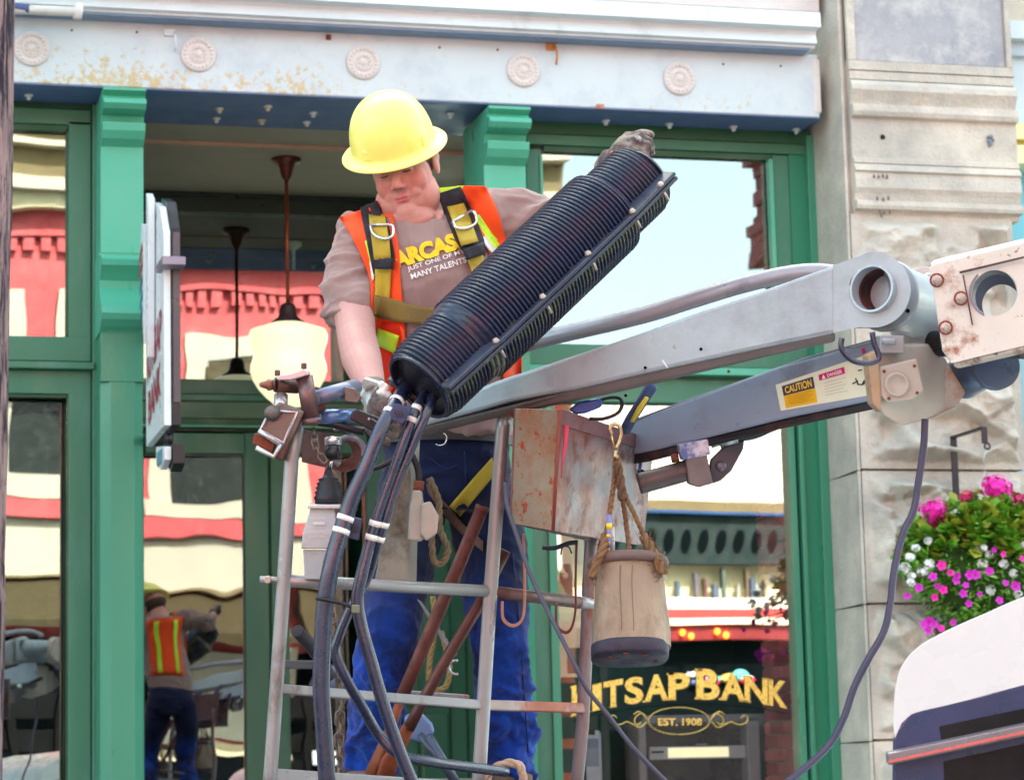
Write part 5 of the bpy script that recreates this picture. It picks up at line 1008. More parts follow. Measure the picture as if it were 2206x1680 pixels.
shirtm = mat('mauve_cotton', L(150, 126, 122), .95, var=.06, vs_=8, bump=.25, bscale=500, sheen=.3, spec=.15, rvar=0)
shirt, bvs = organic('t_shirt', sh, shirtm, PR, voxel=.0062, smooth=4, disp=shirt_disp)
jn = MB(); torso(jn, [(962, 1110, 110, .11, 7.0)] + TOR[:3], .006)
for l in LEGS: limb(jn, [a for a in l], .004)
fj = fold(17, .016, 7.0, (.9, .9, 1.2)); fj2 = fold(31, .026, 6.5, (1.2, 1.2, 1.7))
def jean_disp(p, n_):
    zt = p.z; lo = max(0, min(1, (2.05 - zt) / .3)); kn = max(0, 1 - abs(zt - 1.98) / .12)
    return fj(p, n_) * (.45 + .3 * kn) * (1 - lo * .6) + fj2(p, n_) * lo * 1.0 - .002
denim = mat('blue_denim', (.003, .045, .34, 1), .8, var=.3, vs_=5, stain=(.002, .008, .07, 1), st_scale=5.5, st_lo=.47, st_hi=.60, stain2=(.03, .16, .62, 1), st2_scale=7, st2_lo=.55, st2_hi=.68, bump=.4, bscale=420, sheen=.15, spec=.2, rvar=0)  # dark blotches stand in for fold shade, pale ones are wear
# jeans are mixed towards dark navy above the knees
_t = denim.node_tree; _b = _t.nodes['Principled BSDF']; _src = _b.inputs['Base Color'].links[0].from_socket; _g = N(_t, 'ShaderNodeNewGeometry'); _s = N(_t, 'ShaderNodeSeparateXYZ'); _t.links.new(_g.outputs['Position'], _s.inputs[0])
_r = N(_t, 'ShaderNodeMapRange'); _r.inputs['From Min'].default_value = 1.95; _r.inputs['From Max'].default_value = 2.2; _r.inputs['To Max'].default_value = .93; _t.links.new(_s.outputs['Z'], _r.inputs['Value'])
_mx = N(_t, 'ShaderNodeMixRGB'); _mx.inputs[2].default_value = (.007, .010, .035, 1); _t.links.new(_r.outputs[0], _mx.inputs[0]); _t.links.new(_src, _mx.inputs[1]); _t.links.new(_mx.outputs[0], _b.inputs['Base Color'])
jeans, bvj = organic('jeans', jn, denim, PR, voxel=.0058, smooth=2, disp=jean_disp)
# boots
JSEAMS = (((1000, 972), (1003, 1030), (1004, 1110)), ((1104, 1190), (1118, 1330), (1128, 1480), (1138, 1620)), ((1022, 1330), (1036, 1480), (1044, 1620)), ((888, 1290), (880, 1420), (866, 1560)), ((925, 985), (960, 1010), (985, 1002)))
for (u, d, s) in ((790, 6.93, -1), (1102, 7.0, 1)):
    m = MB(); c = Q(u, 1650, d); fwd = (V((-FWD.x, -FWD.y, 0)) + V((RIGHT.x, RIGHT.y, 0)) * .35 * s).normalized(); sd = fwd.cross(V((0, 0, 1)))
    R = Matrix((sd, fwd, V((0, 0, 1)))).transposed(); b = V((c.x, c.y, 1.6 - .01))
    m.tube([b + V((0, 0, .1)), b + V((0, 0, .03))], [.055, .056], 18); m.ell(b + fwd * .03 + V((0, 0, -.01)), .05, .12, .045, 18, R); m.ell(b + fwd * .11 + V((0, 0, -.015)), .052, .06, .045, 16, R)
    organic('boot', m, mat('brown_boot_leather', L(112, 88, 76), .6, var=.2, vs_=12, bump=.4, stain=L(70, 52, 46), st_scale=9), PR, voxel=.006, smooth=4)
    m = MB(); m.obox(b + fwd * .05 + V((0, 0, -.056)), sd * .05, fwd * .13, V((0, 0, .012))); m.build('boot_sole', black, PR, bevel=.008)
# belt
bl = []
for j in range(41):
    a = PI + PI * j / 40; c = Q(962, 948, 6.98); bl.append(c + RIGHT * (132 * 6.98 / FPX + .012) * math.cos(a) - V((FWD.x, FWD.y, 0)).normalized() * .14 * -math.sin(a))
m = MB(); m.ribbon(bl, V((0, 0, .034)), [(p - Q(962, 948, 6.98)).normalized() for p in bl], .006); m.build('belt', mat('black_leather_belt', (.015, .012, .012, 1), .5, bump=.2), PR)
m = MB(); m.torus(Q(948, 945, 6.828), -FWD, .017, .0022, 20, 6, 2.2, 5.4); m.build('belt_buckle', mat('chrome', L(210, 210, 214), .12, metal=1), PR)
# ---- draping flat things on the figure
def drape(u, v, off=.006, trees=None, fall=6.85):
    d = ray(u, v).normalized(); best = None
    for t_ in (trees or (bvs,)):
        h = t_.ray_cast(CAMLOC, d)
        if h[0] is not None and (best is None or h[3] < best): best = h[3]
    if best is None: return Q(u, v, fall) 
    return CAMLOC + d * (best - off)
def panel(name, left, right, m_, parent, off=.008, nx=10, k=4, thick=.003, trees=None, fall=6.88):
    a = smooth_path([V((u, v, 0)) for u, v in left], k); b = smooth_path([V((u, v, 0)) for u, v in right], k); rows = []
    for p, q in zip(a, b): rows.append([drape(p.x + (q.x - p.x) * i / nx, p.y + (q.y - p.y) * i / nx, off, trees, fall) for i in range(nx + 1)])
    for _ in range(2):
        for i in range(1, len(rows) - 1):
            for j in range(1, nx): rows[i][j] = (rows[i][j] * 2 + rows[i - 1][j] + rows[i + 1][j] + rows[i][j - 1] + rows[i][j + 1]) / 6
    o = MB().rings(rows, closed=False, cap=False).build(name, m_, parent); s = o.modifiers.new('solid', 'SOLIDIFY'); s.thickness = thick; s.offset = 0
    return o
orange = mat('orange_mesh_vest', (.95, .085, .012, 1), .75, var=.08, vs_=10, bump=.4, bscale=700, spec=.2, sheen=.2)
redor = mat('red_orange_mesh', (.72, .035, .012, 1), .8, var=.15, vs_=12, bump=.4, bscale=700, spec=.2)
lime = mat('lime_tape', (.50, .88, .03, 1), .5, var=.08, vs_=20); silver = mat('silver_tape', L(214, 214, 206), .35, metal=.1, var=.08, vs_=20)
VS = panel('safety_vest', [(731, 468), (752, 500), (775, 545), (796, 600), (800, 650), (806, 720), (806, 800), (812, 850)], [(842, 432), (848, 470), (860, 540), (862, 600), (868, 660), (872, 740), (868, 800), (838, 850)], orange, PR, off=.009, nx=14)
panel('vest_panel', [(984, 400), (1008, 440), (1030, 500), (1060, 560), (1080, 640), (1084, 780), (1080, 900)], [(1046, 402), (1070, 450), (1090, 515), (1110, 580), (1118, 680), (1124, 800), (1110, 900)], orange, VS, off=.009, nx=12)
panel('lower_panel', [(808, 690), (808, 760), (812, 830), (818, 860)], [(872, 700), (872, 760), (856, 830), (836, 860)], redor, VS, off=.013, nx=8)
panel('lime_square', [(814, 707), (810, 742)], [(860, 724), (850, 762)], lime, VS, off=.018, nx=6)
panel('vest_edge', [(861, 700), (866, 740), (850, 800), (836, 842)], [(871, 712), (872, 746), (856, 806), (842, 848)], orange, VS, off=.02, nx=3)
panel('lime_stripe', [(1018, 470), (1040, 500), (1068, 540)], [(1032, 462), (1058, 500), (1086, 535)], lime, VS, off=.014, nx=4)
panel('silver_stripe', [(1036, 514), (1050, 535), (1068, 553)], [(1046, 508), (1062, 530), (1078, 545)], silver, VS, off=.015, nx=3)
panel('lime_stripe', [(786, 520), (796, 560), (800, 600)], [(796, 516), (804, 560), (806, 590)], lime, VS, off=.014, nx=3)
panel('silver_stripe', [(796, 565), (802, 606)], [(808, 560), (806, 600)], silver, VS, off=.016, nx=3)
panel('shoulder_tape', [(936, 406), (940, 418)], [(1000, 400), (990, 414)], lime, VS, off=.016, nx=5)
# back of the vest, wrapped over the shoulders
def back_at(px, z, off=.012):
    q = Q(px, 700, 6.9); o_ = V((q.x, q.y, z)) + V((FWD.x, FWD.y, 0)).normalized() * 1.2; h = bvs.ray_cast(o_, -V((FWD.x, FWD.y, 0)).normalized())
    return (h[0] + V((FWD.x, FWD.y, 0)).normalized() * off) if h[0] is not None else None
def back_panel(name, xs, z0, z1, m_, off, par):
    rows = []; last = None
    for i in range(13):
        z = z0 + (z1 - z0) * i / 12; row = []
        for j in range(9):
            x = xs[0] + (xs[1] - xs[0]) * j / 8; p = back_at(x, z, off); row.append(p if p is not None else (last or Q(x, 700, 7.05))); last = row[-1]
        rows.append(row)
    o = MB().rings(rows, closed=False, cap=False).build(name, m_, par); s = o.modifiers.new('solid', 'SOLIDIFY'); s.thickness = .003; return o
zt_b, zb_b = Q(900, 470, 7.0).z, Q(900, 860, 7.0).z
back_panel('back_panel', (815, 1045), zb_b, zt_b, orange, .010, VS)
for xx in (860, 985): back_panel('lime_stripe', (xx, xx + 28), zb_b + .02, zt_b - .02, lime, .018, VS)
# ---- harness
HN = thing('safety_harness', 'olive yellow webbing harness with black shoulder pads and steel D rings over the vest', 'harness', Q(920, 660, 6.75))
pad = mat('black_pad', L(34, 30, 42), .8, var=.15, vs_=20, bump=.3, bscale=300); web = mat('olive_yellow_webbing', (.46, .33, .02, 1), .7, var=.12, vs_=9, stain=(.20, .15, .05, 1), st_scale=12, st_lo=.55, st_hi=.7, bump=.4, bscale=500)
webd = mat('worn_olive_webbing', (.20, .14, .03, 1), .75, var=.15, vs_=9, stain=(.14, .11, .06, 1), st_scale=9, st_lo=.5, st_hi=.7, bump=.4, bscale=500)
st = (bvs,)
panel('shoulder_pad', [(776, 448), (786, 500), (796, 550), (806, 592)], [(812, 432), (838, 490), (848, 550), (844, 572)], pad, HN, off=.016, nx=8, trees=st, thick=.008)
panel('webbing', [(794, 462), (799, 505), (806, 560)], [(829, 462), (836, 505), (842, 560)], web, HN, off=.044, nx=6, trees=st)
panel('webbing', [(808, 578), (808, 630), (806, 690)], [(843, 578), (840, 630), (834, 680)], web, HN, off=.020, nx=6)
panel('keeper', [(807, 556), (808, 579)], [(848, 556), (846, 580)], pad, HN, off=.042, nx=5, thick=.006)
panel('shoulder_pad', [(942, 418), (962, 470), (985, 520), (1012, 560)], [(992, 402), (1018, 460), (1042, 520), (1044, 552)], pad, HN, off=.016, nx=8, trees=st, thick=.008)
panel('webbing', [(963, 446), (978, 485), (994, 530)], [(999, 438), (1015, 478), (1030, 520)], web, HN, off=.044, nx=6, trees=st)
panel('webbing', [(1008, 560), (1024, 610), (1042, 660)], [(1040, 550), (1054, 596), (1066, 640)], web, HN, off=.020, nx=6)
panel('keeper', [(998, 538), (1006, 560)], [(1042, 522), (1044, 546)], pad, HN, off=.042, nx=5, thick=.006)
panel('chest_strap', [(806, 635), (840, 642), (880, 655), (920, 662), (970, 660), (1010, 650)], [(806, 680), (840, 690), (880, 696), (920, 698), (970, 696), (1010, 688)], webd, HN, off=.022, nx=5)
ringm = mat('ring_steel', L(196, 202, 206), .25, metal=.8, var=.05)
for pts, nm in (((798, 485), (805, 505), (828, 515), (845, 508), (847, 490), (840, 484)), 'd_ring'), (((975, 478), (985, 492), (1010, 490), (1026, 478), (1022, 458), (1014, 455)), 'd_ring'):
    P = smooth_path([drape(u, v, .055, st) for u, v in pts], 4); m = MB(); m.tube(P, .0042, 8); m.tube([P[0], P[-1]], .0036, 8); m.build(nm, ringm, HN)
# leg straps
for pts in JSEAMS:
    P = smooth_path([drape(u, v, .003, (bvj,), 6.9) for u, v in pts], 8); m = MB(); m.tube([a_ for a_ in P], .0022, 5); m.build('seam', mat('denim_seam', (.002, .012, .10, 1), .8), jeans)
JT = (bvj, bvs)
panel('leg_strap', [(1060, 985), (1020, 1030), (968, 1090)], [(1066, 1022), (1030, 1065), (992, 1112)], web, HN, off=.012, nx=5, trees=JT)
panel('tool_strap', [(918, 1040), (960, 1085), (1000, 1130), (1040, 1165)], [(922, 1062), (958, 1110), (1000, 1155), (1040, 1188)], mat('brown_braided_strap', L(116, 78, 66), .8, var=.25, vs_=40, bump=.6, bscale=200), HN, off=.02, nx=5, trees=JT)
# ---- lettering printed on the shirt
def shirt_text(txt, a, b, h, m_, off=.0075, fo=.03, wob=0):
    m = MB(); vs, fs = text_mb(txt, font_off=fo); x0 = min(p.x for p in vs); x1 = max(p.x for p in vs); y0 = min(p.y for p in vs); y1 = max(p.y for p in vs)
    dx, dy = b[0] - a[0], b[1] - a[1]; ln = math.hypot(dx, dy); ex, ey = dx / ln, dy / ln
    bm = bmesh.new(); vv = [bm.verts.new(p) for p in vs]
    for f in fs:
        try: bm.faces.new([vv[i] for i in f])
        except Exception: pass
    bmesh.ops.triangulate(bm, faces=bm.faces[:]); bmesh.ops.subdivide_edges(bm, edges=[e for e in bm.edges if e.calc_length() > .22], cuts=1); bmesh.ops.triangulate(bm, faces=bm.faces[:])
    P = []
    for v_ in bm.verts:
        s = (v_.co.x - x0) / (x1 - x0); t = (v_.co.y - y0) / (y1 - y0); u = a[0] + dx * s + ey * h * t; w_ = a[1] + dy * s - ex * h * t
        P.append(drape(u, w_, off))
    idx = {v_: i for i, v_ in enumerate(bm.verts)}; m.add(P, [tuple(idx[v_] for v_ in f.verts) for f in bm.faces]); bm.free(); return m.build('shirt_lettering', m_, shirt)
shirt_text('SARCASM', (836, 586), (1020, 527), 38, mat('yellow_print', (.85, .58, .01, 1), .7, var=.1, vs_=60, rvar=0), fo=.065)
wp_ = mat('white_print', L(226, 224, 222), .7, var=.08, vs_=60, rvar=0)
shirt_text('JUST ONE OF MY', (880, 587), (1003, 547), 12.5, wp_, fo=.015); shirt_text('MANY TALENTS', (887, 602), (1006, 565), 12.5, wp_, fo=.015)
# ---- gloves
gm = mat('grey_leather_glove', L(128, 118, 110), .7, var=.15, vs_=14, stain=L(78, 64, 64), st_scale=14, st_lo=.45, st_hi=.53, bump=.4, bscale=90, stain2=L(196, 200, 200), st2_scale=9, st2_lo=.56, st2_hi=.62)
for H_, th, cuff, rr_ in ((RH, 1, Q(803, 838, 6.42), .037), (LH, -1, Q(1308, 368, 6.79), .038)):
    m = MB(); hand(m, *H_, thumb=th, off=.0032); m.tube([cuff, H_[0] + V(H_[1]).normalized() * .02], [rr_, .034], 16); organic('glove', m, gm, PR, voxel=.0036, smooth=2, disp=fold(5, .0012, 30))
m = MB(); m.ell(drape(1319, 331, .004, (bvb,), 6.6), .007, n=8); m.build('glove_badge', mat('red_badge', L(236, 80, 40), .5), PR)
# ---- hard hat
HH = thing('hard_hat', 'pale yellow full brim hard hat tilted on the worker\'s head', 'hard hat', Q(848, 316, 6.93))
hx = (RIGHT * .972 + UP * .235).normalized(); hu = (UP * .972 - RIGHT * .235).normalized(); t_ = math.radians(27)
hn = (hu * math.cos(t_) - FWD * math.sin(t_)).normalized(); hf = (-FWD * math.cos(t_) - hu * math.sin(t_)).normalized()
BC = Q(848, 314, 6.90)
def hat(px): return px * 6.93 / FPX
m = MB(); rows = []
prof = [(1.0, 1.0, 0), (.995, .995, .012), (.975, .975, .035), (.94, .94, .06)]
R0, RB_, HT = hat(93), hat(116), hat(119)
def hpt(rx, ry, z, a): return BC + hx * (rx * math.cos(a)) + hf * (ry * math.sin(a)) + hn * z
n_ = 72; rgs = []
def ring(rx, ry, z): rgs.append([hpt(rx * (1), ry, z, 2 * PI * j / n_) for j in range(n_)])
ring(R0 * .95, R0 * 1.02, -.006); ring(RB_ * .985, RB_ * 1.02, -.0125); ring(RB_, RB_ * 1.04, -.0115); ring(RB_, RB_ * 1.04, -.0085); ring(RB_ * .985, RB_ * 1.02, -.0065); ring(RB_ * .9, RB_ * .94, -.002); ring(R0 * 1.03, R0 * 1.1, .002); ring(R0 * .995, R0 * 1.065, .006); ring(R0 * .985, R0 * 1.055, .012)
for i in range(1, 16):
    th = PI / 2 * i / 16; c = math.cos(th) ** .82; ring(R0 * .985 * c, R0 * 1.055 * c, .012 + (HT - .012) * math.sin(th) ** 1.0)
ring(.004, .004, HT)
m.rings(rgs); hy = mat('yellow_hat_plastic', L(253, 247, 130), .3, var=.03, vs_=12, stain=L(240, 226, 100), st_scale=10, st_lo=.6, st_hi=.72, stain2=L(196, 184, 110), st2_scale=40, st2_lo=.70, st2_hi=.74, coat=.25, bump=.02, spec=.5, rvar=.06)
HS = m.build('shell', hy, HH)
for a in (math.radians(132), math.radians(42)):
    c = hpt(R0 * .985, R0 * 1.05, .018, a); o_ = (hx * math.cos(a) + hf * math.sin(a)).normalized(); s_ = hn.cross(o_)
    m = MB(); m.prism([c + s_ * .014 + hn * -.006 - o_ * .003, c - s_ * .014 + hn * -.006 - o_ * .003, c - s_ * .008 + hn * .02 - o_ * .006, c + s_ * .008 + hn * .02 - o_ * .006], o_ * .0085); m.build('strap_lug', hy, HH, bevel=.003)
# ------------------------------------------------------------------ ribbed splice case
E0, E1 = Q(903, 834, 6.10), Q(1389, 376, 6.49)
ca = (E1 - E0).normalized(); CLN = (E1 - E0).length; ct_ = -(FWD - ca * FWD.dot(ca)).normalized(); cp = ca.cross(ct_); 
if cp.dot(UP) < 0: cp = -cp
SP = thing('splice_case', 'long black ribbed cable splice case with moss green grime held by the worker', 'splice case', E0.lerp(E1, .5))
scm = mat('black_ribbed_plastic', (.004, .010, .042, 1), .25, var=.2, vs_=10, stain=(.012, .012, .03, 1), st_scale=9, st_lo=.48, st_hi=.68, spec=.5, bump=.1, bscale=80, rvar=.08)
def grime():      # green-yellow dirt packed against the flange
    t = scm.node_tree; b = t.nodes['Principled BSDF']; src = b.inputs['Base Color'].links[0].from_socket
    vc = N(t, 'ShaderNodeVertexColor'); vc.layer_name = 'tint'; n = N(t, 'ShaderNodeTexNoise', Scale=22.0, Detail=6.0); g = N(t, 'ShaderNodeNewGeometry'); t.links.new(g.outputs['Position'], n.inputs['Vector'])
    a = N(t, 'ShaderNodeMath', _operation='MULTIPLY'); t.links.new(vc.outputs[0], a.inputs[0]); t.links.new(n.outputs['Fac'], a.inputs[1])
    r = N(t, 'ShaderNodeMapRange'); r.inputs['From Min'].default_value = .36; r.inputs['From Max'].default_value = .56; t.links.new(a.outputs[0], r.inputs['Value'])
    mx = N(t, 'ShaderNodeMixRGB'); mx.inputs[2].default_value = L(122, 126, 60); t.links.new(r.outputs[0], mx.inputs[0]); t.links.new(src, mx.inputs[1]); t.links.new(mx.outputs[0], b.inputs['Base Color'])
grime()
fp_, fc_ = -.50, .866                     # flange direction in (cp, ct_)
fdir = (cp * fp_ + ct_ * fc_).normalized(); fang = math.atan2(fc_, fp_)
def prof_r(t):
    def sm(a, b, x): x = max(0, min(1, (x - a) / (b - a))); return x * x * (3 - 2 * x)
    neck = .099; main = .109
    k = sm(.165, .225, t) * (1 - sm(.80, .845, t)); r = neck + (main - neck) * k
    if t > .8: r = .092 + (main - .092) * (1 - sm(.80, .845, t))
    rib = 1.0; r -= .008 * (1 - sm(.0, .05, t)) + .010 * sm(.955, 1.0, t)
    if .175 < t < .215: rib = .15
    if .81 < t < .835: rib = .3
    return r, rib, k
pitch = .0118; nr = int(CLN / pitch * 9)
def shell_part(name, a0, a1, n=40):
    rg = []; cols = []
    for i in range(nr + 1):
        s = CLN * i / nr; t = s / CLN; r, rib, k = prof_r(t); c = E0 + ca * s
        ph = (s / pitch) % 1; h = abs(math.sin(PI * ph)) ** 1.3; rr_ = r + (rib * .0075 * (h - .5)); sq = 1 - .18 * (1 - k)
        row = []
        for j in range(n + 1):
            a = a0 + (a1 - a0) * j / n; w_ = min(j, n - j) / n
            q = rr_ * (1 - .0 * k); row.append(c + cp * (q * math.cos(a)) + ct_ * (q * sq * math.sin(a))); cols.append(max(0, 1 - w_ * 9) + (.95 if name == 'lower_shell' and h < .55 else 0))
        rg.append(row)
    m = MB(); m.rings(rg, closed=False, cap=False); o = m.build(name, scm, SP); at = o.data.color_attributes.new('tint', 'FLOAT_COLOR', 'POINT')
    for i, c_ in enumerate(cols): at.data[i].color = (c_, c_, c_, 1)
    return o
shell_part('upper_shell', fang, fang - PI, 44); shell_part('lower_shell', fang, fang + PI, 44)
m = MB(); m.tube([E0 + ca * .001, E0 + ca * .04], [.080, .078], 32, cap=False); m.tube([E0 + ca * .014, E0 + ca * .016], [.082, .001], 32, cap=False); m.build('inner_sleeve', black, SP)
m = MB(); m.torus(E0, ca, .085, .005, 40, 8); m.build('end_rim', scm, SP)
m = MB(); m.tube([E1 - ca * .01, E1 + ca * .002], [.078, .07], 32); m.build('end_cap', scm, SP)
for sgn in (1, -1):
    fd = fdir * sgn; fn_ = ca.cross(fd)
    for o_, nm in ((.0062, 'upper_flange'), (-.0062, 'lower_flange')):
        m = MB(); P = []
        ts = [.0, .15, .21, .5, .8, .86, 1.0]
        P = [E0 + ca * (CLN * t) for t in ts]; outer = [.116, .120, .124, .125, .124, .120, .114]
        rg = []
        for p, ro in zip(P, outer):
            for_ = [p + fd * .07 + fn_ * (o_ - .005), p + fd * ro + fn_ * (o_ - .005), p + fd * ro + fn_ * (o_ + .005), p + fd * .07 + fn_ * (o_ + .005)]; rg.append(for_)
        m.rings(rg, smooth=False); m.build(nm, mat('flange_plastic', (.03, .04, .07, 1), .32, var=.25, vs_=12, stain=L(110, 118, 90), st_scale=16, st_lo=.58, st_hi=.7, rvar=.1), SP, bevel=.0025)
fn_ = ca.cross(fdir)
if fn_.dot(UP) < 0: fn_ = -fn_
for t in (.2, .40, .60, .80, .93):
    p = E0 + ca * (CLN * t) + fdir * .117 + fn_ * .012; m = MB(); m.lathe([(.0085, 0), (.0085, .003), (.0065, .0045), (.0062, .008), (.001, .009)], p, fn_, 12); m.cyl(p - fn_ * .02, p - fn_ * .045, .004, 8); m.build('flange_bolt', bolt_m, SP)
# ------------------------------------------------------------------ cables leaving the case
def cable(label, pts, r, m_=bluehose, group=None, n=14, k=8):
    P = smooth_path([Q(*p_) for p_ in pts], k); R = r
    if hasattr(r, '__len__'):
        R = [r[0] + (r[1] - r[0]) * min(1, i / (len(P) - 1) * 1.6) for i in range(len(P))]
    T = thing('cable', label, 'cable', P[0], group); MB().tube(P, R, n).build('sheath', m_, T); return T, P
c1, P1 = cable('thickest black cable, leftmost of those hanging from the splice case', ((893, 815, 6.22), (870, 842, 6.14), (848, 876, 6.07), (818, 932, 6.03), (791, 1000, 6.02), (763, 1062, 6.02), (746, 1110, 6.02), (729, 1162, 6.01), (713, 1222, 6.0), (700, 1300, 6.0), (694, 1400, 6.0), (692, 1480, 6.0), (697, 1560, 6.0), (705, 1690, 6.0)), (.0158, .0200))
c2, P2 = cable('middle black cable from the splice case running down to the lower right', ((928, 820, 6.2), (912, 850, 6.12), (896, 882, 6.08), (872, 945, 6.06), (843, 1025, 6.06), (815, 1105, 6.06), (795, 1175, 6.06), (780, 1235, 6.05), (770, 1290, 6.05), (779, 1350, 6.05), (800, 1425, 6.05), (818, 1490, 6.05), (842, 1565, 6.05), (868, 1635, 6.05), (895, 1700, 6.05)), (.0105, .0150))
c3, P3 = cable('thin black cable beside the middle one, bending left below the rail', ((945, 828, 6.2), (932, 862, 6.1), (915, 900, 6.07), (884, 970, 6.07), (853, 1045, 6.07), (830, 1120, 6.07), (810, 1185, 6.08), (788, 1250, 6.1), (750, 1320, 6.1), (728, 1375, 6.1), (722, 1405, 6.1), (745, 1460, 6.1), (782, 1525, 6.12), (815, 1580, 6.14), (860, 1625, 6.14), (930, 1640, 6.2), (1000, 1650, 6.3), (1090, 1662, 6.4)), (.0100, .0125))
def band(P, uv, r, T, w_=.017):
    # nearest point of the path in the picture
    def pr(p): q = p - CAMLOC; return (1103 + FPX * q.dot(RIGHT) / q.dot(FWD), 840 - FPX * q.dot(UP) / q.dot(FWD))
    i = min(range(1, len(P) - 1), key=lambda k: (pr(P[k])[0] - uv[0]) ** 2 + (pr(P[k])[1] - uv[1]) ** 2); d = (P[i + 1] - P[i - 1]).normalized()
    a = [p_ for p_ in (P[i - 1], P[i], P[i + 1])]; tt = ((V(pr(P[i]) + (0,)) - V(uv + (0,))).length) ; p = P[i] + d * 0
    s = (uv[1] - pr(P[i])[1]); ds = (pr(P[i] + d * .01)[1] - pr(P[i])[1]) / .01; p = p + d * max(-.02, min(.02, s / ds if abs(ds) > 1 else 0))
    MB().tube([p - d * w_ / 2, p + d * w_ / 2], r, 16).build('white_tape_band', white_t, T)
for uv in ((846, 866), (830, 890)): band(P1, uv, .0178, c1, .011)
for uv in ((740, 1116), (735, 1144)): band(P1, uv, .0202, c1, .012)
for uv in ((892, 880), (877, 905)): band(P2, uv, .0128, c2, .012)
for uv in ((786, 1127), (780, 1157)): band(P2, uv, .0142, c2, .0135)
for uv in ((814, 1130), (808, 1160)): band(P3, uv, .0125, c3, .0125)
nv = mat('navy_clip_plastic', (.02, .045, .12, 1), .45, var=.2, vs_=20)
for pts, lab in ((((851, 868), (890, 878), (868, 914), (832, 900)), 'upper navy plastic spacer clip between the cables below the splice case'), (((756, 1112), (779, 1118), (772, 1164), (748, 1158)), 'lower navy plastic spacer clip between the cables at knee rail height')):
    T = thing('spacer_clip', lab, 'clip', Q(pts[0][0], pts[0][1], 6.05), 'spacer clips on the cables'); m = MB(); m.prism([Q(u, v, 6.035) for u, v in pts], FWD * .02); m.build('block', nv, T, bevel=.002)
    for k in range(3):
        a = [pts[0][i] * .7 + pts[2][i] * .3 for i in (0, 1)]; b = [pts[0][i] * .35 + pts[2][i] * .65 for i in (0, 1)]; s = (k - 1) * 7; m = MB(); m.prism([Q(a[0] + s, a[1] + 2, 6.033), Q(a[0] + s + 2, a[1] + 2, 6.033), Q(b[0] + s + 2, b[1] + 1, 6.033), Q(b[0] + s, b[1] + 1, 6.033)], FWD * -.002); m.build('slot', black, T)
# black clamp and cord under the glove
T = thing('black_clamp', 'small black plastic clamp and pin beside the lower glove', 'clamp', Q(790, 910, 6.15)); m = MB(); m.prism([Q(u, v, 6.15) for u, v in ((758, 886), (770, 881), (830, 905), (828, 925), (800, 928), (752, 902))], FWD * .03); m.build('body', black, T, bevel=.004)
m = MB(); m.cyl(Q(800, 905, 6.13), Q(840, 928, 6.1), .005, 10); m.build('pin', black, T); m = MB(); m.ell(Q(795, 903, 6.13), .0035, n=8); m.ell(Q(838, 928, 6.1), .0035, n=8); m.build('stud', bolt_m, T)
# zip tie round the lower cables
m = MB(); m.tube(smooth_path([Q(u, v, 5.97) for u, v in ((684, 1290), (715, 1296), (745, 1305), (772, 1316))], 5), .0045, 8); m.obox(Q(768, 1314, 5.97), RIGHT * .009, FWD * .004, UP * .009); m.build('strap', black, T) if False else None
T = thing('cable_tie', 'black cable tie pulled across the hanging cables just under the rail', 'cable tie', Q(715, 1296, 5.97)); m = MB(); m.tube(smooth_path([Q(u, v, 5.97) for u, v in ((680, 1288), (715, 1294), (745, 1302), (768, 1312))], 5), .0045, 8); m.build('strap', black, T); m = MB(); m.obox(Q(766, 1311, 5.97), RIGHT * .009, FWD * .005, UP * .009); m.build('head', mat('tie_head', L(110, 116, 90), .6), T, bevel=.002)
# loose black leads behind the cables and the white hose clamp blossoms near the glove
cable('loose black lead curving behind the cables at waist height', ((870, 880, 6.3), (868, 940, 6.32), (850, 985, 6.3), (820, 1005, 6.3), (790, 1012, 6.3)), .006, black)
cable('black foam-ended hose poking out left of the cables', ((640, 1358, 6.2), (662, 1382, 6.24), (690, 1420, 6.28), (712, 1460, 6.3)), .0155, mat('foam_black', (.03, .032, .045, 1), .8, var=.1))
T = thing('wire_nut', 'white knotted rag end on the cables beside the lower glove', 'rag', Q(828, 838, 6.2)); m = MB()
for (u, v, r) in ((822, 828, .009), (831, 834, .009), (826, 845, .011), (836, 850, .009), (815, 845, .006)): m.ell(Q(u, v, 6.18), r, n=10)
m.tube([Q(786, 815, 6.22), Q(815, 824, 6.19)], .0045, 8); organic('knot', m, white_t, T, voxel=.003, smooth=2)
# ------------------------------------------------------------------ rusty tool box on the cage
TB = thing('tool_box', 'rust streaked pale blue steel tool box hung on the right side of the cage', 'tool box', Q(1200, 1143, 6.35))
tbm = mat('rust_speckled_blue_steel', L(136, 136, 142), .5, metal=.15, var=.08, vs_=5, stain=L(134, 80, 70), st_scale=5.5, st_lo=.42, st_hi=.58, stain2=L(104, 54, 42), st2_scale=18, st2_lo=.52, st2_hi=.62, bump=.12, bscale=40)
tbl = mat('rust_speckled_beige_steel', L(150, 140, 122), .5, metal=.1, var=.08, vs_=5, stain=L(150, 104, 70), st_scale=6, st_lo=.5, st_hi=.64, stain2=L(160, 64, 26), st2_scale=30, st2_lo=.55, st2_hi=.60, bump=.12)
dN, dL_, dR = 6.3, 6.38, 6.86
def face(m, pts, th): P = [Q(*p) for p in pts]; n_ = (P[1] - P[0]).cross(P[2] - P[0]).normalized(); n_ = n_ if n_.dot(FWD) > 0 else -n_; return m.prism(P, n_ * th)
rimc = mat('rim_rust', L(130, 92, 94), .6, metal=.2, var=.15, vs_=10, stain=L(110, 56, 40), st_scale=10)
face(MB(), [(1205, 882, dN), (1410, 950, dR), (1386, 1176, dR), (1191, 1144, dN)], .006).build('front_panel', tbm, TB, bevel=.002)
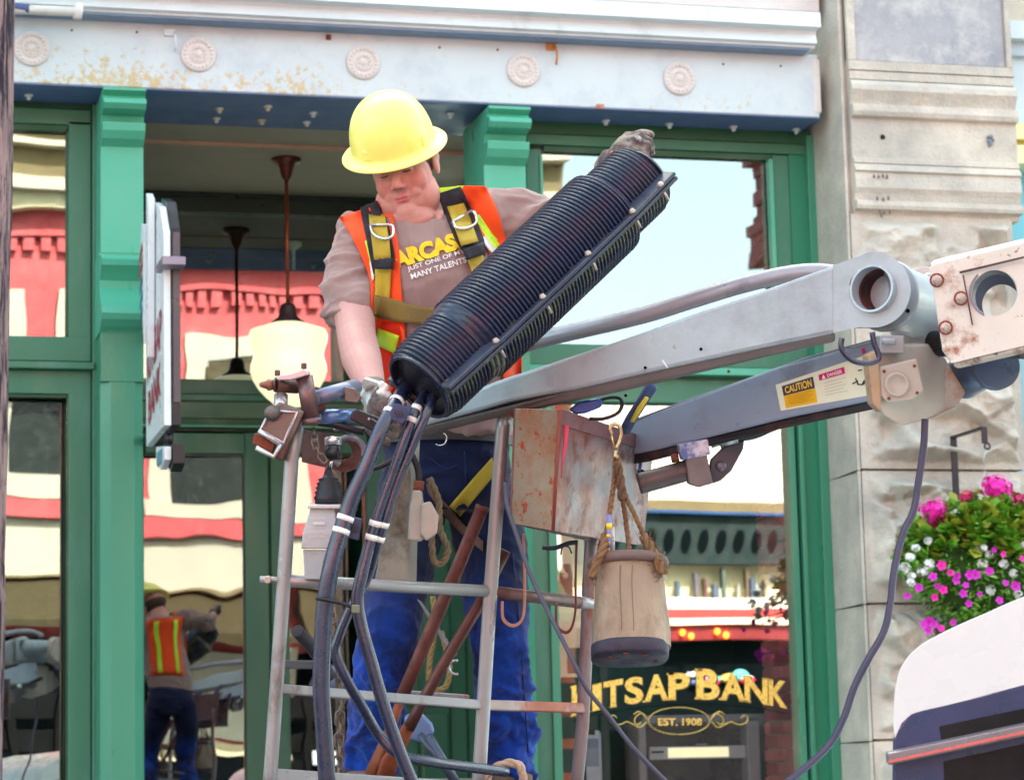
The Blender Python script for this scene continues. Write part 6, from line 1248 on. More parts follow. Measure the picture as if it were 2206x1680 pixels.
face(MB(), [(1110, 880, dL_), (1205, 882, dN), (1191, 1144, dN), (1101, 1128, dL_)], .006).build('side_panel', tbl, TB, bevel=.002)
m = MB(); m.prism([Q(1191, 1144, dN), Q(1101, 1128, dL_), Q(1240, 1150, dR + .1), Q(1386, 1176, dR)], V((0, 0, .006))); m.build('bottom_panel', mat('box_bottom', L(60, 60, 76), .6, var=.2), TB)
face(MB(), [(1110, 880, dL_), (1300, 948, dR + .1), (1290, 1170, dR + .1), (1101, 1128, dL_)], .004).build('back_panel', rimc, TB)
m = MB(); m.prism([Q(1206, 880, dN - .004), Q(1411, 948, dR - .004), Q(1409, 976, dR - .004), Q(1204, 914, dN - .004)], FWD * .004); m.build('top_rim', rimc, TB, bevel=.001)
m = MB(); m.cyl(Q(1207, 882, dN), Q(1192, 1144, dN), .004, 8); m.build('corner_seam', mat('seam_rust', L(140, 66, 50), .7, var=.2, vs_=20), TB)
m = MB(); m.prism([Q(1214, 918, dN - .002), Q(1224, 912, dN + .02), Q(1218, 975, dN + .01), Q(1212, 1040, dN - .002), Q(1207, 1040, dN - .004)], FWD * .001); 
m = MB(); m.tube([Q(1221, 916, dN + .012), Q(1217, 960, dN + .010), Q(1213, 985, dN + .006), Q(1209, 1030, dN + .004)], [.006, .0055, .003, .001], 8, flat=1); m.build('red_paint_drip', mat('red_drip', L(214, 60, 90), .5), TB)
for (u, v, d) in ((1322, 1084, 6.6),): pass
m = MB(); m.lathe([(.014, 0), (.014, .002)], Q(1380, 1022, 6.78), -FWD, 16); m.build('round_hole', M['dark'], TB)
m = MB(); m.prism([Q(u, v, 6.77) for u, v in ((1373, 948), (1388, 952), (1386, 978), (1380, 1018), (1375, 1014), (1376, 975))], FWD * -.006); m.build('blue_strap_end', mat('blue_strap', L(50, 80, 150), .6, var=.2, vs_=20), TB)
bl_ = mat('tool_blue', L(36, 76, 170), .45, var=.15, vs_=12, coat=.2)
T = thing('caulking_gun', 'blue handled caulking gun lying in the rusty tool box', 'hand tool', Q(1270, 880, 6.5)); m = MB(); m.prism([Q(u, v, 6.45) for u, v in ((1226, 882), (1246, 866), (1290, 857), (1296, 862), (1297, 876), (1288, 880), (1262, 890), (1240, 893))], FWD * .03); m.build('handle', bl_, T, bevel=.006)
m = MB(); m.tube(smooth_path([Q(u, v, 6.46) for u, v in ((1292, 862), (1315, 856), (1335, 858), (1340, 872), (1330, 890), (1300, 902), (1270, 902))]), .0045, 8); m.build('wire_guard', black, T)
T = thing('hammer', 'hammer handle with yellow grip stripe sticking out of the tool box', 'hammer', Q(1370, 920, 6.55)); hm = mat('grip_navy', L(56, 70, 110), .5, var=.1)
m = MB(); m.tube([Q(1345, 930, 6.6), Q(1362, 898, 6.58), Q(1385, 862, 6.56), Q(1402, 835, 6.55), Q(1412, 828, 6.55)], [.016, .0165, .016, .018, .012], 14, flat=.7); m.build('grip', hm, T)
m = MB(); m.tube([Q(1362, 908, 6.55), Q(1378, 880, 6.53), Q(1394, 856, 6.52)], [.006, .008, .006], 10, flat=.6); m.build('yellow_inlay', mat('inlay_yellow', L(224, 190, 40), .5), T)
for k in range(8):
    m = MB(); u = 1354 + k * 5.4; v = 905 - k * 8.6; m.ell(Q(u - 4, v - 2, 6.54), .0018, n=6); m.build('grip_dot', black, T)
# ------------------------------------------------------------------ canvas bucket
CB = thing('canvas_bucket', 'grubby canvas lineman bucket with black base hung from the tool box on ropes', 'bucket', Q(1355, 1450, 6.2))
cv = mat('grubby_canvas', L(162, 146, 126), .92, var=.22, vs_=7, stretch=(1, 1, .5), stain=L(108, 88, 72), st_scale=7, st_lo=.45, st_hi=.66, stain2=L(190, 180, 170), st2_scale=6, st2_lo=.55, st2_hi=.7, bump=.5, bscale=60)
bc = 6.25; rg = []; cz = lambda v: Q(1353, v, bc).z; base_c = Q(1353, 1330, bc)
TM = Matrix.Rotation(math.radians(-13), 3, V((RIGHT.x, RIGHT.y, 0)).normalized()); TC = Q(1353, 1222, bc)
def tilt(p): return TC + TM @ (p - TC)
def bring(v, hw, sqx, du, sag=0):
    c = Q(1353 + du, v, bc); r = hw * bc / FPX; row = []
    for j in range(56):
        a = 2 * PI * j / 56; ca_, sa_ = math.cos(a), math.sin(a); ex = sqx
        x = math.copysign(abs(ca_) ** ex, ca_) * r; y = math.copysign(abs(sa_) ** ex, sa_) * r * .8
        row.append(tilt(c + V((RIGHT.x, RIGHT.y, 0)).normalized() * x + V((FWD.x, FWD.y, 0)).normalized() * y))
    return row
for v, hw, sq, du in ((1222, 73, 1, 0), (1240, 73, 1, 0), (1270, 74, .95, 0), (1310, 76, .9, 1), (1350, 79, .85, 2), (1385, 80, .8, 2), (1397, 80, .78, 2)): rg.append(bring(v, hw, sq, du))
# crumple
m = MB(); fine = []
for i in range(len(rg) - 1):
    for k in range(5):
        t = k / 5; fine.append([rg[i][j].lerp(rg[i + 1][j], t) for j in range(56)])
fine.append(rg[-1]); cc_ = Q(1354, 1310, bc)
for row in fine:
    for j in range(56):
        p = row[j]; o_ = V((p.x - cc_.x, p.y - cc_.y, 0)).normalized(); q = V((p.x * 9, p.y * 9, p.z * 3.5)); row[j] = p + o_ * (.010 * noise.noise(q) + .006 * noise.noise(q * 3))
m.rings(fine, cap=False); o = m.build('canvas_side', cv, CB); s = o.modifiers.new('s', 'SOLIDIFY'); s.thickness = .004
m = MB(); m.rings([bring(1390, 80, .78, 2), bring(1392, 83, .78, 2), bring(1402, 83.5, .7, 2), bring(1416, 83, .66, 2), bring(1420, 80, .62, 2), bring(1421, 40, .7, 2)]); m.build('rubber_base', mat('scuffed_rubber', L(48, 44, 62), .6, var=.25, vs_=12, stain=L(76, 64, 72), st_scale=10, bump=.3), CB)
m = MB(); ringp = bring(1214, 77, 1, 0); m.tube(ringp + ringp[:1], .0125, 10, cap=False); m.build('top_hoop', mat('leather_hoop', L(112, 92, 88), .7, var=.2, vs_=14, bump=.3), CB)
for (du, v) in ((-42, 1432), (-6, 1440), (34, 1436), (58, 1420)):
    m = MB(); m.ell(tilt(Q(1353 + du, 1421, bc - .03 + (v - 1432) * -.004)), .007, .007, .003, 8); m.build('base_rivet', M['rust'], CB)
for a in (-8, 8):
    m = MB(); P = [tilt(Q(1350 + a * 1.6 + 1.5 * math.sin(v / 30), v, bc - .0645 - .012 * (v - 1230) / 170)) for v in range(1230, 1390, 16)]; m.tube(P, .0008, 4); m.build('seam', mat('seam_thread', L(120, 90, 76), .9), CB)
ropem = mat('jute_rope', L(136, 102, 72), .95, var=.25, vs_=60, bump=.6, bscale=300)
def rope(name, pts, r, par, m_=ropem, turns=28, k=6, fuzz=0):
    P = smooth_path([Q(*p) for p in pts], k); Ls = [0]
    for i in range(1, len(P)): Ls.append(Ls[-1] + (P[i] - P[i - 1]).length)
    m = MB(); N_ = max(30, int(Ls[-1] / .006)); S_ = []
    for i in range(N_ + 1):
        s = Ls[-1] * i / N_; j = min(len(P) - 2, max(jj for jj in range(len(Ls)) if Ls[jj] <= s + 1e-9)); t = (s - Ls[j]) / max(1e-9, Ls[j + 1] - Ls[j]); S_.append((P[j].lerp(P[j + 1], t), (P[j + 1] - P[j]).normalized(), s))
    a0, b0, _ = frame(S_[0][1])
    for h in range(3):
        path = []
        for p, d, s in S_:
            a = (a0 - d * d.dot(a0)).normalized(); b = d.cross(a); th = s / (r * 7) * 2 * PI + h * 2 * PI / 3; path.append(p + (a * math.cos(th) + b * math.sin(th)) * r * .52)
        m.tube(path, r * .56, 6)
    if fuzz:
        rnd = random.Random(3)
        for _ in range(fuzz):
            p, d, s = S_[rnd.randrange(len(S_))]; q = V((rnd.gauss(0, 1), rnd.gauss(0, 1), rnd.gauss(0, 1))).normalized(); m.tube([p + q * r * .8, p + q * r * 1.7 + V((0, 0, -.004)), p + q * r * 2.3 + V((0, 0, -.012 + rnd.random() * .02))], .0006, 3)
    return m.build(name, m_, par)
rope('rope', ((1326, 985, 6.3), (1322, 1040, 6.28), (1314, 1100, 6.27), (1306, 1150, 6.26), (1298, 1200, 6.2)), .0062, CB)
rope('rope', ((1328, 985, 6.3), (1332, 1030, 6.3), (1342, 1080, 6.3), (1352, 1150, 6.3), (1358, 1205, 6.24)), .0062, CB)
rope('rope', ((1330, 985, 6.29), (1345, 1060, 6.28), (1368, 1110, 6.27), (1390, 1160, 6.27), (1412, 1210, 6.25)), .0062, CB)
rope('rope_splice', ((1330, 1000, 6.27), (1337, 1040, 6.27), (1342, 1076, 6.27)), .011, CB, mat('tarred_rope', L(100, 74, 54), .95, var=.3, vs_=60, bump=.6))
rope('frayed_rope', ((1386, 1155, 6.24), (1402, 1180, 6.22), (1418, 1212, 6.2), (1428, 1235, 6.19)), .0115, CB, fuzz=160)
rope('frayed_rope', ((1304, 1150, 6.24), (1300, 1180, 6.2), (1284, 1215, 6.18), (1276, 1245, 6.17)), .0105, CB, fuzz=90)
rope('knot', ((1346, 1200, 6.23), (1358, 1206, 6.21), (1370, 1200, 6.23)), .010, CB, fuzz=50)
brass = mat('brass', L(196, 172, 128), .28, metal=.8, var=.1, vs_=20)
m = MB(); m.tube(smooth_path([Q(u, v, 6.28) for u, v in ((1318, 935), (1314, 922), (1322, 914), (1334, 918), (1338, 932), (1334, 950), (1327, 966))], 6), [.0042] * 37, 10); m.tube([Q(1317, 934, 6.28), Q(1323, 966, 6.28)], .0025, 8); m.lathe([(.005, 0), (.007, .004), (.007, .008), (.005, .012), (.0055, .02)], Q(1326, 988, 6.28), UP, 14); m.build('snap_hook', brass, CB)
T = thing('marker_pen', 'purple and yellow marker tube standing in the canvas bucket', 'tube', Q(1318, 1200, 6.22)); m = MB(); m.cyl(Q(1311, 1108, 6.22), Q(1315, 1205, 6.22), .0065, 14); m.build('tube', mat('tube_purple', L(126, 130, 190), .4, var=.1, vs_=30), T)
for v in (1126, 1150, 1166, 1180): m = MB(); m.cyl(Q(1312, v, 6.22), Q(1312.6, v + (14 if v < 1140 else 7), 6.22), .0068, 14); m.build('yellow_band', mat('band_yellow', L(232, 210, 50), .5), T)
m = MB(); m.cyl(Q(1319, 1135, 6.24), Q(1321, 1205, 6.24), .005, 10); m.build('clear_tube', mat('pale_tube', L(210, 214, 200), .3), T)
# ------------------------------------------------------------------ things on and in the cage
def flatbar(name, label, cat, pts, w_, th, m_, d):
    T = thing(name, label, cat, Q(pts[0][0], pts[0][1], d)); P = smooth_path([Q(u, v, d) for u, v in pts], 7); m = MB(); nn = []
    m.ribbon(P, (FWD.cross(UP)).normalized() * .001 + FWD * w_, [((P[min(i + 1, len(P) - 1)] - P[max(i - 1, 0)]).normalized().cross(FWD)) for i in range(len(P))], th); m.build('hook', m_, T, bevel=.001); return T
flatbar('strap_hook', 'tan and rust steel J hook on the rail, nearer the centre post', 'hook', ((1128, 1150), (1130, 1230), (1130, 1300), (1124, 1335), (1104, 1347), (1084, 1332), (1082, 1295)), .028, .006, mat('tan_rust_hook', L(168, 120, 96), .55, var=.2, vs_=8, stain=L(150, 70, 46), st_scale=7), 6.5)
flatbar('strap_hook', 'dark maroon steel J hook on the rail, under the middle of the tool box', 'hook', ((1242, 1168), (1240, 1250), (1240, 1310), (1232, 1350), (1218, 1362), (1200, 1345), (1198, 1300)), .028, .006, mat('maroon_hook', L(98, 40, 36), .5, var=.2, vs_=8), 6.66)
rr1 = mat('red_oxide_pipe', L(104, 60, 54), .55, metal=.2, var=.15, vs_=8, stain=L(70, 34, 36), st_scale=14, st_lo=.52, st_hi=.62, bump=.2)
T = thing('pinch_bar', 'red brown steel bar leaning in the cage, its open end at the top', 'bar', Q(1037, 1098, 6.6)); m = MB(); m.tube([Q(1037, 1098, 6.58), Q(985, 1225, 6.58), Q(905, 1410, 6.6), Q(862, 1510, 6.62)], .0165, 16, cap=True); m.pipe(Q(1037, 1098, 6.58), Q(1040, 1090, 6.58), .018, .012, 20); m.build('shaft', rr1, T)
m = MB(); m.tube([Q(862, 1510, 6.62), Q(845, 1560, 6.62), Q(822, 1620, 6.62), Q(800, 1670, 6.62)], [.017, .02, .026, .03], 12, flat=.6); m.build('blade', mat('orange_rust_blade', L(124, 62, 34), .7, var=.25, vs_=12, bump=.3), T)
T = thing('bolt_cutter', 'dark rusty bolt cutter handle crossing in front of the red brown bar', 'bolt cutter', Q(1090, 1180, 6.56)); m = MB(); m.tube([Q(1088, 1185, 6.56), Q(1030, 1305, 6.56), Q(955, 1430, 6.56), Q(900, 1530, 6.56), Q(880, 1570, 6.56)], .0145, 14); m.build('handle', mat('brown_red_handle', L(82, 46, 42), .4, metal=.3, var=.25, vs_=10, stain=L(60, 30, 30), st_scale=14), T)
m = MB(); m.tube([Q(882, 1562, 6.56), Q(862, 1602, 6.58), Q(840, 1640, 6.6), Q(826, 1690, 6.6)], [.02, .024, .028, .03], 10, flat=.5); m.build('jaw', mat('orange_rust_blade', L(150, 74, 40), .7), T)
T = thing('hand_line_tool', 'blue and silver ratchet tool at the foot of the cage', 'hand tool', Q(900, 1560, 6.7)); m = MB(); m.prism([Q(u, v, 6.7) for u, v in ((870, 1545), (900, 1530), (930, 1560), (936, 1578), (905, 1600), (880, 1590))], FWD * .04); m.build('body', mat('pale_blue_tool', L(120, 150, 200), .4, metal=.2, var=.2, vs_=20), T, bevel=.006)
m = MB(); m.cyl(Q(922, 1585, 6.68), Q(985, 1690, 6.66), .013, 10); m.cyl(Q(905, 1580, 6.68), Q(942, 1640, 6.66), .008, 10); m.build('legs', mat('dark_zinc', L(90, 104, 124), .4, metal=.4), T)
m = MB(); m.ell(Q(890, 1557, 6.67), .014, .014, .012, 12); m.build('chrome_cap', ringm, T)
T = thing('steel_bar_tool', 'slim steel bar with hooked ring end behind the two crossed handles', 'hand tool', Q(905, 1295, 6.7)); m = MB(); m.prism([Q(u, v, 6.7) for u, v in ((898, 1290), (907, 1295), (985, 1410), (975, 1418))], FWD * .01); m.build('bar', mat('slim_steel', L(140, 144, 150), .35, metal=.6, var=.1), T, bevel=.002); m = MB(); m.torus(Q(982, 1437, 6.68), -FWD, .017, .0035, 24, 8, -1.9, 1.9); m.build('ring', ringm, T)
T = thing('rope', 'loose tan rope loop dangling beside the elbow fitting', 'rope', Q(935, 1110, 6.6)); rope('rope', ((925, 1030, 6.5), (945, 1080, 6.5), (948, 1140, 6.5), (965, 1180, 6.5), (955, 1210, 6.5), (936, 1210, 6.5), (930, 1160, 6.5), (932, 1120, 6.5)), .0085, T, mat('grey_rope', L(126, 116, 92), .9, var=.2, vs_=60))
T = thing('rope', 'thin tan rope hanging between the legs behind the crossed handles', 'rope', Q(935, 1300, 6.8)); rope('rope', ((932, 1285, 6.8), (938, 1350, 6.8), (925, 1430, 6.8), (928, 1480, 6.8), (960, 1478, 6.8), (968, 1430, 6.8), (950, 1360, 6.8)), .0075, T, mat('straw_rope', L(158, 132, 84), .9, var=.2, vs_=60))
T = thing('rope', 'coil of pale rope at the bottom right of the cage', 'rope', Q(1100, 1660, 6.55)); rope('rope', ((1060, 1720, 6.5), (1050, 1670, 6.5), (1085, 1645, 6.5), (1120, 1650, 6.5), (1130, 1700, 6.5)), .011, T, mat('pale_rope', L(186, 166, 146), .9, var=.2, vs_=60))
cable('thin grey cord from behind the tool box running down across the bank window', ((1088, 1040, 6.3), (1092, 1085, 6.28), (1112, 1150, 6.25), (1148, 1250, 6.2), (1195, 1345, 6.15), (1238, 1430, 6.1), (1262, 1480, 6.1), (1310, 1540, 6.1), (1360, 1605, 6.1), (1412, 1660, 6.1), (1470, 1715, 6.1)), .0053, mat('grey_cord', L(70, 70, 88), .5, var=.1))
cable('long dark cable sagging from the beige gearbox down past the stone pier', ((1993, 902, 6.1), (1990, 960, 6.1), (1980, 1030, 6.1), (1968, 1100, 6.1), (1945, 1150, 6.1), (1926, 1230, 6.1), (1918, 1300, 6.1), (1904, 1360, 6.1), (1870, 1420, 6.1), (1840, 1480, 6.1), (1818, 1545, 6.1), (1785, 1605, 6.1), (1720, 1665, 6.1), (1660, 1710, 6.1)), .0085, mat('slate_cable', L(62, 60, 84), .45, var=.1))
T = thing('work_light', 'small dark blue clamp light tucked under the tool box', 'lamp', Q(1190, 1180, 6.7)); m = MB(); m.tube(smooth_path([Q(u, v, 6.7) for u, v in ((1168, 1179), (1195, 1180), (1225, 1170), (1245, 1168))]), [.006] * 19, 10); m.tube(smooth_path([Q(u, v, 6.7) for u, v in ((1208, 1195), (1212, 1178), (1225, 1178), (1232, 1192))]), .002, 6); m.build('arm', mat('dark_teal_metal', L(44, 56, 74), .5), T)
# ------------------------------------------------------------------ white truck, lower right corner
TK = thing('utility_truck', 'white rounded truck bodywork with dark grille cropped by the lower right corner', 'truck', Q(2100, 1700, 5.4))
wt = mat('white_truck_paint', (.74, .83, .86, 1), .28, var=.02, coat=.5, rvar=.04)
d0 = 5.2
out = [(1928, 1590), (1925, 1560), (1926, 1510), (1930, 1475), (1940, 1440), (1958, 1412), (1985, 1388), (2012, 1372), (2060, 1348), (2120, 1322), (2206, 1285), (2400, 1215)]
low = [(2400, 1430), (2206, 1481), (2130, 1499), (2060, 1515), (1990, 1530), (1962, 1540), (1942, 1558)]
sm_out = smooth_path([V((u, v, 0)) for u, v in out], 5); sml = smooth_path([V((u, v, 0)) for u, v in low[::-1]], 4)
poly = [Q(p.x, p.y, d0) for p in sm_out] + [Q(p.x, p.y, d0) for p in smooth_path([V((u, v, 0)) for u, v in low], 4)]
m = MB(); m.prism(poly, ray(1945, 1440) * 1.0); o = m.build('front_skin', wt, TK); bv = o.modifiers.new('bevel', 'BEVEL'); bv.width = .035; bv.segments = 8; bv.limit_method = 'ANGLE'; bv.angle_limit = 1.0
gb = mat('navy_grille_frame', L(46, 56, 96), .35, var=.2, vs_=8, stain=L(90, 80, 84), st_scale=12, st_lo=.62, st_hi=.7, coat=.3)
m = MB(); m.prism([Q(u, v, d0 + .0) for u, v in ((1926, 1600), (1930, 1575), (1960, 1535), (2206, 1470), (2400, 1420), (2400, 1900), (1922, 1900))], FWD * .02); m.build('grille_frame', gb, TK, bevel=.004)
m = MB(); m.prism([Q(u, v, d0 - .003) for u, v in ((2025, 1564), (2206, 1526), (2400, 1485), (2400, 1560), (2030, 1600))], FWD * .01); m.build('upper_opening', mat('vent_black', (.004, .004, .006, 1), .8), TK)
m = MB(); m.prism([Q(u, v, d0 - .003) for u, v in ((2034, 1640), (2400, 1560), (2400, 1900), (2040, 1900))], FWD * .01); m.build('lower_opening', mat('vent_black', (.004, .004, .006, 1), .8), TK)
m = MB(); m.prism([Q(u, v, d0 - .03) for u, v in ((1912, 1622), (2400, 1520), (2400, 1545), (1914, 1648))], FWD * .03); m.build('grey_bar', mat('bar_grey', L(136, 134, 140), .35, metal=.3, var=.1), TK, bevel=.003)
m = MB(); m.prism([Q(u, v, d0 - .033) for u, v in ((1914, 1638), (2206, 1574), (2400, 1532), (2400, 1537), (2206, 1580), (1915, 1643))], FWD * .003); m.build('red_reflector', mat('reflector_red', L(224, 110, 110), .3, emit=None), TK)
m = MB(); m.box(tuple(Q(1940, 1700, 5.3)), tuple(Q(2700, 2600, 5.3) + V((0, 1.6, 0)))) ; m.build('body', wt, TK)
# ------------------------------------------------------------------ hanging flower basket on the pier
BY = PF - .30
hb = A(2048, 1010, PF - .02)
FB = thing('hanging_basket', 'hanging basket overflowing with pink geraniums, magenta petunias and white flowers', 'flower basket', A(2120, 1220, BY))
m = MB(); x = hb.x; zt_ = A(2048, 942, PF - .02).z; m.box((x - .016, PF - .06, A(2048, 1250, PF).z), (x + .016, PF - .046, zt_)); m.box((x - .014, PF - .5, zt_ - .012), (x + .014, PF - .046, zt_)); 
BKT = thing('basket_bracket', 'dark iron wall bracket with curled end holding the flower basket', 'bracket', (x, PF - .05, zt_))
ir = M['ironwork']; mm = MB(); mm.box((x - .016, PF - .075, A(2048, 1250, PF).z), (x + .016, PF - .063, zt_)); mm.build('wall_bar', ir, BKT, bevel=.002)
e = A(2120, 928, PF - .36); mm = MB(); aa = V((x, PF - .07, zt_ - .006)); bb = V((e.x, PF - .36, zt_ + .0)); dv = bb - aa; mm.obox((aa + bb) / 2, dv / 2, dv.cross(V((0, 0, 1))).normalized() * .014, V((0, 0, .005))); mm.build('arm', ir, BKT, bevel=.001)
mm = MB(); mm.box((bb.x - .014, bb.y - .006, bb.z - .075), (bb.x + .014, bb.y + .004, bb.z)); mm.build('drop', ir, BKT, bevel=.001); mm = MB(); mm.torus(V((bb.x + .012, bb.y, bb.z - .088)), (0, 1, 0), .014, .005, 16, 8); mm.build('curl', ir, BKT)
for v in (965, 1055):
    p = A(2049, v, PF - .08); mm = MB(); mm.lathe([(.007, 0), (.006, .004), (.001, .005)], p, (0, -1, 0), 10); mm.build('screw', bolt_m, BKT)
mm = MB(); mm.tube(smooth_path([V((bb.x + .01, bb.y, bb.z - .1)), V((bb.x - .01, bb.y, bb.z - .15)), A(2122, 1010, BY), A(2110, 1060, BY)]), .0018, 6); mm.build('wire', mat('wire_pale', L(220, 228, 232), .3), FB)
rnd = random.Random(11)
BCn = A(2130, 1215, BY); leaf = [mat('leaf_%s' % n, c, .5, var=.25, vs_=12, spec=.4) for n, c in (('deep', (.045, .16, .014, 1)), ('bright', (.12, .34, .02, 1)), ('pale', (.30, .52, .12, 1)), ('olive', (.30, .34, .03, 1)))]
def leafshape(m, p, d, up, s, kind):
    d = d.normalized(); sd = d.cross(up).normalized(); u2 = sd.cross(d)
    if kind == 0:    # narrow leaf
        m.add([p, p + d * s * .4 + sd * s * .2 + u2 * s * .05, p + d * s, p + d * s * .4 - sd * s * .2 + u2 * s * .05], [(0, 1, 2, 3)], True)
    else:            # rounded, lobed, slightly cupped
        n = 9; c = p + d * s * .5; vs = [c - u2 * s * .08]
        for i in range(n): a = 2 * PI * i / n; r = s * .5 * (1 + .12 * math.cos(a * 5)); vs.append(c + d * r * math.cos(a) + sd * r * math.sin(a) + u2 * s * .06)
        m.add(vs, [(0, 1 + i, 1 + (i + 1) % n) for i in range(n)], True)
bins = {0: MB(), 1: MB(), 2: MB(), 3: MB()}
for i in range(8200):
    q = V((rnd.gauss(0, 1), rnd.gauss(0, 1), rnd.gauss(0, 1))).normalized(); rr_ = .62 + .42 * rnd.random() ** .6
    p = V((q.x * .43 * rr_, q.y * .26 * rr_, q.z * (.36 if q.z < 0 else .30) * rr_))
    if noise.noise(p * 9 + V((4, 0, 0))) < -.18: continue
    if p.z < -.05: p.x *= .86 - .5 * max(0, -.15 - p.z)
    top = p.z > .02; P_ = BCn + p; dd = (q + V((rnd.gauss(0, .5), rnd.gauss(0, .5), rnd.gauss(0, .5) - .1)))
    if top and rnd.random() < .5: leafshape(bins[1 if rnd.random() < .6 else 3], P_, dd, V((rnd.gauss(0, .3), -.5, 1)), rnd.uniform(.035, .065), 1)
    else: leafshape(bins[(0 if rnd.random() < .42 else 1) if rnd.random() < .75 else 2], P_, dd, V((rnd.gauss(0, .5), -.4, 1)), rnd.uniform(.018, .036), rnd.random() < .4)
for k, m in bins.items(): tag(m.build('foliage', leaf[k], FB), kind='stuff')
mm = MB(); mm.ell(BCn + V((0, 0, -.05)), .27, .17, .2, 20); mm.build('moss_basket', mat('moss', (.04, .10, .015, 1), .95, var=.3, vs_=20, bump=.6), FB)
# geranium heads: round clusters of small petals
mag = mat('magenta_petals', (.85, .004, .42, 1), .5, var=.15, vs_=30, sheen=.2); dpk = mat('crimson_petals', (.50, .012, .11, 1), .5, var=.2, vs_=30); whp = mat('white_petals', (.82, .84, .82, 1), .5, var=.05); vio = mat('violet_petals', (.62, .005, .52, 1), .45, var=.12, vs_=30)
def petal_disc(m, c, nrm_, s, n=5):
    a, b, d = frame(nrm_)
    for i in range(n):
        t = 2 * PI * i / n; e_ = a * math.cos(t) + b * math.sin(t); f_ = d.cross(e_); m.add([c, c + e_ * s * .6 + f_ * s * .42 + d * s * .1, c + e_ * s + d * s * .16, c + e_ * s * .6 - f_ * s * .42 + d * s * .1], [(0, 1, 2, 3)], True)
def geranium(u, v, r, m_, dens=60, Y=None):
    c = A(u, v, (BY - .08) if Y is None else Y); rad = r / 450; mm = MB()
    for i in range(dens):
        q = V((rnd.gauss(0, 1), rnd.gauss(0, 1), rnd.gauss(0, 1) + .2)).normalized(); petal_disc(mm, c + V((q.x * rad, q.y * rad, q.z * rad * .8)) * rnd.uniform(.55, 1.15), q, rnd.uniform(.011, .018))
    if dens > 50: mm.ell(c, rad * .62, n=10)
    o = mm.build('flower_head', m_, FB); m3 = MB(); m3.tube([c - V((0, 0, rad * .5)), c - V((0, 0, rad)) + V((0, .03, -.06)), BCn + V((0, .0, .0))], .003, 5); m3.build('stalk', leaf[1], FB); return o
geranium(2145, 1052, 34, mag, 110); geranium(2165, 1080, 24, mag, 60); geranium(2010, 1100, 30, mag, 90); geranium(2025, 1118, 16, dpk, 30); geranium(2080, 1068, 15, dpk, 22); geranium(2112, 1093, 14, dpk, 24); geranium(2192, 1075, 18, dpk, 30); geranium(2200, 1095, 16, dpk, 24)
geranium(2016, 1138, 8, dpk, 10); geranium(2000, 1136, 7, dpk, 10); geranium(2057, 1107, 12, whp, 22); geranium(2083, 1155, 12, dpk, 16); geranium(2108, 1074, 9, whp, 12)
for (u, v) in ((2000, 1165), (1975, 1180), (1960, 1200), (1950, 1225), (1985, 1230), (1960, 1255), (2005, 1215), (2130, 1195), (2160, 1215), (2135, 1270), (2185, 1235), (2195, 1280), (2115, 1215), (2170, 1310), (2205, 1175), (2205, 1330), (1965, 1240), (2110, 1180)):
    geranium(u + rnd.uniform(-3, 3), v, rnd.uniform(7, 12), whp, 14, BY - .22)
def petunia(u, v, s=13, m_=None):
    Y = BY - .30; c = A(u, v, Y); mm = MB(); rad = s / 450 * .9; nrm_ = V((rnd.uniform(-.5, .2), -1, rnd.uniform(-.3, .3))).normalized(); a, b, d = frame(nrm_); n = 20; vs = [c - d * rad * .35]
    for i in range(n): t = 2 * PI * i / n; r = rad * (1 + .16 * math.cos(5 * t)); vs.append(c + a * r * math.cos(t) + b * r * math.sin(t) + d * rad * .08 * math.cos(10 * t))
    mm.add(vs, [(0, 1 + i, 1 + (i + 1) % n) for i in range(n)], True); o = mm.build('petunia_bloom', m_ or vio, FB)
    m3 = MB(); m3.ell(c + d * rad * .02, rad * .2, n=8); m3.build('throat', dpk, FB)
for (u, v) in ((1957, 1285), (2003, 1340), (1990, 1346), (2012, 1345), (1996, 1360), (2050, 1343), (2020, 1263), (2036, 1270), (2017, 1283), (2076, 1278), (2109, 1277), (2085, 1303), (2080, 1262), (2064, 1248), (2139, 1186), (2164, 1194), (2199, 1200), (2029, 1220), (2012, 1244), (2045, 1235), (2060, 1240), (2088, 1240), (2165, 1253), (2190, 1262), (2105, 1240), (2130, 1230), (2155, 1290), (2030, 1352), (1978, 1262)):
    petunia(u + rnd.uniform(-4, 4), v + rnd.uniform(-4, 4), rnd.uniform(6, 11.5), vio if rnd.random() < .75 else mag)
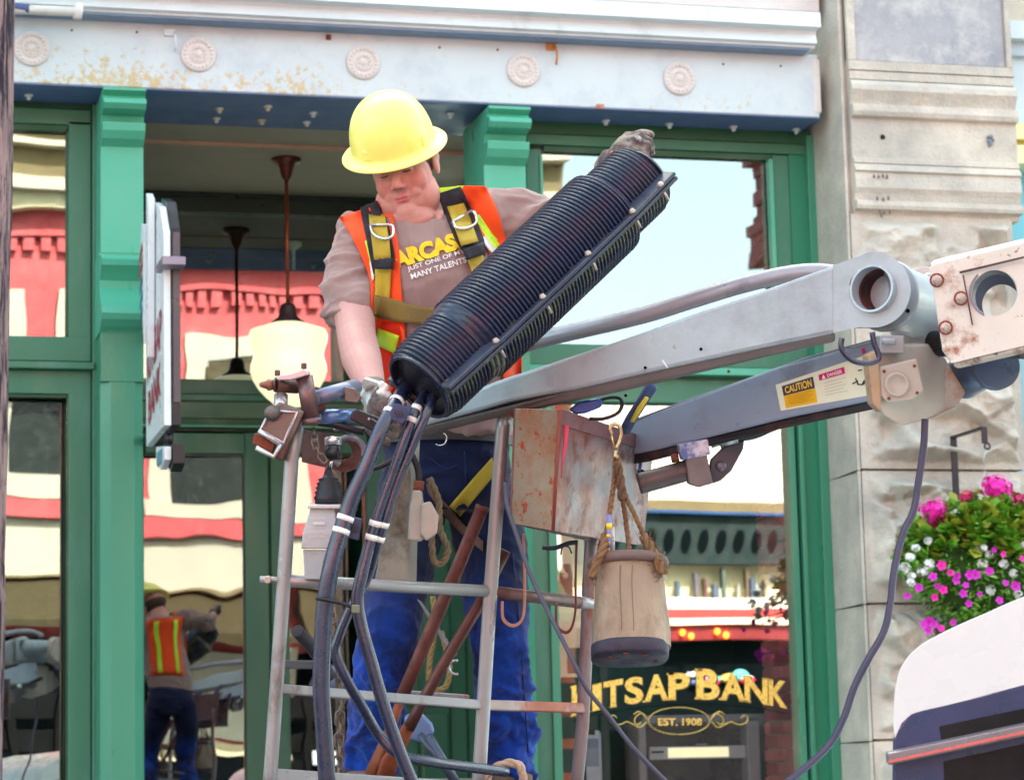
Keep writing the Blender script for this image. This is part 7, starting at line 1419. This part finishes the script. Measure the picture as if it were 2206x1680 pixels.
# ------------------------------------------------------------------ gold lettering on the shop window
GP = FY + .046
LT = MB()
def lw_pt(u, v): return A(u, v, GP)
gold_chars = [('K', 1232, 1272), ('I', 1276, 1296), ('T', 1300, 1342), ('S', 1346, 1386), ('A', 1388, 1440), ('P', 1440, 1486), ('B', 1500, 1550), ('A', 1552, 1606), ('N', 1604, 1654), ('K', 1656, 1696)]
def base_v(u): return 1506 + .00052 * (u - 1500) ** 2
glm = MB(); gsh = MB()
for ch, u0, u1 in gold_chars:
    big = ch in 'KB' and u0 in (1232, 1500); hgt = 66 if big else 58; um = (u0 + u1) / 2; vb = base_v(um); sl = .00104 * (um - 1500)
    for mb_, du, dv, off in ((glm, 0, 0, 0), (gsh, 3, 2.5, .002)):
        fn2 = lambda s, t: (lambda u: A(u + du, vb + sl * (u - um) - hgt * t + dv, GP + off))(u0 + (u1 - u0) * s)
        text_on(mb_, ch, fn2, 1, 1, font_off=.035)
        stems = {'K': (.08,), 'I': (.5,), 'T': (.5,), 'P': (.1,), 'B': (.1,), 'A': (.06, .94), 'N': (.1,), 'S': ()}[ch]
        for sx in stems:
            for ty in ((0,) if ch in 'AT' else (0, 1)):
                w_ = .16 if ch != 'I' else .5; a_, b_ = max(-.06, sx - w_), min(1.06, sx + w_); mb_.add([fn2(a_, ty * .93), fn2(b_, ty * .93), fn2(b_, ty * .93 + .07), fn2(a_, ty * .93 + .07)], [(0, 1, 2, 3)])
        if ch == 'N': mb_.add([fn2(.8, .93), fn2(1.1, .93), fn2(1.1, 1), fn2(.8, 1)], [(0, 1, 2, 3)])
glm.build('gold_lettering', M['goldpaint'], RW2); gsh.build('lettering_shadow', mat('letter_shadow', (.02, .03, .02, 1), .6), RW2)
e = MB(); e.tube([A(1463 + 66 * math.cos(t), 1552 + 29 * math.sin(t), GP) for t in [2 * PI * i / 60 for i in range(61)]], .0022, 5, cap=False)
for sg in (1, -1):
    cx_ = 1463
    for pts in (((68, -2), (78, -16), (92, -10), (96, 2), (88, 8), (82, 2)), ((70, 2), (84, 14), (98, 8), (112, 2), (122, 6), (134, 8), (146, 2), (148, -8), (140, -12), (134, -6)), ((72, -8), (86, -20), (98, -14))):
        e.tube(smooth_path([A(cx_ + sg * a, 1552 + b, GP) for a, b in pts], 5), .0026, 5)
e.build('gold_scrollwork', M['goldpaint'], RW2)
for tx, ua, ub in (('EST.', 1418, 1460), ('1908', 1470, 1512)): m = MB(); text_on(m, tx, lambda s, t: A(ua + (ub - ua) * s, 1562 - 16 * t, GP), 1, 1, font_off=.02); m.build('gold_small_lettering', M['goldpaint'], RW2)
m = MB(); m.tube([A(u, base_v(u) + 10, GP + .003) for u in range(1235, 1700, 20)], .0012, 4); m.build('lettering_rule', M['dark'], RW2)
# ------------------------------------------------------------------ behind the window: cash machines, board
def ib(m, u0, v0, u1, v1, Y, th): return fbox(m, u0, v0, u1, v1, Y, th)
T = thing('cash_machine', 'grey framed cash machine with lit strip behind the gold window lettering', 'cash machine', A(1510, 1680, 1.0))
fr = mat('atm_grey', L(150, 146, 150), .5, var=.08)
for q_ in ((1384, 1538, 1648, 1556), (1384, 1556, 1402, 2200), (1620, 1542, 1648, 2200)): m = MB(); ib(m, *q_, 1.0, .25); m.build('frame', fr, T, bevel=.01)
m = MB(); ib(m, 1402, 1556, 1620, 2200, 1.1, .1); m.build('face', mat('atm_dark', L(26, 32, 50), .3), T)
m = MB(); ib(m, 1400, 1606, 1616, 1634, 1.04, .04); m.build('header_panel', mat('atm_header', L(190, 196, 200), .4, var=.05), T, bevel=.004)
m = MB(); ib(m, 1440, 1609, 1570, 1630, 1.035, .01); m.build('lit_strip', mat('lit_strip', (1, .95, .6, 1), .5, emit=(1, .93, .55, 1), estr=.16), T)
m = MB(); ib(m, 1404, 1617, 1430, 1621, 1.034, .01); m.build('slot', M['dark'], T)
m = MB(); ib(m, 1500, 1601, 1524, 1604, 1.05, .01); m.build('badge', fr, T)
T = thing('deposit_machine', 'pale blue white machine with dark slots behind the left edge of the bank window', 'machine', A(1255, 1680, 1.0)); wm = mat('machine_white', L(214, 224, 234), .4, var=.05)
m = MB(); ib(m, 1200, 1572, 1306, 2200, 1.0, .5); m.build('cabinet', wm, T, bevel=.02)
for (q_, mm_) in (((1208, 1612, 1236, 1626), mat('slot_blue', L(70, 120, 190), .4)), ((1212, 1630, 1232, 1640), fr), ((1208, 1650, 1234, 1662), M['dark']), ((1264, 1571, 1282, 1582), M['dark']), ((1262, 1590, 1290, 1650), mat('panel_grey_blue', L(150, 168, 184), .4))): m = MB(); ib(m, *q_, .995, .01); m.build('panel', mm_, T)
T = thing('poster', 'pale framed poster with a dark figure at the left side of the bank window', 'poster', A(1225, 1400, .6)); m = MB(); ib(m, 1195, 1140, 1262, 1458, .6, .01); m.build('sheet', mat('poster_cream', L(228, 226, 190), .6, var=.05, vs_=4), T)
m = MB(); P = [A(u, v, .597) for u, v in ((1203, 1250), (1212, 1215), (1228, 1214), (1236, 1250), (1240, 1300), (1200, 1300))]; m.prism(P, V((0, -.001, 0))); m.build('printed_figure', mat('poster_dark', L(70, 74, 66), .6, var=.3, vs_=14), T); m = MB(); m.lathe([(.02, 0), (.001, .001)], A(1216, 1240, .595), (0, -1, 0), 16); m.build('printed_face', mat('poster_face', L(224, 220, 196), .6), T)
m = MB(); ib(m, 1222, 1395, 1252, 1450, .598, .001); m.build('printed_box', mat('poster_dark', L(70, 74, 66), .6), T)
T = thing('wall_lamp', 'white tubular lamp on the brick return inside the bank window', 'lamp', A(1692, 1060, FY + .3)); m = MB(); p0_, p1_ = A(1688, 1020, FY + .25), A(1690, 1085, FY + .25); m.cyl(V((bx - .04, p0_.y, p0_.z)), V((bx - .04, p0_.y, p1_.z)), .022, 14); m.build('shade', mat('lamp_white', L(220, 220, 220), .4), T); m = MB(); m.cyl(V((bx - .04, p0_.y, p0_.z + .06)), V((bx - .04, p0_.y, p0_.z)), .024, 14); m.build('cap', M['dark'], T)
